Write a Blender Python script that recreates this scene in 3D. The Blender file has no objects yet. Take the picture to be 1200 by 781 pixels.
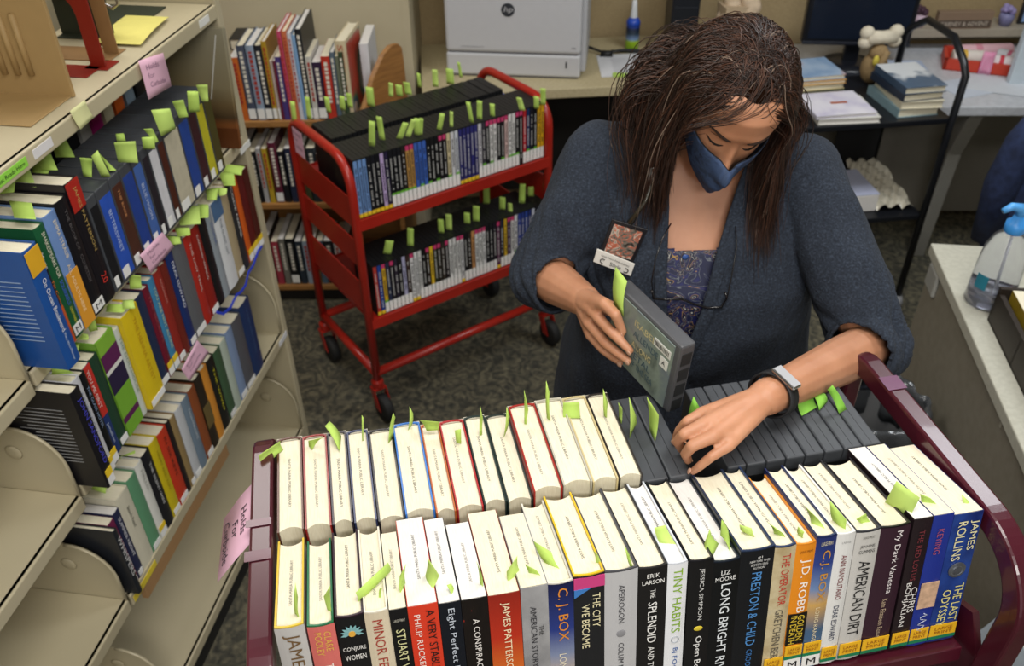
import bpy, bmesh, math, random
import numpy as np
from mathutils import Vector as V, Matrix
random.seed(7)
SC = bpy.context.scene
COL = SC.collection
PI = math.pi
def rad(a): return math.radians(a)
def lin(h):
    h = h.lstrip('#'); r = []
    for i in (0, 2, 4):
        c = int(h[i:i+2], 16) / 255
        r.append(c / 12.92 if c <= .04045 else ((c + .055) / 1.055) ** 2.4)
    return (*r, 1)
# ---------------------------------------------------------------- camera, world, lights, exposure
CAM_PITCH, CAM_ROLL, CAM_H = rad(37.56), rad(-.745), 2.1
F_ = V((0, math.cos(CAM_PITCH), -math.sin(CAM_PITCH)))
R0 = V((1, 0, 0)); U0 = R0.cross(F_)
R_ = R0 * math.cos(CAM_ROLL) + U0 * math.sin(CAM_ROLL)
U_ = -R0 * math.sin(CAM_ROLL) + U0 * math.cos(CAM_ROLL)
cd = bpy.data.cameras.new('camera'); cam = bpy.data.objects.new('camera', cd); COL.objects.link(cam)
cam.matrix_world = Matrix(((R_.x, U_.x, -F_.x, 0), (R_.y, U_.y, -F_.y, 0), (R_.z, U_.z, -F_.z, CAM_H), (0, 0, 0, 1)))
cd.sensor_fit = 'HORIZONTAL'; cd.sensor_width = 36; cd.lens = 31.35; cd.clip_start = .02
cd.dof.use_dof = True; cd.dof.focus_distance = 1.12; cd.dof.aperture_fstop = 7
SC.camera = cam
w = bpy.data.worlds.new('world'); SC.world = w; w.use_nodes = True
bg = w.node_tree.nodes['Background']; bg.inputs[0].default_value = (1, .97, .93, 1); bg.inputs[1].default_value = .5
def area(name, loc, sx, sy, power, rot=(0, 0, 0), col=(1, .97, .92)):
    l = bpy.data.lights.new(name, 'AREA'); l.shape = 'RECTANGLE'; l.size = sx; l.size_y = sy; l.energy = power; l.color = col
    o = bpy.data.objects.new(name, l); COL.objects.link(o); o.location = loc; o.rotation_euler = rot; return o
area('ceiling_or_fill_lamp', (.25, .55, 2.74), 1.2, .6, 21)
area('ceiling_or_fill_lamp', (-.9, 2.2, 2.74), 1.2, .6, 17)
area('ceiling_or_fill_lamp', (1.5, 2.2, 2.74), 1.2, .6, 24, col=(.93, .97, 1))
area('ceiling_or_fill_lamp', (.2, -1.2, 2.74), 1.2, .6, 44)  # added fill light behind the camera to soften shading, not a room fixture
SC.view_settings.view_transform = 'Standard'; SC.view_settings.look = 'None'
SC.view_settings.gamma = 1; SC.view_settings.exposure = .25; SC.view_settings.use_curve_mapping = False
SC.cycles.use_denoising = True
SC.cycles.max_bounces = 6
# ---------------------------------------------------------------- helpers
class B:
    """collects shapes into one mesh"""
    def __init__(s): s.v = []; s.f = []; s.m = []
    def add(s, vs, fs, mi=0):
        n = len(s.v); s.v += [tuple(p) for p in vs]; s.f += [tuple(i + n for i in f) for f in fs]; s.m += [mi] * len(fs); return s
    def box(s, x0, x1, y0, y1, z0, z1, M=None, mi=0):
        vs = [V((x, y, z)) for z in (z0, z1) for y in (y0, y1) for x in (x0, x1)]
        if M: vs = [M @ p for p in vs]
        return s.add(vs, [(0, 2, 3, 1), (4, 5, 7, 6), (0, 1, 5, 4), (2, 6, 7, 3), (0, 4, 6, 2), (1, 3, 7, 5)], mi)
    def quad(s, a, b, c, d, mi=0): return s.add([a, b, c, d], [(0, 1, 2, 3)], mi)
    def prism(s, pts, h0, h1, fn, mi=0):
        """extrude 2-D outline pts between h0 and h1; fn(a,b,h)->point"""
        n = len(pts); vs = [fn(a, b, h0) for a, b in pts] + [fn(a, b, h1) for a, b in pts]
        fs = [tuple(range(n - 1, -1, -1)), tuple(range(n, 2 * n))] + [(i, (i + 1) % n, n + (i + 1) % n, n + i) for i in range(n)]
        return s.add(vs, fs, mi)
    def tube(s, pts, r, n=8, closed=False, mi=0, caps=True):
        pts = [V(p) for p in pts]; N = len(pts); rr = r if isinstance(r, (list, tuple)) else [r] * N
        vs = []; fs = []; up = None
        for i, p in enumerate(pts):
            if closed: t = pts[(i + 1) % N] - pts[i - 1]
            else: t = pts[min(i + 1, N - 1)] - pts[max(i - 1, 0)]
            t.normalize()
            if up is None: up = t.orthogonal().normalized()
            up = (up - t * up.dot(t)); up = up.normalized() if up.length > 1e-6 else t.orthogonal().normalized()
            q = t.cross(up)
            vs += [p + (up * math.cos(2 * PI * k / n) + q * math.sin(2 * PI * k / n)) * rr[i] for k in range(n)]
        for i in range(N if closed else N - 1):
            j = (i + 1) % N
            fs += [(i * n + k, i * n + (k + 1) % n, j * n + (k + 1) % n, j * n + k) for k in range(n)]
        if caps and not closed: fs += [tuple(range(n - 1, -1, -1)), tuple((N - 1) * n + k for k in range(n))]
        return s.add(vs, fs, mi)
    def band(s, pts, side, wid, thk, mi=0, closed=False):
        """rectangular bar following pts; wid along 'side', thk in the plane of the path"""
        pts = [V(p) for p in pts]; N = len(pts); side = V(side).normalized(); vs = []; fs = []
        for i, p in enumerate(pts):
            t = (pts[(i + 1) % N] - pts[i - 1]) if closed else (pts[min(i + 1, N - 1)] - pts[max(i - 1, 0)])
            nrm = t.normalized().cross(side).normalized()
            for a, b in ((-1, -1), (1, -1), (1, 1), (-1, 1)): vs.append(p + side * a * wid / 2 + nrm * b * thk / 2)
        for i in range(N if closed else N - 1):
            j = (i + 1) % N
            fs += [(i * 4 + k, i * 4 + (k + 1) % 4, j * 4 + (k + 1) % 4, j * 4 + k) for k in range(4)]
        if not closed: fs += [(3, 2, 1, 0), tuple((N - 1) * 4 + k for k in range(4))]
        return s.add(vs, fs, mi)
    def lathe(s, prof, c=(0, 0, 0), n=20, M=None, mi=0):
        c = V(c); vs = []; fs = []; K = len(prof)
        for r, z in prof:
            vs += [V((r * math.cos(2 * PI * k / n), r * math.sin(2 * PI * k / n), z)) for k in range(n)]
        vs = [(M @ p if M else p) + c for p in vs]
        for i in range(K - 1): fs += [(i * n + k, i * n + (k + 1) % n, (i + 1) * n + (k + 1) % n, (i + 1) * n + k) for k in range(n)]
        fs += [tuple(range(n - 1, -1, -1)), tuple((K - 1) * n + k for k in range(n))]
        return s.add(vs, fs, mi)
    def ellips(s, c, r, M=None, n=16, m=10, mi=0):
        vs = []; fs = []; c = V(c)
        for i in range(m + 1):
            a = PI * i / m
            for k in range(n):
                p = V((r[0] * math.sin(a) * math.cos(2 * PI * k / n), r[1] * math.sin(a) * math.sin(2 * PI * k / n), r[2] * math.cos(a)))
                vs.append(c + (M @ p if M else p))
        for i in range(m): fs += [(i * n + k, (i + 1) * n + k, (i + 1) * n + (k + 1) % n, i * n + (k + 1) % n) for k in range(n)]
        return s.add(vs, fs, mi)
    def grid(s, P, mi=0):
        R = len(P); C = len(P[0]); return s.add([p for r in P for p in r], [(i * C + j, i * C + j + 1, (i + 1) * C + j + 1, (i + 1) * C + j) for i in range(R - 1) for j in range(C - 1)], mi)
    def mesh(s, name):
        me = bpy.data.meshes.new(name); me.from_pydata(s.v, [], s.f); me.update(); return me
    def build(s, name, mat, parent=None, smooth=False, bev=0, solid=0, M=None, label=None, merge=0, off=-1):
        me = s.mesh(name)
        mats = mat if isinstance(mat, (list, tuple)) else [mat]
        for m in mats: me.materials.append(m)
        if len(mats) > 1: me.polygons.foreach_set('material_index', s.m)
        if merge:
            bm = bmesh.new(); bm.from_mesh(me); bmesh.ops.remove_doubles(bm, verts=bm.verts, dist=merge); bmesh.ops.recalc_face_normals(bm, faces=bm.faces); bm.to_mesh(me); bm.free()
        if smooth: me.polygons.foreach_set('use_smooth', [True] * len(me.polygons))
        return link(name, me, parent, bev, solid, M, label, off)
def link(name, me, parent=None, bev=0, solid=0, M=None, label=None, off=-1):
    o = bpy.data.objects.new(name, me); COL.objects.link(o)
    if parent: o.parent = parent
    if M is not None: o.matrix_local = M
    if solid: d = o.modifiers.new('thickness', 'SOLIDIFY'); d.thickness = solid; d.offset = off
    if bev: d = o.modifiers.new('rounding', 'BEVEL'); d.width = bev; d.segments = 2; d.limit_method = 'ANGLE'; d.angle_limit = rad(40)
    if label: o['label'] = label
    return o
def tag(o, label, cat, group=None):
    o['label'] = label; o['category'] = cat
    if group: o['group'] = group
    return o
def thing(name, label, cat, M=None, group=None):
    o = bpy.data.objects.new(name, None); COL.objects.link(o); o.empty_display_size = .05
    if M is not None: o.matrix_world = M
    return tag(o, label, cat, group)
def struct(o): o['kind'] = 'structure'; return o
def frame(o, x, y, z=(0, 0, 1)):
    x, y, z, o = V(x), V(y), V(z), V(o)
    return Matrix(((x.x, y.x, z.x, o.x), (x.y, y.y, z.y, o.y), (x.z, y.z, z.z, o.z), (0, 0, 0, 1)))
def yawframe(o, a): a = rad(a); return frame(o, (math.cos(a), math.sin(a), 0), (-math.sin(a), math.cos(a), 0))
ONES = 'zeroth first second third fourth fifth sixth seventh eighth ninth tenth eleventh twelfth thirteenth fourteenth fifteenth sixteenth seventeenth eighteenth nineteenth'.split()
TENS = {2: ('twentieth', 'twenty'), 3: ('thirtieth', 'thirty'), 4: ('fortieth', 'forty'), 5: ('fiftieth', 'fifty'), 6: ('sixtieth', 'sixty')}
def nth(n):
    if n < 20: return ONES[n]
    t, u = divmod(n, 10); return TENS[t][0] if u == 0 else TENS[t][1] + '-' + ONES[u]
# ---------------------------------------------------------------- materials
_mc = {}
def mat(h, rough=.5, var=.08, scale=40., metal=0, bump=0, coat=0, emit=0, spec=.5, trans=0, ior=1.45, alpha=1):
    k = (h, rough, var, scale, metal, bump, coat, emit, spec, trans, alpha)
    if k in _mc: return _mc[k]
    m = bpy.data.materials.new('mat_' + h.lstrip('#')); m.use_nodes = True; nt = m.node_tree; b = nt.nodes['Principled BSDF']
    c = lin(h)
    b.inputs['Roughness'].default_value = rough; b.inputs['Metallic'].default_value = metal
    b.inputs['Coat Weight'].default_value = coat; b.inputs['Specular IOR Level'].default_value = spec
    b.inputs['Transmission Weight'].default_value = trans; b.inputs['IOR'].default_value = ior; b.inputs['Alpha'].default_value = alpha
    n = nt.nodes.new('ShaderNodeTexNoise'); n.inputs['Scale'].default_value = scale; n.inputs['Detail'].default_value = 3
    tc = nt.nodes.new('ShaderNodeTexCoord'); nt.links.new(tc.outputs['Object'], n.inputs['Vector'])
    r = nt.nodes.new('ShaderNodeMapRange'); r.inputs['To Min'].default_value = 1 - var; r.inputs['To Max'].default_value = 1 + var
    nt.links.new(n.outputs['Fac'], r.inputs['Value'])
    mx = nt.nodes.new('ShaderNodeVectorMath'); mx.operation = 'SCALE'; mx.inputs[0].default_value = c[:3]
    nt.links.new(r.outputs['Result'], mx.inputs['Scale']); nt.links.new(mx.outputs['Vector'], b.inputs['Base Color'])
    if emit: b.inputs['Emission Color'].default_value = c; b.inputs['Emission Strength'].default_value = emit
    if bump:
        bp = nt.nodes.new('ShaderNodeBump'); bp.inputs['Strength'].default_value = bump; bp.inputs['Distance'].default_value = .002
        nt.links.new(n.outputs['Fac'], bp.inputs['Height']); nt.links.new(bp.outputs['Normal'], b.inputs['Normal'])
    _mc[k] = m; return m
def ramp_mat(name, stops, tex='NOISE', scale=8., rough=.5, axis=None, detail=4, bump=0, distort=0, coat=0, stretch=(1, 1, 1), const=False, obj='Object'):
    m = bpy.data.materials.new(name); m.use_nodes = True; nt = m.node_tree; b = nt.nodes['Principled BSDF']; b.inputs['Roughness'].default_value = rough
    b.inputs['Coat Weight'].default_value = coat
    tc = nt.nodes.new('ShaderNodeTexCoord'); mp = nt.nodes.new('ShaderNodeMapping'); mp.inputs['Scale'].default_value = stretch
    nt.links.new(tc.outputs[obj], mp.inputs['Vector'])
    if axis is not None:
        t = nt.nodes.new('ShaderNodeSeparateXYZ'); nt.links.new(mp.outputs['Vector'], t.inputs[0]); out = t.outputs[axis]
    elif tex == 'VORONOI':
        t = nt.nodes.new('ShaderNodeTexVoronoi'); t.inputs['Scale'].default_value = scale; nt.links.new(mp.outputs['Vector'], t.inputs['Vector']); out = t.outputs['Distance']
    elif tex == 'WAVE':
        t = nt.nodes.new('ShaderNodeTexWave'); t.inputs['Scale'].default_value = scale; t.inputs['Distortion'].default_value = distort; t.inputs['Detail'].default_value = detail; nt.links.new(mp.outputs['Vector'], t.inputs['Vector']); out = t.outputs['Fac']
    else:
        t = nt.nodes.new('ShaderNodeTexNoise'); t.inputs['Scale'].default_value = scale; t.inputs['Detail'].default_value = detail; t.inputs['Distortion'].default_value = distort; nt.links.new(mp.outputs['Vector'], t.inputs['Vector']); out = t.outputs['Fac']
    cr = nt.nodes.new('ShaderNodeValToRGB'); nt.links.new(out, cr.inputs[0]); e = cr.color_ramp.elements
    if const: cr.color_ramp.interpolation = 'CONSTANT'
    while len(e) < len(stops): e.new(.5)
    for i, (p, h) in enumerate(stops): e[i].position = p; e[i].color = lin(h)
    nt.links.new(cr.outputs[0], b.inputs['Base Color'])
    if bump:
        bp = nt.nodes.new('ShaderNodeBump'); bp.inputs['Strength'].default_value = bump; bp.inputs['Distance'].default_value = .003
        nt.links.new(out, bp.inputs['Height']); nt.links.new(bp.outputs['Normal'], b.inputs['Normal'])
    return m
PAGE = ramp_mat('book_pages', [(.3, '#ddd4ba'), (.6, '#e6dfc8')], 'NOISE', 60, .8, stretch=(12, 1, 1))
PAGEW = ramp_mat('white_pages', [(.3, '#dad7d3'), (.6, '#e3e0dc')], 'NOISE', 60, .8, stretch=(12, 1, 1))
PAGES = [PAGE, PAGEW]
BLACK = mat('#17181a', .45, .15)
CASE = mat('#414449', .5, .12, 60, bump=.1)
SLIP = mat('#b0cf62', .75, .05, 20); SLIP2 = mat('#86c548', .75, .05, 20); SLIP3 = mat('#bcd870', .75, .05, 20)
WHITE = mat('#e9e9e6', .6, .03); PINK = mat('#e3b5cb', .8, .04); YEL = mat('#e8c62a', .6, .05); GREENTAG = mat('#6bb53a', .6, .05)
PINKTAG = mat('#c43a6c', .6, .05)
CREAM = ramp_mat('beige_painted_steel', [(.3, '#b3a98c'), (.7, '#bbb195')], 'NOISE', 3, .42)
LAMIN = ramp_mat('beige_laminate', [(.35, '#b5a884'), (.65, '#c2b592')], 'NOISE', 90, .45)
MAROON = ramp_mat('maroon_enamel', [(.3, '#42121f'), (.7, '#4b1624')], 'NOISE', 6, .28, coat=.3)
RED = ramp_mat('red_enamel', [(.3, '#9c1f16'), (.7, '#ab261a')], 'NOISE', 8, .32, coat=.2)
WOOD = ramp_mat('tan_wood', [(.3, '#8a5f33'), (.6, '#a3743f')], 'NOISE', 12, .5, stretch=(1, 1, 8))
RUBBER = mat('#1d1d1d', .7); STEEL = mat('#a8a8a8', .3, .05, metal=1)
# ---------------------------------------------------------------- lettering (built-in font, turned into flat meshes)
_tc = {}
def text_mesh(s):
    if s in _tc: return _tc[s]
    c = bpy.data.curves.new('lettering', 'FONT'); c.body = s; c.size = 1; c.resolution_u = 2
    o = bpy.data.objects.new('lettering', c); COL.objects.link(o)
    dg = bpy.context.evaluated_depsgraph_get(); me = bpy.data.meshes.new_from_object(o.evaluated_get(dg))
    vs = np.array([v.co[:] for v in me.vertices]) if len(me.vertices) else np.zeros((1, 3)); fs = [tuple(p.vertices) for p in me.polygons]
    COL.objects.unlink(o); bpy.data.objects.remove(o); bpy.data.curves.remove(c); bpy.data.meshes.remove(me)
    lo = vs.min(0); hi = vs.max(0); vs = (vs - lo) / np.maximum(hi - lo, 1e-6)
    _tc[s] = (vs[:, :2], fs); return _tc[s]
def text(s, m, parent, o, ex, ey, length, height, bold=0, name='lettering', label=None):
    """flat lettering: o = lower-left corner, ex reading direction, ey letter-up direction"""
    vs, fs = text_mesh(s); o = V(o); ex = V(ex).normalized(); ey = V(ey).normalized()
    b = B(); b.add([o + ex * (a * length) + ey * (c * height) for a, c in vs], fs)
    return b.build(name, m, parent, label=label)
# ---------------------------------------------------------------- room shell
carpet = bpy.data.materials.new('office_carpet'); carpet.use_nodes = True; nt = carpet.node_tree; pb = nt.nodes['Principled BSDF']; pb.inputs['Roughness'].default_value = .95
tc = nt.nodes.new('ShaderNodeTexCoord'); n1 = nt.nodes.new('ShaderNodeTexNoise'); n1.inputs['Scale'].default_value = 14; n1.inputs['Detail'].default_value = 8; n1.inputs['Distortion'].default_value = 2.5
n2 = nt.nodes.new('ShaderNodeTexWave'); n2.inputs['Scale'].default_value = 4; n2.inputs['Distortion'].default_value = 22; n2.inputs['Detail'].default_value = 5; n2.inputs['Detail Scale'].default_value = 2.5
cr = nt.nodes.new('ShaderNodeValToRGB'); e = cr.color_ramp.elements; e[0].position = .28; e[0].color = lin('#32312a'); e[1].position = .75; e[1].color = lin('#79725c')
for p, h in ((.42, '#46443a'), (.58, '#5f5a49')): q = e.new(p); q.color = lin(h)
mx = nt.nodes.new('ShaderNodeMix'); mx.inputs[0].default_value = .2
nt.links.new(tc.outputs['Object'], n1.inputs['Vector']); nt.links.new(tc.outputs['Object'], n2.inputs['Vector'])
nt.links.new(n1.outputs['Fac'], mx.inputs[2]); nt.links.new(n2.outputs['Fac'], mx.inputs[3]); nt.links.new(mx.outputs[0], cr.inputs[0]); nt.links.new(cr.outputs[0], pb.inputs['Base Color'])
n3 = nt.nodes.new('ShaderNodeTexNoise'); n3.inputs['Scale'].default_value = 400; bpn = nt.nodes.new('ShaderNodeBump'); bpn.inputs['Strength'].default_value = .5; bpn.inputs['Distance'].default_value = .003
nt.links.new(tc.outputs['Object'], n3.inputs['Vector']); nt.links.new(n3.outputs['Fac'], bpn.inputs['Height']); nt.links.new(bpn.outputs['Normal'], pb.inputs['Normal'])
WALL = ramp_mat('beige_wall', [(.3, '#b8ae92'), (.7, '#c1b79c')], 'NOISE', 4, .8)
WALLB = ramp_mat('tan_fabric_panel', [(.3, '#a08c68'), (.7, '#ab9772')], 'NOISE', 120, .9)
struct(B().box(-3.5, 4, -3, 4.6, -.05, 0).build('floor', carpet))
struct(B().box(-3.5, 4, -3, 4.6, 2.78, 2.83).build('ceiling', mat('#d8d6d0', .9)))
struct(B().box(-3.5, 4, 4.5, 4.6, 0, 2.78).build('wall_back', WALL))
struct(B().box(-3.55, -3.5, -3, 4.6, 0, 2.78).build('wall_left', WALL))
struct(B().box(4, 4.05, -3, 4.6, 0, 2.78).build('wall_right', WALL))
# ---------------------------------------------------------------- measured positions (metres)
FRONT = [(-0.1492, 0.0322, 0.2378, 0.1509),
 (-0.1139, 0.0295, 0.2317, 0.1492),
 (-0.0821, 0.032, 0.2373, 0.1515),
 (-0.0495, 0.0271, 0.2367, 0.1499),
 (-0.0219, 0.0208, 0.2343, 0.1369),
 (-0.0005, 0.0349, 0.2338, 0.1588),
 (0.035, 0.0259, 0.2302, 0.1547),
 (0.0615, 0.031, 0.2292, 0.139),
 (0.093, 0.0382, 0.2282, 0.1555),
 (0.1319, 0.0329, 0.2312, 0.1359),
 (0.1654, 0.0302, 0.2302, 0.1559),
 (0.1962, 0.038, 0.2353, 0.1572),
 (0.2348, 0.0408, 0.2322, 0.1567),
 (0.2766, 0.0365, 0.2281, 0.164),
 (0.3143, 0.0244, 0.2276, 0.1642),
 (0.3417, 0.0308, 0.2251, 0.1657),
 (0.3731, 0.0343, 0.217, 0.1742),
 (0.408, 0.0443, 0.2261, 0.1647),
 (0.4529, 0.0278, 0.2232, 0.1673),
 (0.4814, 0.0261, 0.2211, 0.1432),
 (0.508, 0.0269, 0.2272, 0.1497),
 (0.5355, 0.0246, 0.2257, 0.1469),
 (0.562, 0.0329, 0.2236, 0.1526),
 (0.5955, 0.0408, 0.2235, 0.1471),
 (0.6396, 0.0269, 0.2277, 0.1596),
 (0.6671, 0.0288, 0.2277, 0.1586),
 (0.6965, 0.0418, 0.223, 0.152)]
BACKB = [(-0.1497, 0.0335, 0.244, 0.174),
 (-0.115, 0.0335, 0.242, 0.174),
 (-0.0802, 0.0263, 0.242, 0.174),
 (-0.0528, 0.0294, 0.239, 0.174),
 (-0.0222, 0.0345, 0.234, 0.174),
 (0.0135, 0.0386, 0.239, 0.174),
 (0.0533, 0.0265, 0.231, 0.174),
 (0.081, 0.0355, 0.231, 0.174),
 (0.1176, 0.0304, 0.233, 0.174),
 (0.1492, 0.0345, 0.229, 0.174),
 (0.1849, 0.0396, 0.242, 0.174),
 (0.2257, 0.0396, 0.245, 0.174),
 (0.2665, 0.0355, 0.242, 0.174),
 (0.3032, 0.0335, 0.241, 0.174)]
BACKC = [(0.338, 0.039),
 (0.378, 0.033),
 (0.463, 0.0288),
 (0.49250000000000005, 0.0288),
 (0.522, 0.0288),
 (0.5515, 0.0288),
 (0.581, 0.0288),
 (0.6105, 0.0288),
 (0.64, 0.0288),
 (0.6695, 0.0288)]
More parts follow.
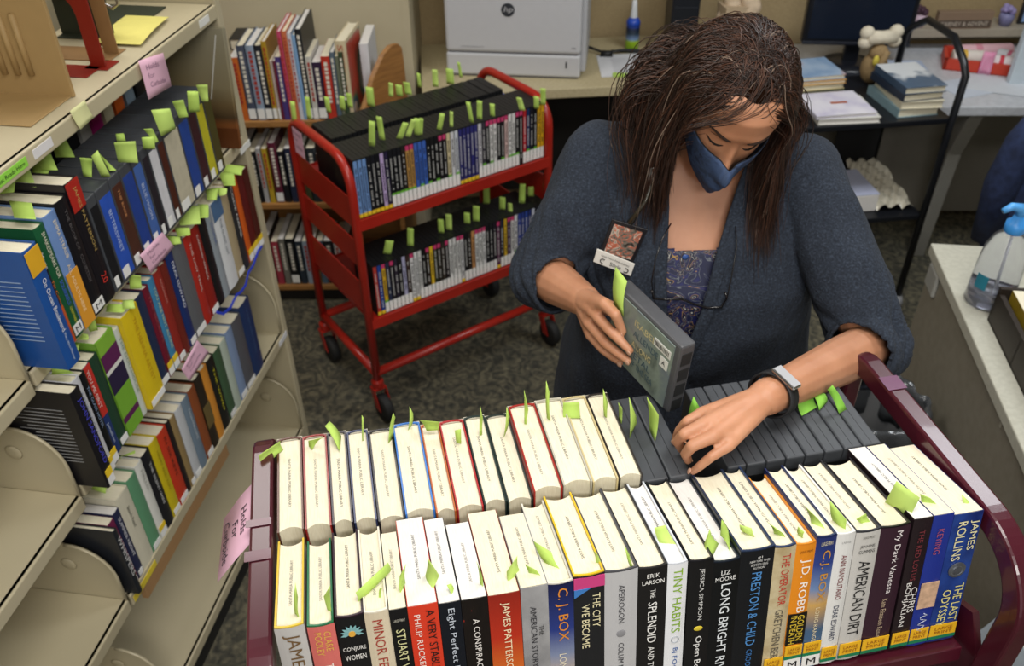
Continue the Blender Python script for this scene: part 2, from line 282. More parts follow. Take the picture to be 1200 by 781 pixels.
CARTSLIPS = [('lime slip in the first book from left, front row of maroon cart', [(-0.243, 0.615, 1.283), (-0.244, 0.614, 1.258), (-0.246, 0.609, 1.222), (-0.253, 0.615, 1.222)], 0),
 ('lime slip in the second book from left, front row of maroon cart', [(-0.217, 0.62, 1.25), (-0.208, 0.623, 1.266), (-0.212, 0.618, 1.216), (-0.217, 0.623, 1.216)], 0),
 ('lime slip in the fourth book from left, front row of maroon cart', [(-0.184, 0.633, 1.239), (-0.151, 0.675, 1.239), (-0.15, 0.674, 1.222), (-0.183, 0.63, 1.222)], 0),
 ('second lime slip in the fourth book from left, front row of maroon cart', [(-0.155, 0.634, 1.246), (-0.153, 0.635, 1.244), (-0.156, 0.633, 1.221), (-0.159, 0.634, 1.221)], 0),
 ('lime slip in the fifth book from left, front row of maroon cart', [(-0.134, 0.65, 1.246), (-0.125, 0.651, 1.267), (-0.13, 0.659, 1.219), (-0.133, 0.641, 1.219)], 0),
 ('lime slip in the sixth book from left, front row of maroon cart', [(-0.1, 0.655, 1.271), (-0.089, 0.657, 1.237), (-0.101, 0.64, 1.218), (-0.108, 0.669, 1.218)], 2),
 ('lime slip in the seventh book from left, front row of maroon cart', [(-0.08, 0.647, 1.232), (-0.075, 0.649, 1.232), (-0.072, 0.653, 1.215), (-0.072, 0.638, 1.215)], 0),
 ('lime slip in the eighth book from left, front row of maroon cart', [(-0.044, 0.652, 1.268), (-0.04, 0.652, 1.25), (-0.038, 0.649, 1.214), (-0.042, 0.655, 1.214)], 0),
 ('lime slip in the ninth book from left, front row of maroon cart', [(-0.01, 0.668, 1.228), (0.003, 0.667, 1.259), (0.007, 0.678, 1.213), (-0.004, 0.657, 1.213)], 2),
 ('lime slip in the tenth book from left, front row of maroon cart', [(0.012, 0.674, 1.233), (0.025, 0.666, 1.233), (0.033, 0.658, 1.216), (0.018, 0.66, 1.216)], 0),
 ('lime slip in the eleventh book from left, front row of maroon cart', [(0.023, 0.71, 1.232), (0.044, 0.693, 1.232), (0.057, 0.676, 1.215), (0.038, 0.688, 1.215)], 0),
 ('lime slip in the twelfth book from left, front row of maroon cart', [(0.093, 0.68, 1.25), (0.098, 0.679, 1.244), (0.104, 0.676, 1.22), (0.098, 0.681, 1.22)], 2),
 ('lime slip in the thirteenth book from left, front row of maroon cart', [(0.13, 0.68, 1.257), (0.136, 0.678, 1.244), (0.146, 0.677, 1.216), (0.141, 0.677, 1.216)], 0),
 ('lime slip in the fifteenth book from left, front row of maroon cart', [(0.174, 0.73, 1.23), (0.188, 0.734, 1.23), (0.202, 0.713, 1.213), (0.18, 0.72, 1.213)], 2),
 ('lime slip in the sixteenth book from left, front row of maroon cart', [(0.235, 0.715, 1.218), (0.238, 0.714, 1.246), (0.255, 0.721, 1.209), (0.242, 0.699, 1.209)], 0),
 ('lime slip in the seventeenth book from left, front row of maroon cart', [(0.256, 0.725, 1.221), (0.254, 0.725, 1.25), (0.272, 0.734, 1.202), (0.268, 0.705, 1.202)], 0),
 ('lime slip in the eighteenth book from left, front row of maroon cart', [(0.281, 0.735, 1.228), (0.295, 0.729, 1.228), (0.304, 0.728, 1.211), (0.289, 0.738, 1.211)], 2),
 ('lime slip in the nineteenth book from left, front row of maroon cart', [(0.317, 0.741, 1.226), (0.326, 0.728, 1.226), (0.341, 0.724, 1.209), (0.327, 0.731, 1.209)], 0),
 ('lime slip in the twentieth book from left, front row of maroon cart', [(0.355, 0.734, 1.224), (0.36, 0.725, 1.224), (0.365, 0.728, 1.207), (0.36, 0.735, 1.207)], 0),
 ('lime slip in the twenty-first book from left, front row of maroon cart', [(0.369, 0.763, 1.23), (0.378, 0.746, 1.23), (0.392, 0.729, 1.213), (0.376, 0.742, 1.213)], 2),
 ('lime slip in the twenty-second book from left, front row of maroon cart', [(0.395, 0.753, 1.25), (0.417, 0.741, 1.227), (0.418, 0.733, 1.21), (0.407, 0.753, 1.21)], 0),
 ('lime slip in the twenty-third book from left, front row of maroon cart', [(0.43, 0.743, 1.226), (0.445, 0.752, 1.226), (0.458, 0.744, 1.209), (0.446, 0.745, 1.209)], 0),
 ('lime slip in the twenty-fourth book from left, front row of maroon cart', [(0.485, 0.778, 1.257), (0.512, 0.761, 1.244), (0.505, 0.757, 1.208), (0.485, 0.786, 1.208)], 2),
 ('lime slip in the twenty-fifth book from left, front row of maroon cart', [(0.523, 0.78, 1.23), (0.533, 0.773, 1.23), (0.55, 0.765, 1.213), (0.526, 0.769, 1.213)], 0),
 ('lime slip in the twenty-seventh book from left, front row of maroon cart', [(0.579, 0.783, 1.225), (0.588, 0.777, 1.218), (0.595, 0.774, 1.207), (0.586, 0.776, 1.207)], 2),
 ('lime slip in the first book from left, back row of maroon cart', [(-0.348, 0.866, 1.229), (-0.324, 0.893, 1.229), (-0.323, 0.895, 1.21), (-0.344, 0.863, 1.21)], 0),
 ('lime slip in the second book from left, back row of maroon cart', [(-0.267, 0.924, 1.227), (-0.262, 0.934, 1.227), (-0.246, 0.923, 1.208), (-0.244, 0.892, 1.208)], 0),
 ('second lime slip in the second book from left, back row of maroon cart', [(-0.285, 0.895, 1.227), (-0.266, 0.901, 1.227), (-0.283, 0.896, 1.208), (-0.289, 0.903, 1.208)], 0),
 ('lime slip in the fourth book from left, back row of maroon cart', [(-0.211, 0.918, 1.253), (-0.209, 0.918, 1.247), (-0.214, 0.917, 1.204), (-0.216, 0.917, 1.204)], 0),
 ('lime slip in the fifth book from left, back row of maroon cart', [(-0.168, 0.924, 1.251), (-0.166, 0.925, 1.241), (-0.172, 0.93, 1.199), (-0.179, 0.916, 1.199)], 0),
 ('lime slip in the sixth book from left, back row of maroon cart', [(-0.147, 0.942, 1.246), (-0.143, 0.943, 1.232), (-0.148, 0.946, 1.204), (-0.152, 0.937, 1.204)], 0),
 ('second lime slip in the sixth book from left, back row of maroon cart', [(-0.134, 0.937, 1.224), (-0.105, 0.933, 1.224), (-0.108, 0.936, 1.205), (-0.125, 0.934, 1.205)], 0),
 ('lime slip in the eighth book from left, back row of maroon cart', [(-0.083, 0.917, 1.222), (-0.074, 0.918, 1.224), (-0.075, 0.916, 1.196), (-0.082, 0.919, 1.196)], 0),
 ('lime slip in the ninth book from left, back row of maroon cart', [(-0.046, 0.931, 1.255), (-0.043, 0.931, 1.232), (-0.045, 0.932, 1.198), (-0.049, 0.93, 1.198)], 0),
 ('lime slip in the tenth book from left, back row of maroon cart', [(-0.009, 0.935, 1.25), (-0.005, 0.935, 1.232), (-0.011, 0.939, 1.194), (-0.014, 0.93, 1.194)], 0),
 ('lime slip in the eleventh book from left, back row of maroon cart', [(0.016, 0.944, 1.273), (0.022, 0.944, 1.236), (0.019, 0.943, 1.207), (0.016, 0.945, 1.207)], 0),
 ('lime slip in the twelfth book from left, back row of maroon cart', [(0.047, 0.95, 1.285), (0.052, 0.949, 1.263), (0.054, 0.946, 1.21), (0.049, 0.953, 1.21)], 0),
 ('lime slip in the thirteenth book from left, back row of maroon cart', [(0.073, 0.967, 1.227), (0.097, 0.968, 1.227), (0.098, 0.954, 1.208), (0.073, 0.954, 1.208)], 0),
 ('lime slip in the fourteenth book from left, back row of maroon cart', [(0.129, 0.959, 1.26), (0.137, 0.958, 1.235), (0.137, 0.956, 1.206), (0.133, 0.96, 1.206)], 0),
 ('small lime slip left of the first dark case in back row of maroon cart', [(0.153, 0.963, 1.229), (0.159, 0.962, 1.22), (0.16, 0.959, 1.191), (0.156, 0.966, 1.191)], 0),
 ('lime slip standing on the first dark case in back row of maroon cart', [(0.164, 0.942, 1.259), (0.176, 0.94, 1.225), (0.179, 0.953, 1.191), (0.168, 0.928, 1.191)], 0),
 ('lime slip standing on second dark case, just before the lifted case', [(0.188, 0.935, 1.265), (0.207, 0.931, 1.233), (0.204, 0.921, 1.191), (0.199, 0.944, 1.191)], 0),
 ('bright slip between the lifted case and the resting hand', [(0.259, 0.956, 1.246), (0.277, 0.951, 1.213), (0.262, 0.941, 1.191), (0.259, 0.97, 1.191)], 1),
 ('green slip nearest the watch on dark cases', [(0.425, 0.989, 1.203), (0.452, 1.002, 1.203), (0.457, 0.989, 1.192), (0.428, 0.97, 1.192)], 1),
 ('green slip second from the watch on dark cases', [(0.452, 1.002, 1.203), (0.47, 1.008, 1.203), (0.475, 1.0, 1.192), (0.457, 0.981, 1.192)], 1),
 ('green slip third from the watch on dark cases, tallest', [(0.466, 0.993, 1.223), (0.471, 0.99, 1.234), (0.499, 0.984, 1.191), (0.485, 0.975, 1.191)], 1)]
REDSLIPS = [('lime slip standing in top front row of red cart, first from left', [(-0.4, 2.386, 1.036), (-0.383, 2.389, 1.031), (-0.39, 2.384, 0.957), (-0.409, 2.388, 0.957)], 0),
 ('lime slip standing in top front row of red cart, second from left', [(-0.384, 2.424, 1.032), (-0.368, 2.427, 1.028), (-0.365, 2.424, 0.957), (-0.382, 2.428, 0.957)], 0),
 ('lime slip standing in top front row of red cart, third from left', [(-0.31, 2.434, 1.008), (-0.293, 2.436, 1.004), (-0.315, 2.43, 0.957), (-0.334, 2.434, 0.957)], 0),
 ('lime slip standing in top front row of red cart, fourth from left', [(-0.285, 2.448, 1.012), (-0.27, 2.45, 1.008), (-0.292, 2.444, 0.957), (-0.308, 2.448, 0.957)], 2),
 ('lime slip standing in top front row of red cart, fifth from left', [(-0.278, 2.455, 1.012), (-0.261, 2.456, 1.008), (-0.265, 2.453, 0.957), (-0.282, 2.457, 0.957)], 0),
 ('lime slip standing in top front row of red cart, sixth from left', [(-0.263, 2.46, 1.01), (-0.252, 2.461, 1.006), (-0.258, 2.458, 0.957), (-0.27, 2.461, 0.957)], 0),
 ('lime slip standing in top front row of red cart, seventh from left', [(-0.205, 2.488, 1.011), (-0.19, 2.49, 1.008), (-0.203, 2.486, 0.957), (-0.218, 2.49, 0.957)], 0),
 ('lime slip standing in top front row of red cart, eighth from left', [(-0.177, 2.51, 1.007), (-0.167, 2.511, 1.004), (-0.169, 2.508, 0.957), (-0.18, 2.512, 0.957)], 2),
 ('lime slip standing in top front row of red cart, ninth from left', [(-0.129, 2.538, 1.025), (-0.116, 2.539, 1.022), (-0.107, 2.537, 0.957), (-0.12, 2.541, 0.957)], 0),
 ('lime slip standing in top front row of red cart, tenth from left', [(-0.097, 2.562, 1.018), (-0.081, 2.563, 1.015), (-0.083, 2.56, 0.957), (-0.099, 2.565, 0.957)], 0),
 ('lime slip standing in top front row of red cart, eleventh from left', [(-0.059, 2.58, 1.0), (-0.044, 2.581, 0.997), (-0.044, 2.578, 0.957), (-0.058, 2.583, 0.957)], 0),
 ('lime slip standing in top front row of red cart, twelfth from left', [(0.022, 2.623, 1.001), (0.039, 2.623, 0.998), (0.05, 2.621, 0.957), (0.032, 2.625, 0.957)], 2),
 ('lime slip standing in top front row of red cart, thirteenth from left', [(0.077, 2.635, 0.999), (0.094, 2.635, 0.996), (0.094, 2.633, 0.957), (0.078, 2.637, 0.957)], 0),
 ('lime slip standing in top front row of red cart, fourteenth from left', [(0.098, 2.663, 1.013), (0.115, 2.663, 1.01), (0.115, 2.661, 0.957), (0.099, 2.665, 0.957)], 0),
 ('lime slip standing in top back row of red cart, first from left', [(-0.66, 2.559, 1.025), (-0.646, 2.562, 1.021), (-0.648, 2.558, 0.957), (-0.664, 2.562, 0.957)], 0),
 ('lime slip standing in top back row of red cart, second from left', [(-0.617, 2.575, 1.032), (-0.604, 2.578, 1.028), (-0.605, 2.574, 0.957), (-0.621, 2.578, 0.957)], 0),
 ('lime slip standing in top back row of red cart, third from left', [(-0.569, 2.623, 1.012), (-0.555, 2.626, 1.007), (-0.553, 2.622, 0.957), (-0.569, 2.627, 0.957)], 0),
 ('lime slip standing in top back row of red cart, fourth from left', [(-0.527, 2.649, 1.001), (-0.511, 2.652, 0.997), (-0.514, 2.647, 0.957), (-0.531, 2.652, 0.957)], 2),
 ('lime slip standing in top back row of red cart, fifth from left', [(-0.524, 2.641, 1.006), (-0.51, 2.644, 1.002), (-0.511, 2.64, 0.957), (-0.527, 2.644, 0.957)], 0),
 ('lime slip standing in top back row of red cart, sixth from left', [(-0.507, 2.659, 1.007), (-0.492, 2.662, 1.003), (-0.49, 2.658, 0.957), (-0.507, 2.663, 0.957)], 0),
 ('lime slip standing in top back row of red cart, seventh from left', [(-0.446, 2.667, 1.023), (-0.423, 2.67, 1.018), (-0.422, 2.666, 0.957), (-0.446, 2.671, 0.957)], 0),
 ('lime slip standing in top back row of red cart, eighth from left', [(-0.383, 2.744, 1.005), (-0.37, 2.746, 1.001), (-0.372, 2.742, 0.957), (-0.387, 2.747, 0.957)], 2),
 ('lime slip standing in top back row of red cart, ninth from left', [(-0.362, 2.745, 0.998), (-0.342, 2.748, 0.993), (-0.341, 2.744, 0.957), (-0.362, 2.749, 0.957)], 0),
 ('lime slip standing in top back row of red cart, tenth from left', [(-0.339, 2.757, 1.001), (-0.318, 2.759, 0.997), (-0.313, 2.756, 0.957), (-0.335, 2.761, 0.957)], 0),
 ('lime slip standing in top back row of red cart, eleventh from left', [(-0.299, 2.816, 1.008), (-0.288, 2.817, 1.004), (-0.286, 2.815, 0.957), (-0.298, 2.819, 0.957)], 0),
 ('lime slip standing in top back row of red cart, twelfth from left', [(-0.249, 2.82, 1.017), (-0.231, 2.821, 1.014), (-0.231, 2.818, 0.957), (-0.25, 2.823, 0.957)], 2),
 ('lime slip standing in top back row of red cart, thirteenth from left', [(-0.205, 2.841, 1.012), (-0.181, 2.842, 1.008), (-0.18, 2.839, 0.957), (-0.205, 2.844, 0.957)], 0),
 ('lime slip standing in top back row of red cart, fourteenth from left', [(-0.171, 2.896, 1.012), (-0.161, 2.897, 1.009), (-0.154, 2.895, 0.957), (-0.165, 2.899, 0.957)], 0),
 ('lime slip standing in lower row of red cart, first from left', [(-0.389, 2.378, 0.642), (-0.365, 2.382, 0.637), (-0.378, 2.376, 0.592), (-0.403, 2.38, 0.592)], 0),
 ('lime slip standing in lower row of red cart, second from left', [(-0.324, 2.422, 0.66), (-0.305, 2.425, 0.655), (-0.31, 2.421, 0.592), (-0.33, 2.425, 0.592)], 0),
 ('lime slip standing in lower row of red cart, third from left', [(-0.234, 2.499, 0.646), (-0.216, 2.5, 0.642), (-0.216, 2.498, 0.592), (-0.235, 2.501, 0.592)], 0),
 ('lime slip standing in lower row of red cart, fourth from left', [(-0.21, 2.518, 0.653), (-0.19, 2.519, 0.649), (-0.191, 2.517, 0.592), (-0.211, 2.52, 0.592)], 2),
 ('lime slip standing in lower row of red cart, fifth from left', [(-0.153, 2.556, 0.636), (-0.133, 2.558, 0.632), (-0.133, 2.555, 0.592), (-0.154, 2.559, 0.592)], 0),
 ('lime slip standing in lower row of red cart, sixth from left', [(-0.123, 2.572, 0.652), (-0.101, 2.573, 0.648), (-0.103, 2.57, 0.592), (-0.125, 2.574, 0.592)], 0),
 ('lime slip standing in lower row of red cart, seventh from left', [(-0.036, 2.646, 0.643), (-0.016, 2.646, 0.639), (-0.017, 2.644, 0.592), (-0.037, 2.648, 0.592)], 0),
 ('lime slip standing in lower row of red cart, eighth from left', [(-0.009, 2.631, 0.627), (0.006, 2.631, 0.624), (0.007, 2.629, 0.592), (-0.008, 2.633, 0.592)], 2),
 ('lime slip at rear of the lower shelf of red cart, first from left', [(-0.09, 2.674, 0.664), (-0.069, 2.675, 0.663), (-0.07, 2.674, 0.6), (-0.092, 2.675, 0.6)], 0),
 ('lime slip at rear of the lower shelf of red cart, second from left', [(0.032, 2.674, 0.674), (0.052, 2.674, 0.673), (0.049, 2.674, 0.6), (0.029, 2.674, 0.6)], 0),
 ('lime slip at rear of the lower shelf of red cart, third from left', [(0.061, 2.721, 0.638), (0.081, 2.721, 0.638), (0.081, 2.721, 0.6), (0.061, 2.721, 0.6)], 0)]
SHELF = {'A': [('big blue book showing its back cover', -0.926, 0.037, 0.235, 0.16, -0.065, '#1f4f96', 1, [('V', 'On Ocean Boulevard', '#e8eaf0', 0.55, 0.06, 0.01, 0.105), ('V', 'Mary Alice Monroe', '#c9d6ea', 0.5, 0.17, 0.007, 0.055)], 'ocean'),
 ('thin dark and orange paperback', -0.8528, 0.0072, 0.19, 0.12, -0.03, '#23242c', 0, [('V', 'Marie', '#d8d8d8', 0.5, 0.006, 0.007, 0.03), ('V', 'Till Consequences', '#e07a3c', 0.5, 0.06, 0.007, 0.1)], 'band:0:.4:#c2542a'),
 ('green and black spine with pale lettering', -0.8446, 0.0288, 0.225, 0.15, -0.03, '#1e5a38', 1, [('V', 'SHAKESPEARE FOR', '#e8e6d0', 0.55, 0.012, 0.0085, 0.09), ('V', 'SQUIRRELS', '#4a64d8', 0.5, 0.108, 0.01, 0.05), ('V', 'CHRISTOPHER M', '#e0d83a', 0.5, 0.163, 0.006, 0.035)], 'M'),
 ('pale blue and amber jacket', -0.8144, 0.036, 0.23, 0.15, -0.03, '#6f8fc4', 1, [('V', 'EMMA STRAUB', '#f0e0c0', 0.6, 0.015, 0.008, 0.075), ('V', 'ALL ADULTS HERE', '#f0d9b0', 0.45, 0.1, 0.008, 0.1)], 'band:0:.5:#dd9a32'),
 ('black jacket with dim grey lettering', -0.7769, 0.037, 0.235, 0.15, -0.03, '#17161a', 1, [('V', 'THE BOOK OF', '#5f5a5c', 0.5, 0.02, 0.007, 0.08), ('V', 'COURTESY', '#5f5a5c', 0.5, 0.11, 0.008, 0.06)], 'M'),
 ('black jacket with red head and gold capitals', -0.7384, 0.0389, 0.25, 0.155, -0.03, '#18151a', 1, [('V', 'JAMES PATTERSON', '#b59a5a', 0.55, 0.012, 0.0105, 0.13), ('V', '20', '#d23a30', 0.5, 0.19, 0.016, 0.02)], 'band:.78:1:#a8281f'),
 ('slim black case with yellow sticker', -0.698, 0.0299, 0.2, 0.13, -0.03, '#191a1e', 0, [], 'case'),
 ('audiobook case with bright blue sleeve', -0.6666, 0.0452, 0.2, 0.13, -0.03, '#2c53b4', 0, [('V', 'BITTERSWEET', '#b9c9ea', 0.5, 0.05, 0.01, 0.09)], 'case'),
 ('audiobook case with brown sleeve', -0.6199, 0.0389, 0.2, 0.13, -0.03, '#4a2c22', 0, [('V', 'THE RIVER', '#c98a5a', 0.5, 0.03, 0.007, 0.06)], 'case'),
 ('audiobook case with royal blue sleeve', -0.5794, 0.0401, 0.2, 0.13, -0.03, '#25408c', 0, [], 'case'),
 ('audiobook case with mid blue sleeve', -0.5378, 0.0348, 0.2, 0.13, -0.03, '#4465a8', 0, [('V', 'BLUE MOON', '#c9d2e6', 0.5, 0.06, 0.009, 0.08)], 'case'),
 ('audiobook case with charcoal sleeve', -0.5015, 0.0269, 0.2, 0.13, -0.03, '#26222a', 0, [], 'case'),
 ('audiobook case with white sleeve', -0.4731, 0.0358, 0.2, 0.13, -0.03, '#d3d3d8', 0, [], 'case'),
 ('audiobook case with dark rust sleeve', -0.4357, 0.0279, 0.2, 0.13, -0.03, '#4a241a', 0, [], 'case'),
 ('wide audiobook case with beige map sleeve', -0.4063, 0.0654, 0.2, 0.13, -0.03, '#bfb8a2', 0, [], 'case'),
 ('audiobook case with navy sleeve', -0.3394, 0.045, 0.2, 0.13, -0.03, '#22438f', 0, [], 'case'),
 ('audiobook case with wine red sleeve', -0.2929, 0.037, 0.2, 0.13, -0.03, '#3a1c22', 0, [], 'case'),
 ('audiobook case with yellow and black sleeve', -0.2544, 0.038, 0.2, 0.13, -0.03, '#bdb62a', 0, [], 'case'),
 ('thin audiobook case with dark gold sleeve', -0.215, 0.0389, 0.2, 0.13, -0.03, '#4a4420', 0, [], 'case')],
'B': [('thick black book showing white blurb text', -0.941, 0.0275, 0.235, 0.155, -0.06, '#19181c', 1, [('V', 'JOHN SANDFORD', '#4a4ac4', 0.5, 0.02, 0.013, 0.16)], 'sandford'),
 ('white jacket with thin grey capitals', -0.9125, 0.0248, 0.235, 0.15, -0.045, '#cfd0d6', 1, [('V', 'APEIROGON', '#8f98b0', 0.5, 0.03, 0.007, 0.1)], 'Y'),
 ('black jacket with small blue letters', -0.8862, 0.0218, 0.225, 0.15, -0.04, '#141519', 1, [('V', 'THE GLASS HOTEL', '#8fa4c4', 0.5, 0.03, 0.006, 0.1)], 'Y'),
 ('red over navy paperback', -0.8629, 0.0258, 0.22, 0.14, -0.03, '#23386e', 0, [('V', 'YOU ME FIRST', '#e6d9d2', 0.5, 0.01, 0.008, 0.09), ('V', 'Jonathan', '#c9d4ea', 0.5, 0.14, 0.008, 0.05)], 'band:.45:1:#c0332a'),
 ('slim dark green jacket', -0.8356, 0.0299, 0.22, 0.15, -0.03, '#24402f', 1, [], 'W'),
 ('broad striped green and purple spine', -0.8042, 0.0572, 0.235, 0.155, -0.03, '#76aa36', 1, [], 'green'),
 ('white jacket with pale green edge', -0.7455, 0.0207, 0.22, 0.15, -0.03, '#c6ccc4', 1, [('V', 'THE DOLLHOUSE', '#6f8f84', 0.5, 0.02, 0.007, 0.14)], 'W'),
 ('broad bright yellow jacket', -0.7233, 0.0603, 0.235, 0.155, -0.04, '#d9bd1e', 1, [('V', 'THE HENNA ARTIST', '#b9901a', 0.55, 0.02, 0.01, 0.16)], 'W'),
 ('navy blue jacket', -0.6615, 0.0401, 0.23, 0.15, -0.03, '#22304e', 1, [], 'W'),
 ('dark crimson jacket', -0.6199, 0.0227, 0.23, 0.15, -0.03, '#6a1a2c', 1, [('V', 'THE SECRETS', '#a84a54', 0.5, 0.02, 0.007, 0.12)], 'Y'),
 ('light blue jacket with yellow sticker', -0.5957, 0.0238, 0.235, 0.15, -0.03, '#3d7fa8', 1, [('V', 'YOU ARE NOT ALONE', '#c9d8b0', 0.5, 0.02, 0.008, 0.16)], 'Y'),
 ('brick red jacket', -0.5704, 0.0299, 0.235, 0.15, -0.03, '#8f2a22', 1, [('V', 'RODHAM', '#c9857a', 0.5, 0.02, 0.007, 0.06)], 'W'),
 ('dark red brown jacket', -0.539, 0.0248, 0.235, 0.15, -0.03, '#6b251d', 1, [], 'W'),
 ('navy jacket with large white capitals', -0.5127, 0.0299, 0.24, 0.15, -0.03, '#1b2f66', 1, [('V', 'DEAR EDWARD', '#dfe4ee', 0.55, 0.02, 0.009, 0.12)], 'W'),
 ('tall slate grey jacket', -0.4813, 0.0501, 0.245, 0.16, -0.03, '#5e6064', 1, [], 'W'),
 ('scarlet jacket with white lettering', -0.4297, 0.033, 0.235, 0.15, -0.03, '#a82a20', 1, [('V', 'THE LAST TRIAL', '#d8c9c0', 0.5, 0.02, 0.007, 0.13)], 'W'),
 ('deep scarlet jacket', -0.3951, 0.038, 0.235, 0.15, -0.03, '#8c2018', 1, [('V', 'CAMINO WINDS', '#e0d4cc', 0.5, 0.02, 0.007, 0.12)], 'W'),
 ('matt black jacket', -0.3557, 0.035, 0.24, 0.15, -0.03, '#161619', 1, [], ''),
 ('grey and blue jacket', -0.3192, 0.0299, 0.235, 0.15, -0.03, '#8f979e', 1, [('V', 'OONA', '#3d5c9c', 0.5, 0.03, 0.008, 0.06)], 'W'),
 ('white jacket with coloured picture at its head', -0.2878, 0.0521, 0.24, 0.16, -0.03, '#d6d8da', 1, [('V', 'THE GUEST LIST', '#4a5a6a', 0.5, 0.05, 0.009, 0.1)], 'band:.8:1:#4a6a8f'),
 ('sand coloured jacket', -0.2342, 0.038, 0.245, 0.15, -0.03, '#a89878', 1, [], 'W'),
 ('black and white striped jacket', -0.1947, 0.0329, 0.24, 0.15, -0.03, '#2b2b2e', 1, [('V', 'CODE NAME', '#e4e4e2', 0.5, 0.01, 0.008, 0.14)], 'W'),
 ('vivid orange jacket', -0.1604, 0.0269, 0.24, 0.15, -0.03, '#c8591e', 1, [], 'Y'),
 ('dark wine jacket', -0.1319, 0.035, 0.235, 0.15, -0.03, '#5a1c1a', 1, [], 'Y'),
 ('brown red jacket at end of row', -0.0954, 0.0288, 0.23, 0.14, -0.03, '#4a1f1a', 1, [], 'Y')],
'C': [('thick dark book with red corner', -0.933, 0.0131, 0.2, 0.15, -0.02, '#23262c', 1, [('V', 'WHISPERS', '#d8d8d8', 0.5, 0.02, 0.012, 0.12)], 'W'),
 ('magenta and navy paperback', -0.9184, 0.0218, 0.2, 0.14, 0.0, '#7a2450', 0, [('V', 'KISSES', '#d8b0c0', 0.5, 0.02, 0.007, 0.09)], 'W'),
 ('navy paperback with white letters', -0.895, 0.0218, 0.205, 0.14, 0.0, '#262c4e', 0, [('V', 'SUMMER NIGHT', '#e4e4e8', 0.5, 0.02, 0.008, 0.12)], 'W'),
 ('cream jacket with thin script', -0.8717, 0.046, 0.22, 0.15, 0.0, '#d2cdb8', 1, [('V', 'Beach Read', '#4a4a40', 0.5, 0.04, 0.008, 0.06)], 'W'),
 ('sage green jacket', -0.8242, 0.036, 0.225, 0.15, 0.0, '#5f9470', 1, [], 'W'),
 ('white jacket with tiny orange flowers', -0.7867, 0.0279, 0.23, 0.15, 0.0, '#d9d9d2', 1, [('V', 'HELLO', '#8a8a84', 0.5, 0.02, 0.007, 0.06)], 'Y'),
 ('black jacket with white capitals', -0.7573, 0.0339, 0.23, 0.15, 0.0, '#1b1c22', 1, [('V', 'THE SILENT WIFE', '#d4d4d4', 0.5, 0.03, 0.007, 0.13)], 'W'),
 ('lemon yellow jacket', -0.7219, 0.034, 0.23, 0.15, 0.0, '#c9b51c', 1, [('V', 'HAPPY AND YOU', '#8f8014', 0.5, 0.03, 0.007, 0.12)], 'W'),
 ('tomato red jacket with black capitals', -0.6864, 0.0399, 0.225, 0.15, 0.0, '#c23a22', 1, [('V', 'IN SIX KEYS', '#2a1a18', 0.5, 0.02, 0.008, 0.12)], 'W'),
 ('slim dark jacket', -0.645, 0.0167, 0.225, 0.14, 0.0, '#241c1e', 1, [], 'W'),
 ('slim tan jacket', -0.6267, 0.0228, 0.22, 0.14, 0.0, '#8f7850', 1, [], 'W'),
 ('pale grey jacket', -0.6024, 0.0329, 0.22, 0.15, 0.0, '#bfc2c6', 1, [], 'W'),
 ('blue grey jacket', -0.568, 0.033, 0.22, 0.15, 0.0, '#6f8090', 1, [('V', 'TIGHTROPE', '#d0d8e0', 0.5, 0.03, 0.007, 0.1)], 'W'),
 ('rust brown jacket', -0.5335, 0.0348, 0.22, 0.15, 0.0, '#8a4a28', 1, [], 'W'),
 ('dark jacket with gold speckles', -0.4972, 0.035, 0.225, 0.15, 0.0, '#2c241c', 1, [], 'band:.3:.6:#6a5a34'),
 ('apricot orange jacket', -0.4607, 0.0309, 0.225, 0.15, 0.0, '#d08a34', 1, [], 'W'),
 ('black jacket with yellow capitals', -0.4283, 0.038, 0.225, 0.15, 0.0, '#1d1d1b', 1, [('V', 'THE WIVES', '#cfc82a', 0.5, 0.03, 0.008, 0.14)], ''),
 ('moss green jacket', -0.3888, 0.038, 0.22, 0.15, 0.0, '#3f5a40', 1, [], 'W'),
 ('white and green jacket', -0.3494, 0.034, 0.22, 0.15, 0.0, '#b0bcae', 1, [], 'W'),
 ('hazy blue and white jacket', -0.3138, 0.0399, 0.225, 0.15, 0.0, '#7f93b4', 1, [], 'W'),
 ('grey and black jacket', -0.2724, 0.0542, 0.225, 0.15, 0.0, '#55565c', 1, [], 'W'),
 ('deep blue jacket with teal swirls', -0.2167, 0.0623, 0.235, 0.16, 0.0, '#1f3560', 1, [('V', 'THE HOUSE', '#4a6a94', 0.5, 0.02, 0.007, 0.15)], '')]}
BTAPE = [V((-0.7, 1.713, 0.857)), V((-0.696, 1.74, 0.832)), V((-0.69, 1.777, 0.823)), V((-0.683, 1.818, 0.832)), V((-0.679, 1.846, 0.823)), V((-0.674, 1.875, 0.824)), V((-0.67, 1.901, 0.843)), V((-0.664, 1.936, 0.845)), V((-0.661, 1.957, 0.853)), V((-0.658, 1.979, 0.86)), V((-0.654, 2.002, 0.859))]
